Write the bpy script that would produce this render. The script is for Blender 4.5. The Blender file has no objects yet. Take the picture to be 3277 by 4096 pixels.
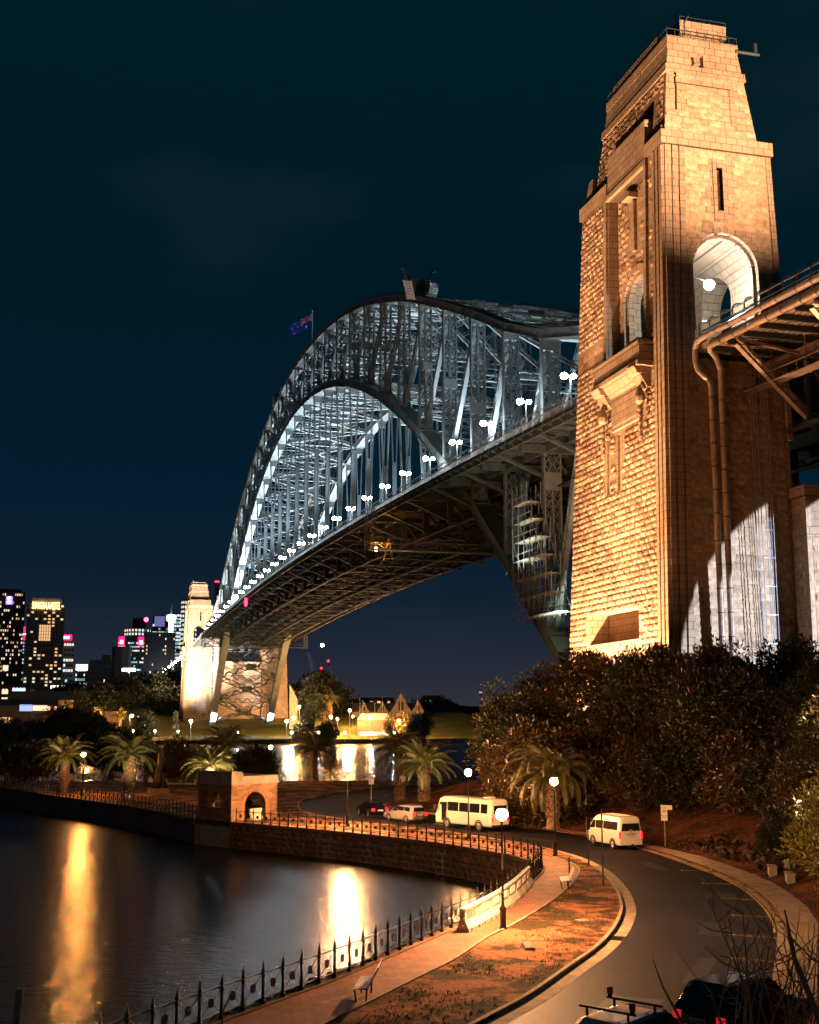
import bpy, bmesh, math, random
from math import sin, cos, pi, sqrt, radians, atan2, floor
from mathutils import Vector, Matrix, noise
from mathutils.geometry import tessellate_polygon

random.seed(7)
SC = bpy.context.scene
COL = SC.collection

# ---------------------------------------------------------------- camera
CAM_P = Vector((-156.6, 85.07, 11.15))
YAW, PITCH, FOC = -0.263586, 0.168263, 4884.9      # focal length in pixels of the 3277 x 4096 photo
IW, IH = 3277.0, 4096.0
FW = Vector((cos(YAW) * cos(PITCH), sin(YAW) * cos(PITCH), sin(PITCH)))
RT = Vector((sin(YAW), -cos(YAW), 0))
UP = RT.cross(FW)
cam = bpy.data.cameras.new('camera')
cam.sensor_fit = 'HORIZONTAL'
cam.sensor_width = 36.0
cam.lens = 36.0 * FOC / IW
cam.clip_start = 0.1
cam.clip_end = 20000
camo = bpy.data.objects.new('camera', cam)
COL.objects.link(camo)
m3 = Matrix((RT, UP, -FW)).transposed()
camo.matrix_world = Matrix.Translation(CAM_P) @ m3.to_4x4()
SC.camera = camo

# ---------------------------------------------------------------- world: night sky over a lit city
W = bpy.data.worlds.new('World')
SC.world = W
W.use_nodes = True
nt = W.node_tree
for n in list(nt.nodes):
    nt.nodes.remove(n)
out = nt.nodes.new('ShaderNodeOutputWorld')
bg = nt.nodes.new('ShaderNodeBackground')
tc = nt.nodes.new('ShaderNodeTexCoord')
sep = nt.nodes.new('ShaderNodeSeparateXYZ')
rmp = nt.nodes.new('ShaderNodeValToRGB')
nt.links.new(tc.outputs['Generated'], sep.inputs[0])
nt.links.new(sep.outputs['Z'], rmp.inputs[0])
cr = rmp.color_ramp
cr.elements[0].position = 0.0
cr.elements[0].color = (0.034, 0.034, 0.044, 1)
cr.elements[1].position = 0.62
cr.elements[1].color = (0.0, 0.0118, 0.0172, 1)
for ps, c in ((0.045, (0.017, 0.022, 0.036)), (0.10, (0.0050, 0.0145, 0.0290)), (0.18, (0.0008, 0.0120, 0.0270)), (0.34, (0.0, 0.0103, 0.0182))):
    e = cr.elements.new(ps)
    e.color = (*c, 1)
nz = nt.nodes.new('ShaderNodeTexNoise')          # thin clouds catching the city light
nz.inputs['Scale'].default_value = 2.6
nz.inputs['Detail'].default_value = 4
mp = nt.nodes.new('ShaderNodeMapping')
mp.inputs['Scale'].default_value = (1.0, 1.0, 2.4)
mp.inputs['Location'].default_value = (1.85, 0.7, 0.1)
nt.links.new(tc.outputs['Generated'], mp.inputs[0])
nt.links.new(mp.outputs[0], nz.inputs[0])
r2 = nt.nodes.new('ShaderNodeValToRGB')
r2.color_ramp.elements[0].position = 0.56
r2.color_ramp.elements[0].color = (0, 0, 0, 1)
r2.color_ramp.elements[1].position = 0.85
r2.color_ramp.elements[1].color = (0.008, 0.0075, 0.009, 1)
nt.links.new(nz.outputs['Fac'], r2.inputs[0])
addn = nt.nodes.new('ShaderNodeMixRGB')
addn.blend_type = 'ADD'
addn.inputs[0].default_value = 1.0
nt.links.new(rmp.outputs[0], addn.inputs[1])
nt.links.new(r2.outputs[0], addn.inputs[2])
nt.links.new(addn.outputs[0], bg.inputs[0])
bg.inputs[1].default_value = 1.0
nt.links.new(bg.outputs[0], out.inputs[0])

SC.view_settings.view_transform = 'Standard'
SC.view_settings.look = 'None'
SC.view_settings.exposure = 0.0
SC.view_settings.gamma = 1.0
SC.render.film_transparent = False
SC.cycles.use_denoising = True
try:
    SC.cycles.denoiser = 'OPENIMAGEDENOISE'
    SC.cycles.use_light_tree = True
    SC.cycles.max_bounces = 5
    SC.cycles.diffuse_bounces = 2
    SC.cycles.glossy_bounces = 3
    SC.cycles.transmission_bounces = 3
    SC.cycles.transparent_max_bounces = 6
    SC.cycles.sample_clamp_indirect = 4.0
    SC.cycles.caustics_reflective = False
    SC.cycles.caustics_refractive = False
except Exception:
    pass


def ray(px, py):
    return FW + RT * ((px - IW / 2) / FOC) - UP * ((py - IH / 2) / FOC)


def at(px, py, z=2.2):
    """where the line of sight of a photo pixel meets the level z"""
    d = ray(px, py)
    return CAM_P + d * ((z - CAM_P.z) / d.z)


def at_d(px, py, dist):
    """point on a photo pixel's line of sight at a horizontal distance"""
    d = ray(px, py)
    return CAM_P + d * (dist / sqrt(d.x * d.x + d.y * d.y))


ORD = ['first', 'second', 'third', 'fourth', 'fifth', 'sixth', 'seventh', 'eighth', 'ninth', 'tenth', 'eleventh', 'twelfth',
       'thirteenth', 'fourteenth', 'fifteenth', 'sixteenth', 'seventeenth', 'eighteenth', 'nineteenth', 'twentieth',
       'twenty-first', 'twenty-second', 'twenty-third', 'twenty-fourth', 'twenty-fifth', 'twenty-sixth', 'twenty-seventh', 'twenty-eighth', 'twenty-ninth']


# ---------------------------------------------------------------- mesh builder
class MB:
    def __init__(self):
        self.v, self.f, self.mi = [], [], []

    def add(self, vs, fs, m=0):
        b = len(self.v)
        self.v += [tuple(v) for v in vs]
        self.f += [tuple(b + i for i in f) for f in fs]
        self.mi += [m] * len(fs)

    def hexa(self, c, m=0):
        self.add(c, [(0, 3, 2, 1), (4, 5, 6, 7), (0, 1, 5, 4), (1, 2, 6, 5), (2, 3, 7, 6), (3, 0, 4, 7)], m)

    def box(self, x0, x1, y0, y1, z0, z1, m=0):
        self.hexa([(x0, y0, z0), (x1, y0, z0), (x1, y1, z0), (x0, y1, z0), (x0, y0, z1), (x1, y0, z1), (x1, y1, z1), (x0, y1, z1)], m)

    def frustum(self, a, b, z0, z1, m=0):
        """a, b = (x0, x1, y0, y1) at z0 and at z1"""
        self.hexa([(a[0], a[2], z0), (a[1], a[2], z0), (a[1], a[3], z0), (a[0], a[3], z0),
                   (b[0], b[2], z1), (b[1], b[2], z1), (b[1], b[3], z1), (b[0], b[3], z1)], m)

    def bar(self, p, q, w, h, up=(0, 0, 1), m=0):
        p, q = Vector(p), Vector(q)
        d = (q - p)
        if d.length < 1e-6:
            return
        d.normalize()
        u = Vector(up)
        s = d.cross(u)
        if s.length < 1e-4:
            s = d.cross(Vector((1, 0, 0)))
        s.normalize()
        t = s.cross(d)
        s *= w / 2
        t *= h / 2
        self.hexa([p - s - t, p + s - t, p + s + t, p - s + t, q - s - t, q + s - t, q + s + t, q - s + t], m)

    def tube(self, pts, r, n=6, m=0, cap=True):
        pts = [Vector(p) for p in pts]
        rs = r if isinstance(r, (list, tuple)) else [r] * len(pts)
        b = len(self.v)
        prev = None
        for i, p in enumerate(pts):
            d = (pts[min(i + 1, len(pts) - 1)] - pts[max(i - 1, 0)])
            d.normalize()
            if prev is None:
                a = d.cross(Vector((0, 0, 1)))
                if a.length < 0.05:
                    a = d.cross(Vector((1, 0, 0)))
            else:
                a = prev - d * prev.dot(d)
            a.normalize()
            prev = a
            c = d.cross(a)
            for k in range(n):
                t = 2 * pi * k / n
                self.v.append(tuple(p + a * (cos(t) * rs[i]) + c * (sin(t) * rs[i])))
        fs = []
        for i in range(len(pts) - 1):
            for k in range(n):
                fs.append((b + i * n + k, b + i * n + (k + 1) % n, b + (i + 1) * n + (k + 1) % n, b + (i + 1) * n + k))
        if cap:
            fs.append(tuple(b + k for k in reversed(range(n))))
            fs.append(tuple(b + (len(pts) - 1) * n + k for k in range(n)))
        self.f += fs
        self.mi += [m] * len(fs)

    def lathe(self, prof, n=12, c=(0, 0, 0), m=0):
        b = len(self.v)
        for r, z in prof:
            for k in range(n):
                t = 2 * pi * k / n
                self.v.append((c[0] + r * cos(t), c[1] + r * sin(t), c[2] + z))
        fs = []
        for i in range(len(prof) - 1):
            for k in range(n):
                fs.append((b + i * n + k, b + i * n + (k + 1) % n, b + (i + 1) * n + (k + 1) % n, b + (i + 1) * n + k))
        fs.append(tuple(b + k for k in reversed(range(n))))
        fs.append(tuple(b + (len(prof) - 1) * n + k for k in range(n)))
        self.f += fs
        self.mi += [m] * len(fs)

    def sphere(self, c, r, n=12, k=8, m=0, sz=1.0):
        self.lathe([(max(0.02 * r, r * sin(pi * i / k)), -r * sz * cos(pi * i / k)) for i in range(k + 1)], n, c, m)

    def prism(self, poly, z0, z1, m=0):
        """vertical prism over a 2D polygon"""
        pts = [Vector((p[0], p[1], 0)) for p in poly]
        n = len(pts)
        tr = tessellate_polygon([pts])
        vs = [(p.x, p.y, z0) for p in pts] + [(p.x, p.y, z1) for p in pts]
        fs = []
        for t in tr:
            a, b_, c = [pts[i] for i in t]
            if (b_ - a).cross(c - a).z < 0:
                t = (t[0], t[2], t[1])
            fs.append(tuple(n + i for i in t))
            fs.append(tuple(reversed(t)))
        area = sum(pts[i].x * pts[(i + 1) % n].y - pts[(i + 1) % n].x * pts[i].y for i in range(n))
        for i in range(n):
            j = (i + 1) % n
            fs.append((i, j, n + j, n + i) if area > 0 else (j, i, n + i, n + j))
        self.add(vs, fs, m)

    def sheet(self, poly, z, m=0):
        pts = [Vector((p[0], p[1], 0)) for p in poly]
        tr = tessellate_polygon([pts])
        fs = []
        for t in tr:
            a, b_, c = [pts[i] for i in t]
            if (b_ - a).cross(c - a).z < 0:
                t = (t[0], t[2], t[1])
            fs.append(t)
        self.add([(p.x, p.y, z) for p in pts], fs, m)

    def xform(self, M, start=0):
        self.v = self.v[:start] + [tuple(M @ Vector(v)) for v in self.v[start:]]

    def mesh(self, name, mats, smooth=False):
        me = bpy.data.meshes.new(name)
        me.from_pydata(self.v, [], self.f)
        if not isinstance(mats, (list, tuple)):
            mats = [mats]
        for mt in mats:
            me.materials.append(mt)
        if len(mats) > 1:
            me.polygons.foreach_set('material_index', self.mi)
        if smooth:
            me.polygons.foreach_set('use_smooth', [True] * len(me.polygons))
        me.update()
        return me

    def build(self, name, mats, parent=None, smooth=False, loc=None):
        o = bpy.data.objects.new(name, self.mesh(name, mats, smooth))
        COL.objects.link(o)
        if loc is not None:
            o.location = loc
        if parent is not None:
            o.parent = parent
        return o


def link(name, me, parent=None, loc=None, rz=None, scale=None):
    o = bpy.data.objects.new(name, me)
    COL.objects.link(o)
    if loc is not None:
        o.location = loc
    if rz is not None:
        o.rotation_euler = (0, 0, rz)
    if scale is not None:
        o.scale = scale if isinstance(scale, (tuple, list, Vector)) else (scale,) * 3
    if parent is not None:
        o.parent = parent
    return o


def tag(o, label=None, cat=None, group=None, kind=None):
    if label: o['label'] = label
    if cat: o['category'] = cat
    if group: o['group'] = group
    if kind: o['kind'] = kind
    return o


def thing(name, label, cat, loc=(0, 0, 0), rz=0.0, group=None, scale=1.0):
    o = bpy.data.objects.new(name, None)
    o.empty_display_size = 0.3
    COL.objects.link(o)
    o.location = loc
    o.rotation_euler = (0, 0, rz)
    o.scale = (scale,) * 3
    return tag(o, label, cat, group)


def copy_tree(o, parent=None):
    c = o.copy()
    COL.objects.link(c)
    c.parent = parent
    for ch in list(o.children):
        copy_tree(ch, c)
    return c


def text_mesh(s, size, mat, ext=0.0, align='LEFT', spacing=1.0):
    cu = bpy.data.curves.new('lettering', 'FONT')
    cu.body = s
    cu.size = size
    cu.extrude = ext
    cu.align_x = align
    cu.space_character = spacing
    cu.resolution_u = 2
    ob = bpy.data.objects.new('tmp', cu)
    COL.objects.link(ob)
    dg = bpy.context.evaluated_depsgraph_get()
    me = bpy.data.meshes.new_from_object(ob.evaluated_get(dg))
    bpy.data.objects.remove(ob)
    me.materials.clear()
    me.materials.append(mat)
    return me


def facing(loc, normal, up=(0, 0, 1)):
    """matrix that puts local XY on a wall: x to the reader's right, z = outward normal"""
    n = Vector(normal).normalized()
    x = Vector(up).cross(n).normalized()
    y = n.cross(x)
    return Matrix.Translation(Vector(loc)) @ Matrix((x, y, n)).transposed().to_4x4()


# ---------------------------------------------------------------- materials
def nodes_of(name):
    m = bpy.data.materials.new(name)
    m.use_nodes = True
    t = m.node_tree
    return m, t, t.nodes, t.links, t.nodes['Principled BSDF']


def pos_node(N, L, scale=(1, 1, 1)):
    g = N.new('ShaderNodeNewGeometry')
    mp = N.new('ShaderNodeMapping')
    mp.inputs['Scale'].default_value = scale
    L.new(g.outputs['Position'], mp.inputs[0])
    return mp.outputs[0]


def obj_node(N, L, scale=(1, 1, 1)):
    g = N.new('ShaderNodeTexCoord')
    mp = N.new('ShaderNodeMapping')
    mp.inputs['Scale'].default_value = scale
    L.new(g.outputs['Object'], mp.inputs[0])
    return mp.outputs[0]


def mat_plain(name, c, rough=0.6, metal=0.0, var=0.25, scale=1.5, bump=0.0, bscale=8.0, spec=0.5, coord='pos'):
    m, t, N, L, P = nodes_of(name)
    vec = (pos_node if coord == 'pos' else obj_node)(N, L)
    nz = N.new('ShaderNodeTexNoise')
    nz.inputs['Scale'].default_value = scale
    nz.inputs['Detail'].default_value = 5
    L.new(vec, nz.inputs[0])
    rp = N.new('ShaderNodeValToRGB')
    rp.color_ramp.elements[0].position = 0.3
    rp.color_ramp.elements[1].position = 0.7
    rp.color_ramp.elements[0].color = (*[x * (1 - var) for x in c], 1)
    rp.color_ramp.elements[1].color = (*[min(1, x * (1 + var)) for x in c], 1)
    L.new(nz.outputs['Fac'], rp.inputs[0])
    L.new(rp.outputs[0], P.inputs['Base Color'])
    P.inputs['Roughness'].default_value = rough
    P.inputs['Metallic'].default_value = metal
    P.inputs['Specular IOR Level'].default_value = spec
    if bump:
        n2 = N.new('ShaderNodeTexNoise')
        n2.inputs['Scale'].default_value = bscale
        n2.inputs['Detail'].default_value = 6
        L.new(vec, n2.inputs[0])
        b = N.new('ShaderNodeBump')
        b.inputs['Strength'].default_value = 1.0
        b.inputs['Distance'].default_value = bump
        L.new(n2.outputs['Fac'], b.inputs['Height'])
        L.new(b.outputs[0], P.inputs['Normal'])
    return m


def mat_emit(name, c, s):
    m, t, N, L, P = nodes_of(name)
    P.inputs['Base Color'].default_value = (*c, 1)
    P.inputs['Emission Color'].default_value = (*c, 1)
    P.inputs['Emission Strength'].default_value = s
    return m


def wall_uv(N, L):
    """(x or y, z) depending on which way the wall faces"""
    g = N.new('ShaderNodeNewGeometry')
    sp = N.new('ShaderNodeSeparateXYZ')
    sn = N.new('ShaderNodeSeparateXYZ')
    L.new(g.outputs['Position'], sp.inputs[0])
    L.new(g.outputs['True Normal'], sn.inputs[0])
    ab = N.new('ShaderNodeMath'); ab.operation = 'ABSOLUTE'
    L.new(sn.outputs['Y'], ab.inputs[0])
    gt = N.new('ShaderNodeMath'); gt.operation = 'GREATER_THAN'; gt.inputs[1].default_value = 0.6
    L.new(ab.outputs[0], gt.inputs[0])
    mx = N.new('ShaderNodeMix'); mx.data_type = 'FLOAT'
    L.new(gt.outputs[0], mx.inputs['Factor'])
    L.new(sp.outputs['Y'], mx.inputs['A'])
    L.new(sp.outputs['X'], mx.inputs['B'])
    cb = N.new('ShaderNodeCombineXYZ')
    L.new(mx.outputs['Result'], cb.inputs['X'])
    L.new(sp.outputs['Z'], cb.inputs['Y'])
    return cb.outputs[0], g


def mat_masonry(name, c1, c2, mortar, bw, bh, msize=0.02, bump=0.04, rough=0.85, nbump=0.03, nscale=2.5, stain=0.35):
    m, t, N, L, P = nodes_of(name)
    uv, g = wall_uv(N, L)
    br = N.new('ShaderNodeTexBrick')
    br.inputs['Scale'].default_value = 1.0
    br.inputs['Brick Width'].default_value = bw
    br.inputs['Row Height'].default_value = bh
    br.inputs['Mortar Size'].default_value = msize
    br.inputs['Mortar Smooth'].default_value = 0.3
    br.inputs['Color1'].default_value = (*c1, 1)
    br.inputs['Color2'].default_value = (*c2, 1)
    br.inputs['Mortar'].default_value = (*mortar, 1)
    L.new(uv, br.inputs[0])
    nz = N.new('ShaderNodeTexNoise')
    nz.inputs['Scale'].default_value = 0.35
    nz.inputs['Detail'].default_value = 6
    nz.inputs['Roughness'].default_value = 0.65
    mp = N.new('ShaderNodeMapping'); mp.inputs['Scale'].default_value = (1, 1, 0.35)
    L.new(g.outputs['Position'], mp.inputs[0])
    L.new(mp.outputs[0], nz.inputs[0])
    rp = N.new('ShaderNodeValToRGB')
    rp.color_ramp.elements[0].position = 0.35
    rp.color_ramp.elements[0].color = (1 - stain, 1 - stain, 1 - stain, 1)
    rp.color_ramp.elements[1].position = 0.62
    rp.color_ramp.elements[1].color = (1, 1, 1, 1)
    L.new(nz.outputs['Fac'], rp.inputs[0])
    mx = N.new('ShaderNodeMixRGB'); mx.blend_type = 'MULTIPLY'; mx.inputs[0].default_value = 1
    L.new(br.outputs['Color'], mx.inputs[1])
    L.new(rp.outputs[0], mx.inputs[2])
    L.new(mx.outputs[0], P.inputs['Base Color'])
    P.inputs['Roughness'].default_value = rough
    P.inputs['Specular IOR Level'].default_value = 0.25
    n2 = N.new('ShaderNodeTexNoise')
    n2.inputs['Scale'].default_value = nscale
    n2.inputs['Detail'].default_value = 8
    n2.inputs['Roughness'].default_value = 0.7
    L.new(g.outputs['Position'], n2.inputs[0])
    inv = N.new('ShaderNodeMath'); inv.operation = 'MULTIPLY_ADD'
    inv.inputs[1].default_value = -bump; inv.inputs[2].default_value = bump
    L.new(br.outputs['Fac'], inv.inputs[0])
    ad = N.new('ShaderNodeMath'); ad.operation = 'MULTIPLY_ADD'
    ad.inputs[1].default_value = nbump
    L.new(n2.outputs['Fac'], ad.inputs[0])
    L.new(inv.outputs[0], ad.inputs[2])
    b = N.new('ShaderNodeBump')
    b.inputs['Strength'].default_value = 1.0
    b.inputs['Distance'].default_value = 1.0
    L.new(ad.outputs[0], b.inputs['Height'])
    L.new(b.outputs[0], P.inputs['Normal'])
    return m


def mat_leaf(name, c1, c2, rough=0.45, scale=0.6, spec=0.5, trans=0.15):
    m, t, N, L, P = nodes_of(name)
    g = N.new('ShaderNodeNewGeometry')
    nz = N.new('ShaderNodeTexNoise'); nz.inputs['Scale'].default_value = scale; nz.inputs['Detail'].default_value = 3
    L.new(g.outputs['Position'], nz.inputs[0])
    ad = N.new('ShaderNodeMath'); ad.operation = 'MULTIPLY_ADD'; ad.inputs[1].default_value = 0.5
    L.new(g.outputs['Random Per Island'], ad.inputs[0])
    mu = N.new('ShaderNodeMath'); mu.operation = 'MULTIPLY'; mu.inputs[1].default_value = 0.7
    L.new(nz.outputs['Fac'], mu.inputs[0])
    L.new(mu.outputs[0], ad.inputs[2])
    rp = N.new('ShaderNodeValToRGB')
    rp.color_ramp.elements[0].position = 0.3; rp.color_ramp.elements[0].color = (*c1, 1)
    rp.color_ramp.elements[1].position = 0.85; rp.color_ramp.elements[1].color = (*c2, 1)
    L.new(ad.outputs[0], rp.inputs[0])
    L.new(rp.outputs[0], P.inputs['Base Color'])
    P.inputs['Roughness'].default_value = rough
    P.inputs['Specular IOR Level'].default_value = spec
    return m


def mat_blocks(name, c1, c2, bump, bscale):
    """every stone block gets its own tone; fine rough surface"""
    m = mat_plain(name, c2, 0.9, var=0.3, scale=2.0, bump=bump, bscale=bscale, spec=0.2)
    t = m.node_tree; N, L, P = t.nodes, t.links, t.nodes['Principled BSDF']
    src = P.inputs['Base Color'].links[0].from_socket
    g = N.new('ShaderNodeNewGeometry'); rp = N.new('ShaderNodeValToRGB')
    rp.color_ramp.elements[0].color = (*[a / b for a, b in zip(c1, c2)], 1); rp.color_ramp.elements[0].position = 0.0
    rp.color_ramp.elements[1].color = (1, 1, 1, 1); rp.color_ramp.elements[1].position = 0.7
    L.new(g.outputs['Random Per Island'], rp.inputs[0])
    mx = N.new('ShaderNodeMixRGB'); mx.blend_type = 'MULTIPLY'; mx.inputs[0].default_value = 1
    L.new(src, mx.inputs[1]); L.new(rp.outputs[0], mx.inputs[2]); L.new(mx.outputs[0], P.inputs['Base Color'])
    return m


M = {}
M['stone'] = mat_masonry('granite_blocks', (0.38, 0.26, 0.17), (0.28, 0.19, 0.12), (0.13, 0.10, 0.08), 1.5, 0.8, 0.018, 0.03, nbump=0.10, nscale=2.2)
M['rock'] = mat_blocks('rock_face_granite', (0.20, 0.12, 0.075), (0.46, 0.31, 0.20), 0.06, 7.0)
M['smooth'] = mat_masonry('dressed_granite', (0.42, 0.30, 0.20), (0.34, 0.24, 0.155), (0.10, 0.07, 0.05), 1.3, 0.8, 0.03, 0.02, nbump=0.012, nscale=6, stain=0.25)
M['farstone'] = mat_masonry('granite_courses', (0.34, 0.26, 0.18), (0.26, 0.2, 0.14), (0.1, 0.08, 0.06), 2.2, 1.3, 0.05, 0.12, nbump=0.25, nscale=1.2)
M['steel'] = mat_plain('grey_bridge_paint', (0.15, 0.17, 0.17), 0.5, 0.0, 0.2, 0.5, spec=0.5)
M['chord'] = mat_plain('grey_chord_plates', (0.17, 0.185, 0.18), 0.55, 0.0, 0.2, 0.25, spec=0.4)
M['darksteel'] = mat_plain('dark_and_shaded_steel', (0.035, 0.045, 0.045), 0.6, 0.0, 0.3, 0.6)  # dark steel; under the deck its darker tone stands in for shade
M['concrete'] = mat_plain('concrete', (0.30, 0.27, 0.23), 0.85, 0, 0.25, 1.2, 0.01, 12, 0.3)
M['iron'] = mat_plain('cast_iron_black', (0.02, 0.016, 0.015), 0.32, 0.3, 0.2, 6, 0.002, 60)
M['pole'] = mat_plain('black_pole_paint', (0.025, 0.02, 0.018), 0.4, 0.2, 0.2, 5)
M['copper'] = mat_plain('brown_pipe_paint', (0.36, 0.26, 0.19), 0.32, 0.3, 0.25, 1.5)
M['white'] = mat_plain('white_plastic', (0.78, 0.76, 0.70), 0.45, 0, 0.08, 2, 0.002, 10)
M['whitepaint'] = mat_plain('white_car_paint', (0.74, 0.72, 0.66), 0.25, 0, 0.04, 1.0, coord='obj')
M['silverpaint'] = mat_plain('silver_car_paint', (0.45, 0.43, 0.40), 0.25, 0.5, 0.06, 1.0, coord='obj')
M['darkpaint'] = mat_plain('black_car_paint', (0.008, 0.007, 0.009), 0.12, 0.2, 0.1, 1.0, coord='obj')
M['glass'] = mat_plain('dark_car_glass', (0.012, 0.012, 0.014), 0.06, 0, 0.1, 1.0, spec=0.8, coord='obj')
M['rubber'] = mat_plain('tyre_rubber', (0.015, 0.015, 0.015), 0.8, 0, 0.2, 8, coord='obj')
M['rim'] = mat_plain('alloy_rim', (0.5, 0.5, 0.5), 0.3, 0.7, 0.1, 4, coord='obj')
M['taillight'] = mat_emit('tail_lamp_red', (1.0, 0.006, 0.015), 9.0)  # glow of the parked vehicles' lamps is added to redden the road
M['blacktrim'] = mat_plain('black_trim', (0.012, 0.012, 0.012), 0.5, 0, 0.1, 5)
M['sodium'] = mat_emit('sodium_globe', (1.0, 0.45, 0.17), 5800.0)
M['sodiummid'] = mat_emit('sodium_globe_mid', (1.0, 0.45, 0.16), 2300.0)
M['gantrylamp'] = mat_emit('gantry_lamp_orange', (1.0, 0.36, 0.07), 500.0)
M['taildim'] = mat_emit('tail_lamp_dim', (1.0, 0.02, 0.05), 0.5)
M['sodiumdim'] = mat_emit('sodium_globe_dim', (1.0, 0.40, 0.09), 1700.0)
M['archlamp'] = mat_emit('arch_lamp_white', (0.9, 0.97, 1.0), 480.0)
M['sodiumfar'] = mat_emit('sodium_lamp_far', (1.0, 0.46, 0.13), 6000.0)
M['whitelamp'] = mat_emit('white_deck_lamp', (0.85, 0.95, 1.0), 170.0)
M['coolfar'] = mat_emit('white_park_lamp', (0.9, 0.97, 0.85), 900.0)
M['redlamp'] = mat_emit('red_lamp', (1.0, 0.01, 0.03), 18.0)
M['wood'] = mat_plain('cream_bench_slats', (0.62, 0.56, 0.44), 0.5, 0, 0.15, 3, 0.002, 30)
M['kerb'] = mat_plain('kerb_concrete', (0.34, 0.28, 0.21), 0.85, 0, 0.3, 1.5, 0.01, 15, 0.3)
M['sign'] = mat_plain('sign_enamel', (0.75, 0.72, 0.66), 0.4, 0, 0.08, 6)
M['galv'] = mat_plain('galvanised_steel', (0.42, 0.42, 0.42), 0.4, 0.5, 0.2, 4)
# ================================================================= setting
def mat_water():
    m, t, N, L, P = nodes_of('harbour_water')
    P.inputs['Base Color'].default_value = (0.001, 0.004, 0.007, 1)
    P.inputs['Roughness'].default_value = 0.23
    P.inputs['IOR'].default_value = 1.33
    P.inputs['Specular IOR Level'].default_value = 0.6
    vec = pos_node(N, L, (1.0, 0.45, 1.0))
    n1 = N.new('ShaderNodeTexNoise'); n1.inputs['Scale'].default_value = 2.4; n1.inputs['Detail'].default_value = 5; n1.inputs['Roughness'].default_value = 0.6
    L.new(vec, n1.inputs[0])
    b = N.new('ShaderNodeBump'); b.inputs['Strength'].default_value = 1.0; b.inputs['Distance'].default_value = 0.065
    L.new(n1.outputs['Fac'], b.inputs['Height'])
    L.new(b.outputs[0], P.inputs['Normal'])
    return m


def mat_asphalt():
    m, t, N, L, P = nodes_of('asphalt')
    vec = pos_node(N, L)
    n1 = N.new('ShaderNodeTexNoise'); n1.inputs['Scale'].default_value = 0.35; n1.inputs['Detail'].default_value = 6
    L.new(vec, n1.inputs[0])
    n2 = N.new('ShaderNodeTexNoise'); n2.inputs['Scale'].default_value = 14; n2.inputs['Detail'].default_value = 3
    L.new(vec, n2.inputs[0])
    ad = N.new('ShaderNodeMath'); ad.operation = 'MULTIPLY_ADD'; ad.inputs[1].default_value = 0.45
    L.new(n2.outputs['Fac'], ad.inputs[0]); L.new(n1.outputs['Fac'], ad.inputs[2])
    rp = N.new('ShaderNodeValToRGB')
    rp.color_ramp.elements[0].position = 0.45; rp.color_ramp.elements[0].color = (0.006, 0.0065, 0.010, 1)
    rp.color_ramp.elements[1].position = 0.95; rp.color_ramp.elements[1].color = (0.024, 0.021, 0.025, 1)
    L.new(ad.outputs[0], rp.inputs[0])
    # cracks and repair patches
    vo = N.new('ShaderNodeTexVoronoi'); vo.feature = 'DISTANCE_TO_EDGE'; vo.inputs['Scale'].default_value = 0.33; vo.inputs['Randomness'].default_value = 1
    wv = N.new('ShaderNodeVectorMath'); wv.operation = 'ADD'; sc_ = N.new('ShaderNodeVectorMath'); sc_.operation = 'SCALE'; sc_.inputs['Scale'].default_value = 0.9
    L.new(n1.outputs['Color'], sc_.inputs[0]); L.new(vec, wv.inputs[0]); L.new(sc_.outputs[0], wv.inputs[1]); L.new(wv.outputs[0], vo.inputs['Vector'])
    cr_ = N.new('ShaderNodeValToRGB'); cr_.color_ramp.elements[0].position = 0.004; cr_.color_ramp.elements[0].color = (0.35, 0.35, 0.35, 1); cr_.color_ramp.elements[1].position = 0.014
    L.new(vo.outputs['Distance'], cr_.inputs[0])
    mxx = N.new('ShaderNodeMixRGB'); mxx.blend_type = 'MULTIPLY'; mxx.inputs[0].default_value = 1
    L.new(rp.outputs[0], mxx.inputs[1]); L.new(cr_.outputs[0], mxx.inputs[2]); L.new(mxx.outputs[0], P.inputs['Base Color'])
    P.inputs['Roughness'].default_value = 0.62
    P.inputs['Specular IOR Level'].default_value = 0.12
    b = N.new('ShaderNodeBump'); b.inputs['Distance'].default_value = 0.012
    L.new(n2.outputs['Fac'], b.inputs['Height']); L.new(b.outputs[0], P.inputs['Normal'])
    return m


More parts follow.
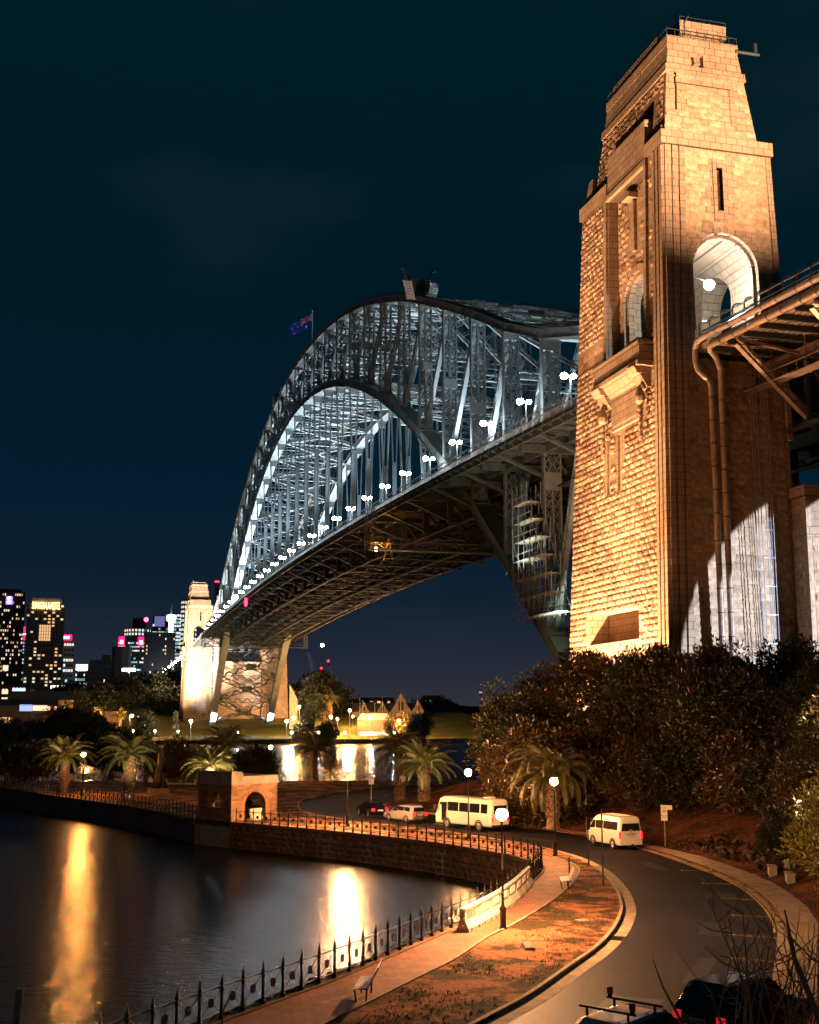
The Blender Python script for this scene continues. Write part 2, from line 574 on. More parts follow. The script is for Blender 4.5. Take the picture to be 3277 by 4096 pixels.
def mat_lawn(name, dirt, grass, lo=0.47, hi=0.56, sc=0.38):
    m, t, N, L, P = nodes_of(name)
    vec = pos_node(N, L)
    n1 = N.new('ShaderNodeTexNoise'); n1.inputs['Scale'].default_value = sc; n1.inputs['Detail'].default_value = 8; n1.inputs['Roughness'].default_value = 0.68
    L.new(vec, n1.inputs[0])
    rp = N.new('ShaderNodeValToRGB')
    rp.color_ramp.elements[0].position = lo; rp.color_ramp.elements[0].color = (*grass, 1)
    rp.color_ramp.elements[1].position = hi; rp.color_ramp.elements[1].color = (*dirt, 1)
    L.new(n1.outputs['Fac'], rp.inputs[0])
    n2 = N.new('ShaderNodeTexNoise'); n2.inputs['Scale'].default_value = 7; n2.inputs['Detail'].default_value = 6
    L.new(vec, n2.inputs[0])
    r2_ = N.new('ShaderNodeValToRGB')
    r2_.color_ramp.elements[0].position = 0.3; r2_.color_ramp.elements[0].color = (0.5, 0.5, 0.5, 1)
    r2_.color_ramp.elements[1].position = 0.7; r2_.color_ramp.elements[1].color = (1.25, 1.25, 1.25, 1)
    L.new(n2.outputs['Fac'], r2_.inputs[0])
    mx = N.new('ShaderNodeMixRGB'); mx.blend_type = 'MULTIPLY'; mx.inputs[0].default_value = 1
    L.new(rp.outputs[0], mx.inputs[1]); L.new(r2_.outputs[0], mx.inputs[2]); L.new(mx.outputs[0], P.inputs['Base Color'])
    P.inputs['Roughness'].default_value = 0.95
    P.inputs['Specular IOR Level'].default_value = 0.1
    b = N.new('ShaderNodeBump'); b.inputs['Distance'].default_value = 0.05
    L.new(n2.outputs['Fac'], b.inputs['Height']); L.new(b.outputs[0], P.inputs['Normal'])
    return m


def mat_pavers():
    m, t, N, L, P = nodes_of('brick_pavers')
    vec = pos_node(N, L)
    br = N.new('ShaderNodeTexBrick')
    mp = N.new('ShaderNodeMapping'); mp.inputs['Rotation'].default_value = (0, 0, radians(52))
    L.new(vec, mp.inputs[0]); L.new(mp.outputs[0], br.inputs[0])
    br.inputs['Scale'].default_value = 1.0; br.inputs['Brick Width'].default_value = 0.46; br.inputs['Row Height'].default_value = 0.23
    br.inputs['Mortar Size'].default_value = 0.012
    br.inputs['Color1'].default_value = (0.46, 0.18, 0.095, 1); br.inputs['Color2'].default_value = (0.33, 0.125, 0.065, 1); br.inputs['Mortar'].default_value = (0.07, 0.05, 0.04, 1)
    nz = N.new('ShaderNodeTexNoise'); nz.inputs['Scale'].default_value = 0.9; nz.inputs['Detail'].default_value = 6
    L.new(vec, nz.inputs[0])
    rp = N.new('ShaderNodeValToRGB'); rp.color_ramp.elements[0].position = 0.3; rp.color_ramp.elements[0].color = (0.6, 0.6, 0.6, 1); rp.color_ramp.elements[1].position = 0.65
    L.new(nz.outputs['Fac'], rp.inputs[0])
    mx = N.new('ShaderNodeMixRGB'); mx.blend_type = 'MULTIPLY'; mx.inputs[0].default_value = 1
    L.new(br.outputs['Color'], mx.inputs[1]); L.new(rp.outputs[0], mx.inputs[2]); L.new(mx.outputs[0], P.inputs['Base Color'])
    P.inputs['Roughness'].default_value = 0.75
    b = N.new('ShaderNodeBump'); b.inputs['Distance'].default_value = 0.01; b.invert = True
    L.new(br.outputs['Fac'], b.inputs['Height']); L.new(b.outputs[0], P.inputs['Normal'])
    return m


M['patch'] = mat_plain('tar_patch', (0.010, 0.010, 0.012), 0.55, var=0.4, scale=5, spec=0.3)
M['water'] = mat_water()
M['asphalt'] = mat_asphalt()
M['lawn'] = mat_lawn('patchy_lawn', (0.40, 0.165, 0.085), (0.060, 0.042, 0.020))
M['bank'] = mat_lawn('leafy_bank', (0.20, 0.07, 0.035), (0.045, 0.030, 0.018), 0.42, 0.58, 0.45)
M['park'] = mat_lawn('park_lawn', (0.17, 0.17, 0.045), (0.11, 0.13, 0.03), 0.4, 0.6, 0.1)
M['pavers'] = mat_pavers()
M['seawall'] = mat_masonry('seawall_sandstone', (0.27, 0.17, 0.11), (0.17, 0.11, 0.075), (0.05, 0.04, 0.03), 0.95, 0.38, 0.02, 0.05, nbump=0.09, nscale=3.5)
M['yellowline'] = mat_plain('yellow_road_paint', (0.62, 0.42, 0.12), 0.6, var=0.3, scale=4)
M['whiteline'] = mat_plain('white_road_paint', (0.6, 0.55, 0.45), 0.6, var=0.3, scale=4)

COAST = [(-170, 128), (-140, 99), (-125, 86.9), (-117.7, 80.7), (-113, 76.4), (-108.5, 72.8), (-104.7, 69.8), (-101, 66.9),
         (-97.6, 64.6), (-94, 62.4), (-90, 60.2), (-86.5, 58.3), (-84, 57.2), (-81.3, 56.5), (-78.5, 56.5), (-76, 56.9), (-73, 57.6), (-70, 58.4),
         (-66.5, 59.6), (-62.5, 61.4), (-58, 63.6), (-54, 66), (-50, 68.6), (-45.6, 71.5)]
COAST2 = [(-41.0, 74.1), (-32.8, 76.2), (-26, 78.2), (-19.1, 80.6), (-12, 83.3), (-5.8, 85.9), (5, 89.7), (18.4, 94.3), (31, 99.5)]
HARB = [(36, 95), (33, 83), (29, 66), (26.5, 56), (24.6, 48), (22.5, 38), (20, 25), (14, 0), (8, -30), (0, -80)]
ROAD_L = [(-150, 98), (-135, 85.8), (-126, 78.3), (-120.0, 73.2), (-116.8, 70.3), (-112.4, 66.9), (-109.4, 64.6), (-105.9, 62.3), (-102, 60.1), (-98.9, 58.6), (-94.2, 56.7),
          (-89.2, 55), (-84.9, 53.8), (-80.3, 52.9), (-76, 52.5), (-70, 52.9), (-61.4, 54.9), (-53.3, 57.3), (-49.6, 58.8), (-45.7, 60.7),
          (-41, 61.9), (-37.4, 62.5), (-33.5, 62.8), (-30.2, 62.5), (-23.2, 61.4), (-16.6, 59.7), (-9.8, 56.4), (-2, 51.8), (6, 46.3), (10, 41), (11.5, 34), (10, 22), (6, 0)]
ROAD_R = [(-146, 82), (-132, 71.5), (-120, 63), (-111.1, 57.2), (-107.8, 55.1), (-104.8, 53.4), (-100.8, 51.5), (-95.5, 49.4), (-90.4, 47.9), (-85.9, 47),
          (-81.6, 46.3), (-76.8, 45.6), (-70, 45.2), (-63, 45.7), (-57.2, 46.7), (-50, 48.8), (-41.3, 51.0), (-33, 52.5), (-28, 53.0), (-25.6, 52.5),
          (-24.2, 51.2), (-20.3, 48.9), (-12.3, 42.8), (-4.7, 36.4), (2.4, 30.4), (3.6, 22), (0, 0)]
G0, GZ = 2.06, 2.20

m_ = MB(); m_.sheet([(-900, -2600), (3200, -2600), (3200, 1600), (-900, 1600)], 0.0)
tag(m_.build('water', M['water']), kind='structure')

# land of the near shore: a slab at road level, with raised grass and path slabs on it
m_ = MB(); m_.prism(COAST + COAST2 + HARB + [(-220, -80), (-220, 128)], -4.0, G0)
tag(m_.build('ground', M['concrete']), kind='structure')
m_ = MB(); m_.sheet(ROAD_L + ROAD_R[::-1], G0 + 0.005)
tag(m_.build('road', M['asphalt']), kind='structure')
inset = lambda P_, q: P_
m_ = MB(); m_.prism(COAST + COAST2 + HARB[:8] + ROAD_L[::-1], G0 - 0.3, GZ)
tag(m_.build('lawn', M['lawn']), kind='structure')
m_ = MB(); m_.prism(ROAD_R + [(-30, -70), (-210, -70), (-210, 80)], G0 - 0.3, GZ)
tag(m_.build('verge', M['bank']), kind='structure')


def seg_d(p, poly):
    best = 1e9
    for (x0, y0), (x1, y1) in zip(poly[:-1], poly[1:]):
        dx, dy = x1 - x0, y1 - y0
        t = max(0, min(1, ((p[0] - x0) * dx + (p[1] - y0) * dy) / (dx * dx + dy * dy)))
        d = (p[0] - x0 - t * dx) ** 2 + (p[1] - y0 - t * dy) ** 2
        best = min(best, d)
    return sqrt(best)


def inside(p, poly):
    c = False
    n = len(poly)
    for i in range(n):
        x0, y0 = poly[i]; x1, y1 = poly[(i + 1) % n]
        if (y0 > p[1]) != (y1 > p[1]) and p[0] < (x1 - x0) * (p[1] - y0) / (y1 - y0) + x0:
            c = not c
    return c


BANKP = ROAD_R + [(0, -60), (-200, -60), (-200, 70), (-146, 82)]


def bank_z(x, y):
    d = seg_d((x, y), ROAD_R)
    if not inside((x, y), BANKP):
        return GZ - 0.25 - 0.1 * d
    if x < -126:
        d *= max(0.0, 1 - (-126 - x) / 14)
    far = max(0.0, min(1.0, (-60 - x) / 25))         # a footpath beside the kerb on the near part
    d2 = max(0.0, d - 1.3 * far - 0.4)
    z = GZ - 0.04 + 0.30 * d2 if d2 > 0 else GZ - 0.04
    if z > 10.5:
        z = 10.5 + (z - 10.5) * 0.12
    return z + (0.12 * noise.noise(Vector((x * 0.4, y * 0.4, 0))) * min(1, d2))


def hill_z(x, y):
    """the slope the photographer stands on"""
    s = (Vector((x, y)) - Vector((CAM_P.x, CAM_P.y))).dot(Vector((cos(YAW), sin(YAW))))
    return min(9.3, 9.3 - 0.47 * (s + 1.0))


def grid_mesh(name, x0, x1, y0, y1, st, fz, mat, **kw):
    nx, ny = int((x1 - x0) / st) + 1, int((y1 - y0) / st) + 1
    mb = MB()
    mb.v = [(x0 + i * st, y0 + j * st, fz(x0 + i * st, y0 + j * st)) for j in range(ny) for i in range(nx)]
    for j in range(ny - 1):
        for i in range(nx - 1):
            a = j * nx + i
            if max(mb.v[a][2], mb.v[a + 1][2], mb.v[a + nx][2], mb.v[a + nx + 1][2]) > GZ - 0.05:
                mb.f.append((a, a + 1, a + nx + 1, a + nx))
    mb.mi = [0] * len(mb.f)
    return tag(mb.build(name, mat, smooth=True), kind='structure')


grid_mesh('bank_terrain', -150, 8, -40, 62, 0.8, bank_z, M['bank'])
grid_mesh('hillside', -185, -135, 55, 125, 1.0, hill_z, M['bank'])

# brick path round the bay
PEDGE = [(-150, 102), (-125, 82.6), (-118, 76.9), (-113.9, 73.7), (-110.2, 70.8), (-106.2, 68.2), (-103.4, 66.0), (-99.4, 63.2), (-95.1, 60.4), (-91.1, 58.1),
         (-87.5, 56.2), (-84.5, 55.0), (-81.8, 54.5), (-78.1, 54.3), (-74.5, 54.7), (-70, 55.9), (-65, 57.6), (-60, 60), (-55, 62.6), (-50, 65.6), (-46.6, 68.0)]
m_ = MB(); m_.sheet([(c[0], c[1]) for c in COAST[1:-1]] + [(-46.5, 70.9)] + PEDGE[::-1], GZ + 0.004)
tag(m_.build('footpath', M['pavers']), kind='structure')


def strip(mb, pl, w0, w1, z0, z1, m=0):
    """a strip of constant width beside a polyline"""
    n = len(pl)
    L_, R_ = [], []
    for i in range(n):
        a = Vector(pl[max(i - 1, 0)]); b = Vector(pl[min(i + 1, n - 1)])
        d = (b - a).normalized(); nn = Vector((-d.y, d.x))
        L_.append(Vector(pl[i]) + nn * w0); R_.append(Vector(pl[i]) + nn * w1)
    for i in range(n - 1):
        a, b, c, d = R_[i], R_[i + 1], L_[i + 1], L_[i]
        mb.hexa([(a.x, a.y, z0), (b.x, b.y, z0), (c.x, c.y, z0), (d.x, d.y, z0), (a.x, a.y, z1), (b.x, b.y, z1), (c.x, c.y, z1), (d.x, d.y, z1)], m)


def smooth_line(pl, k=4):
    o = []
    n = len(pl)
    for i in range(n - 1):
        p0, p1, p2, p3 = [Vector(pl[max(0, min(n - 1, j))]) for j in (i - 1, i, i + 1, i + 2)]
        for s in range(k):
            t = s / k
            o.append(0.5 * ((2 * p1) + (-p0 + p2) * t + (2 * p0 - 5 * p1 + 4 * p2 - p3) * t * t + (-p0 + 3 * p1 - 3 * p2 + p3) * t ** 3))
    o.append(Vector(pl[-1]))
    return o


SL, SR = smooth_line(ROAD_L), smooth_line(ROAD_R)
m_ = MB(); strip(m_, SL, 0.0, 0.16, G0 - 0.1, GZ + 0.012); strip(m_, SR, 0.0, -0.16, G0 - 0.1, GZ + 0.014)
tag(m_.build('kerb', M['kerb']), kind='structure')
m_ = MB(); strip(m_, SL[:70], -0.62, -0.004, G0 - 0.05, G0 + 0.012)
strip(m_, SR, 0.004, 0.35, G0 - 0.05, G0 + 0.011)
tag(m_.build('gutter', M['kerb']), kind='structure')
m_ = MB(); strip(m_, smooth_line(PEDGE[1:]), -0.12, 0.0, GZ - 0.1, GZ + 0.05)
tag(m_.build('path_edging', M['kerb']), kind='structure')
# footpath beyond the right kerb
m_ = MB(); strip(m_, SR[8:60], -1.55, -0.165, GZ - 0.1, GZ + 0.006)
tag(m_.build('pavement', M['kerb']), kind='structure')
m_ = MB()
strip(m_, SR[16:50], 0.42, 0.52, G0, G0 + 0.0085)
for a, b in (((-86.4, 48.9), (-87.0, 47.7)), ((-92.2, 50.6), (-92.9, 49.2)), ((-97.7, 52.6), (-98.6, 51.2)), ((-102.8, 54.8), (-103.8, 53.3)), ((-107.6, 57.5), (-108.8, 56.0)), ((-112.2, 60.2), (-113.5, 58.7))):
    a_, b_ = Vector(a), Vector(b)
    strip(m_, [a_, b_], -0.05, 0.05, G0, G0 + 0.0085)
    d_ = (b_ - a_).normalized(); nn_ = Vector((-d_.y, d_.x))
    strip(m_, [a_ - nn_ * 0.22, a_ + nn_ * 0.22], -0.05, 0.05, G0, G0 + 0.009)
tag(m_.build('road_marking', M['yellowline']), kind='structure')
for i_, (cx, cy, l_, w_, a_) in enumerate(((-106, 57.6, 3.6, 1.1, -30), (-97, 52.2, 2.2, 1.6, -24), (-114, 62.5, 5.0, 0.7, -36), (-84, 49.6, 4.2, 0.8, -10), (-118.5, 67.5, 2.6, 1.8, -38), (-66, 50.4, 3.0, 1.2, 12))):
    d_ = Vector((cos(radians(a_)), sin(radians(a_))))
    m_ = MB(); strip(m_, [Vector((cx, cy)) - d_ * l_ / 2, Vector((cx, cy)) + d_ * l_ / 2], -w_ / 2, w_ / 2, G0, G0 + 0.0075 + .0001 * i_)
    tag(m_.build('road_patch', M['patch']), kind='structure')
m_ = MB()
m_ = MB()
for i in range(6):
    c = Vector((-14 + i * 4, 51.5 - i * 2.9)); d_ = Vector((1, -0.72)).normalized()
    strip(m_, [c, c + d_ * 1.4], -0.06, 0.06, G0, G0 + 0.0085)
for i in range(5):
    c = Vector((-60 + i * 4.4, 51.1 + i * 1.25)); d_ = Vector((1, 0.3)).normalized()
    strip(m_, [c, c + d_ * 1.3], -0.05, 0.05, G0, G0 + 0.0085)
tag(m_.build('road_marking', M['whiteline']), kind='structure')


def wall_blocks(mb, pl, z0, z1, bh, bl, th, amp, seed=1):
    """a rough stone face: every block a small bulging patch, following a polyline"""
    rnd = random.Random(seed)
    pts = [Vector(p) for p in pl]
    seg = [(pts[i], pts[i + 1]) for i in range(len(pts) - 1)]
    cum = [0]
    for a, b in seg:
        cum.append(cum[-1] + (b - a).length)

    def P_(s):
        s = max(0, min(cum[-1] - 1e-4, s))
        for i, (a, b) in enumerate(seg):
            if s <= cum[i + 1]:
                t = (s - cum[i]) / (cum[i + 1] - cum[i])
                d = (b - a).normalized()
                return a.lerp(b, t), Vector((-d.y, d.x))
    rows = int((z1 - z0) / bh)
    for r in range(rows):
        s = -rnd.random() * bl
        zz0 = z0 + (z1 - z0) * r / rows; zz1 = z0 + (z1 - z0) * (r + 1) / rows
        while s < cum[-1]:
            l = bl * (0.6 + 0.8 * rnd.random())
            a, b = max(0, s), min(cum[-1], s + l)
            s += l
            if b - a < 0.1:
                continue
            o_ = rnd.random() * amp * 0.7
            nx, nz = 3, 3
            vs, fs = [], []
            for j in range(nz + 1):
                for i in range(nx + 1):
                    u = i / nx; v = j / nz
                    p, nn = P_(a + (b - a) * (0.02 + 0.96 * u))
                    edge = (i in (0, nx)) or (j in (0, nz))
                    off = th + (0.0 if edge else o_ + amp * (0.3 + 0.7 * rnd.random()))
                    q = p + nn * off
                    vs.append((q.x, q.y, zz0 + (zz1 - zz0) * (0.03 + 0.94 * v)))
            for j in range(nz):
                for i in range(nx):
                    k = j * (nx + 1) + i
                    fs.append((k, k + 1, k + nx + 2, k + nx + 1))
            mb.add(vs, fs)


m_ = MB()
wall_blocks(m_, smooth_line([Vector(c) for c in COAST[2:]], 2), -0.4, GZ - 0.22, 0.4, 0.95, 0.02, 0.07)
sw = m_.build('sea_wall', M['seawall']); tag(sw, 'curved sandstone sea wall round the small bay, from the near railing to the arched pavilion', 'sea wall')
m_ = MB(); strip(m_, [Vector(c) for c in COAST[1:]], -0.35, 0.12, GZ - 0.22, GZ + 0.05); m_.build('coping', M['seawall'], sw)
m_ = MB()
wall_blocks(m_, [Vector(c) for c in COAST2], -0.4, GZ - 0.22, 0.4, 1.1, 0.02, 0.06, 3)
sw2 = m_.build('sea_wall', M['seawall']); tag(sw2, 'dark straight sea wall of the bay, left of the arched pavilion', 'sea wall')
m_ = MB(); strip(m_, [Vector(c) for c in COAST2], -0.35, 0.12, GZ - 0.22, GZ + 0.05); m_.build('coping', M['seawall'], sw2)
# loose rocks along the foot of the near railing
m_ = MB()
rnd = random.Random(4)
for i in range(46):
    s = i / 46
    x = -124 + 20 * s; 
    k = [j for j in range(len(COAST) - 1) if COAST[j][0] <= x <= COAST[j + 1][0]][0]
    t = (x - COAST[k][0]) / (COAST[k + 1][0] - COAST[k][0])
    y = COAST[k][1] + t * (COAST[k + 1][1] - COAST[k][1]) + 0.05 + rnd.random() * 0.25
    st_ = len(m_.v)
    m_.sphere((x + rnd.random() * 0.2, y, GZ + 0.03), 0.10 + rnd.random() * 0.12, 7, 5, sz=0.6)
tag(m_.build('edge_rocks', M['seawall'], smooth=True), 'ground cover of small rocks along the wall top under the near railing', 'rocks', kind='stuff')

# the far shore: Dawes-point-like park, sea wall, promenade, and the land behind it
FAR = [(640, 420), (560, 300), (500, 200), (470, 130), (452, 90), (440, 60), (428, 30), (418, 0), (408, -30), (420, -60), (470, -80), (520, -110), (600, -150), (680, -230), (760, -420), (800, -700),
       (3000, -2400), (3100, 1500), (900, 1500)]
m_ = MB(); m_.prism(FAR, -3, 2.1)
tag(m_.build('far_shore_ground', M['park']), kind='structure')


def park_z(x, y):
    dx = x - (428 + y * 0.27)
    z = 2.2 + 0.0 * dx
    if dx > 14:
        z += min(13, (dx - 14) * 0.11)
    if y > 40:                                       # lawn rising to the left of the pylon
        z += min(6, max(0, (dx - 20)) * 0.05)
    return z if dx > 2 else 1.9


def gm(name, x0, x1, y0, y1, st, fz, mat):
    nx, ny = int((x1 - x0) / st) + 1, int((y1 - y0) / st) + 1
    mb = MB()
    mb.v = [(x0 + i * st, y0 + j * st, fz(x0 + i * st, y0 + j * st)) for j in range(ny) for i in range(nx)]
    mb.f = [(j * nx + i, j * nx + i + 1, (j + 1) * nx + i + 1, (j + 1) * nx + i) for j in range(ny - 1) for i in range(nx - 1)]
    mb.mi = [0] * len(mb.f)
    return tag(mb.build(name, mat, smooth=True), kind='structure')


gm('park_lawn', 410, 780, -130, 260, 5, park_z, M['park'])
m_ = MB()
for y0, y1, lab in ((-30, 130, 0),):
    pts = [Vector(c) for c in FAR[3:9]]
    strip(m_, pts, 0.0, 1.6, -1.0, 2.35)
fw = m_.build('sea_wall', M['farstone']); tag(fw, 'long straight sea wall across the harbour in front of the far park', 'sea wall')
# ================================================================= the arch bridge
NP = 28
PL = 503.0 / NP
ZTOP = {0: 132.9, 1: 132.5, 2: 131.2, 3: 129.5, 4: 126.8, 5: 123.3, 6: 119.2, 7: 114.0, 8: 108.4, 9: 101.7, 10: 94.4, 11: 86.8, 12: 78.5, 13: 71.5, 14: 66.5}
# reversed curve towards the ends, as the real top chord has
ZT = [0] * 29
for k in range(29):
    ZT[k] = ZTOP[abs(14 - k)]


def zlow(k): return 9.0 + 107.0 * (1 - ((k - 14) / 14.0) ** 2)


def zrail(x):
    u = (x - 251.5) / 251.5
    if abs(u) <= 1:
        return 53.4 + 6.0 * (1 - u * u)
    return 53.4 - 12.0 * (abs(u) - 1)


def zdeck(x): return zrail(x) - 1.7


def lattice(mb, p, q, wv, dv, cell=1.6, mid=True, faces=(1, -1), flange=True, bt=0.12):
    """laced column from p to q: wv = half width vector, dv = half depth vector; X lacing on the broad faces, plates on the sides"""
    p, q, wv, dv = Vector(p), Vector(q), Vector(wv), Vector(dv)
    ax = (q - p).normalized()
    Ln = (q - p).length
    w = wv.length
    wn, dn = wv.normalized(), dv.normalized()
    # side plates (solid flanges)
    for s in (1, -1):
        mb.bar(p + wn * (w - 0.12) * s, q + wn * (w - 0.12) * s, 0.24, dv.length * 2, up=dn, m=0)
    if mid:
        mb.bar(p, q, 0.30, dv.length * 1.6, up=dn, m=0)
    cols = ((-w + 0.2, -0.12), (0.12, w - 0.2)) if mid else ((-w + 0.2, w - 0.2),)
    n = max(2, int(Ln / cell))
    for f in faces:
        off = dn * (dv.length - 0.05) * f
        for a, b in cols:
            for i in range(n):
                z0 = p + ax * (Ln * i / n); z1 = p + ax * (Ln * (i + 1) / n)
                mb.bar(z0 + wn * a + off, z1 + wn * b + off, bt, 0.05, up=dn)
                mb.bar(z0 + wn * b + off, z1 + wn * a + off, bt, 0.05, up=dn)
    # batten plates
    for t in ((0.0, 0.05), (0.47, 0.53), (0.95, 1.0)):
        a = p + ax * Ln * t[0]; b = p + ax * Ln * t[1]
        mb.bar(a, b, w * 2 - 0.1, dv.length * 2 + 0.06, up=dn)


def laced(mb, p, q, h=1.2, w=0.9, cell=2.2, bt=0.14):
    """light laced strut: two chords and zigzag"""
    p, q = Vector(p), Vector(q)
    d = (q - p).normalized()
    s = d.cross(Vector((0, 0, 1)))
    if s.length < 0.05: s = Vector((1, 0, 0))
    s.normalize(); t = s.cross(d)
    for a in (-1, 1):
        mb.bar(p + t * a * h / 2, q + t * a * h / 2, w, 0.16, up=t)
    n = max(2, int((q - p).length / cell))
    for i in range(n):
        a = p.lerp(q, i / n); b = p.lerp(q, (i + 1) / n)
        e = 1 if i % 2 else -1
        for k in (-1, 1):
            mb.bar(a + t * e * h / 2 + s * k * w * 0.45, b - t * e * h / 2 + s * k * w * 0.45, bt, 0.05, up=s)


bridge = thing('arch_bridge', 'huge grey steel arch bridge crossing the harbour between the stone towers, deck lamps lit', 'bridge', (0, 0, 0))
St, Ch = M['steel'], M['chord']


def chord_pts(Y, zf, a=0, b=28, sub=1):
    return [Vector((k * PL, Y, zf(k))) for k in range(a, b + 1)]


for side in (1, -1):
    Y = 15.0 * side
    tr = bpy.data.objects.new('truss', None); COL.objects.link(tr); tr.parent = bridge
    if side == 1: tr['label'] = 'near steel truss of the arch, facing the camera'
    else: tr['label'] = 'farther steel truss of the arch, behind the near one'
    for nm, zf, hh, ww in (('top_chord', lambda k: ZT[k], 1.3, 2.6), ('lower_chord', zlow, 1.9, 2.8)):
        mb = MB()
        pts = chord_pts(Y, zf)
        for i in range(28):
            p, q = pts[i], pts[i + 1]
            mb.bar(p, q, ww, hh)
            d = (q - p).normalized()
            # flange lips and joint splices
            t = Vector((-d.z, 0, d.x))
            for e in (1, -1):
                mb.bar(p + t * (hh / 2 + 0.05) * e, q + t * (hh / 2 + 0.05) * e, ww + 0.35, 0.1)
            mb.bar(p - d * 1.6, p + d * 1.6, ww + 0.12, hh + 0.5)
            if side == 1 or i < 10:
                for j in range(1, 6):
                    a = p.lerp(q, j / 6)
                    mb.bar(a - d * 0.09, a + d * 0.09, ww + 0.08, hh + 0.04)
        if nm == 'lower_chord':
            pass
        mb.build(nm, Ch, tr)
        if nm == 'top_chord':
            hb = MB()
            for s2 in (1, -1):
                hb.tube([p + Vector((0, s2 * 1.25, 1.75)) for p in pts], 0.05, 4)
                hb.tube([p + Vector((0, s2 * 1.25, 1.25)) for p in pts], 0.04, 4)
            for i in range(28):
                for j in range(7):
                    a = pts[i].lerp(pts[i + 1], j / 7)
                    for s2 in (1, -1):
                        hb.bar(a + Vector((0, s2 * 1.25, 0.6)), a + Vector((0, s2 * 1.25, 1.8)), 0.06, 0.06)
            hb.build('climb_handrail', M['darksteel'], tr)
    for k in range(29):
        zl, zt = zlow(k), ZT[k]
        mb = MB()
        fine = side == 1 or k < 12
        if k in (0, 28):
            lattice(mb, (k * PL, Y, zl), (k * PL, Y, zt), (0, 1.5, 0), (0.9, 0, 0), 2.0)
        else:
            lattice(mb, (k * PL, Y, zl + 0.5), (k * PL, Y, zt - 0.4), (0, 1.45, 0), (0.55, 0, 0), 1.7 if k < 16 else 2.4, faces=(-1, 1) if k < 10 and side == 1 else (-1,), bt=0.14 if k < 8 else 0.2)
        mb.build('truss_post', St, tr)
        if 0 < k < 29 and k != 14 or k == 14:
            pass
        # diagonal: falls towards the crown
        if k < 14:
            p, q = (k * PL, Y, ZT[k] - 0.5), ((k + 1) * PL, Y, zlow(k + 1) + 0.5)
        elif k > 14:
            p, q = (k * PL, Y, ZT[k] - 0.5), ((k - 1) * PL, Y, zlow(k - 1) + 0.5)
        else:
            continue
        P0, Q0 = Vector(p), Vector(q)
        d = (Q0 - P0).normalized()
        dn = Vector((-d.z, 0, d.x))
        mb = MB()
        # zigzag lacing shows on the side that faces the camera, plates fore and aft
        for e in (1, -1):
            mb.bar(P0 + dn * 0.6 * e, Q0 + dn * 0.6 * e, 0.8, 0.16, up=dn)
        n = int((Q0 - P0).length / 1.3)
        for i in range(n):
            a = P0.lerp(Q0, i / n); b = P0.lerp(Q0, (i + 1) / n)
            e = 1 if i % 2 else -1
            for s2 in ((1,) if side == 1 else (1,)):
                mb.bar(a + dn * 0.5 * e + Vector((0, 0.4 * s2, 0)), b - dn * 0.5 * e + Vector((0, 0.4 * s2, 0)), 0.14 if k < 10 else 0.2, 0.05, up=(0, 1, 0))
        a = P0.lerp(Q0, 0.47); b = P0.lerp(Q0, 0.54)
        mb.bar(a, b, 0.86, 1.4, up=dn)
        mb.build('truss_diagonal', St, tr)
    for k in range(1, 28):
        x = k * PL
        zd = zdeck(x)
        zl = zlow(k)
        if zl > zd + 4:
            mb = MB()
            h = zl - 1.0 - zd
            mb.frustum((x - 0.5, x + 0.5, Y - 1.0, Y + 1.0), (x - 0.9, x + 0.9, Y - 1.5, Y + 1.5), zl - 3.2, zl - 0.8)
            mb.box(x - 0.9, x + 0.9, Y - 1.5, Y + 1.5, zl - 1.4, zl - 0.9)
            rod = min(16.0, h * 0.45)
            for sx in (-1, 1):
                for sy in (-1, 1):
                    mb.tube([(x + sx * 0.6, Y + sy * 1.1, zl - 2.6), (x + sx * 0.42, Y + sy * 0.55, zl - 3.0 - rod)], 0.14, 5)
            mb.box(x - 0.5, x + 0.5, Y - 0.7, Y + 0.7, zl - 4.2 - rod, zl - 3.0 - rod)
            for sy in (-1, 1):
                mb.box(x - 0.5, x + 0.5, Y + sy * 0.55 - 0.1, Y + sy * 0.55 + 0.1, zd, zl - 3.6 - rod)
            mb.box(x - 0.12, x + 0.12, Y - 0.45, Y + 0.45, zd, zl - 3.6 - rod)
            mb.build('hanger', St, tr)

for zf, nm, kr in ((lambda k: ZT[k], 'top_lateral_brace', range(0, 28)), (zlow, 'lower_lateral_brace', range(0, 28))):
    for k in kr:
        if nm[0] == 'l' and abs(zlow(k) - zdeck(k * PL)) < 5:
            continue
        mb = MB()
        x0, x1, z0, z1 = k * PL, (k + 1) * PL, zf(k), zf(k + 1)
        h = 1.3 if nm[0] == 't' else 1.5
        laced(mb, (x0, -13.6, z0), (x0, 13.6, z0), h, 1.0, 2.0, 0.2)
        laced(mb, (x0, -13.6, z0), (x1, 13.6, z1), h * 0.8, 0.8, 2.2, 0.18)
        laced(mb, (x0, 13.6, z0), (x1, -13.6, z1), h * 0.8, 0.8, 2.2, 0.18)
        xm, zm = (x0 + x1) / 2, (z0 + z1) / 2
        mb.box(xm - 1.6, xm + 1.6, -1.6, 1.6, zm - h / 2 - 0.08, zm + h / 2 + 0.08)
        mb.build(nm, St, bridge)
# sway frames between the posts
for k in range(2, 27):
    mb = MB()
    x = k * PL
    zt, zl = ZT[k], max(zlow(k), zdeck(x) + 8)
    zm = (zt + zl) / 2
    if zt - zl > 14:
        laced(mb, (x, -13.6, zm), (x, 13.6, zm), 1.2, 0.6, 2.2, 0.16)
        laced(mb, (x, -13.6, zt - 1), (x, 0, zm + 1), 0.7, 0.5, 2.2, 0.14)
        laced(mb, (x, 13.6, zt - 1), (x, 0, zm + 1), 0.7, 0.5, 2.2, 0.14)
        mb.build('sway_frame', St, bridge)

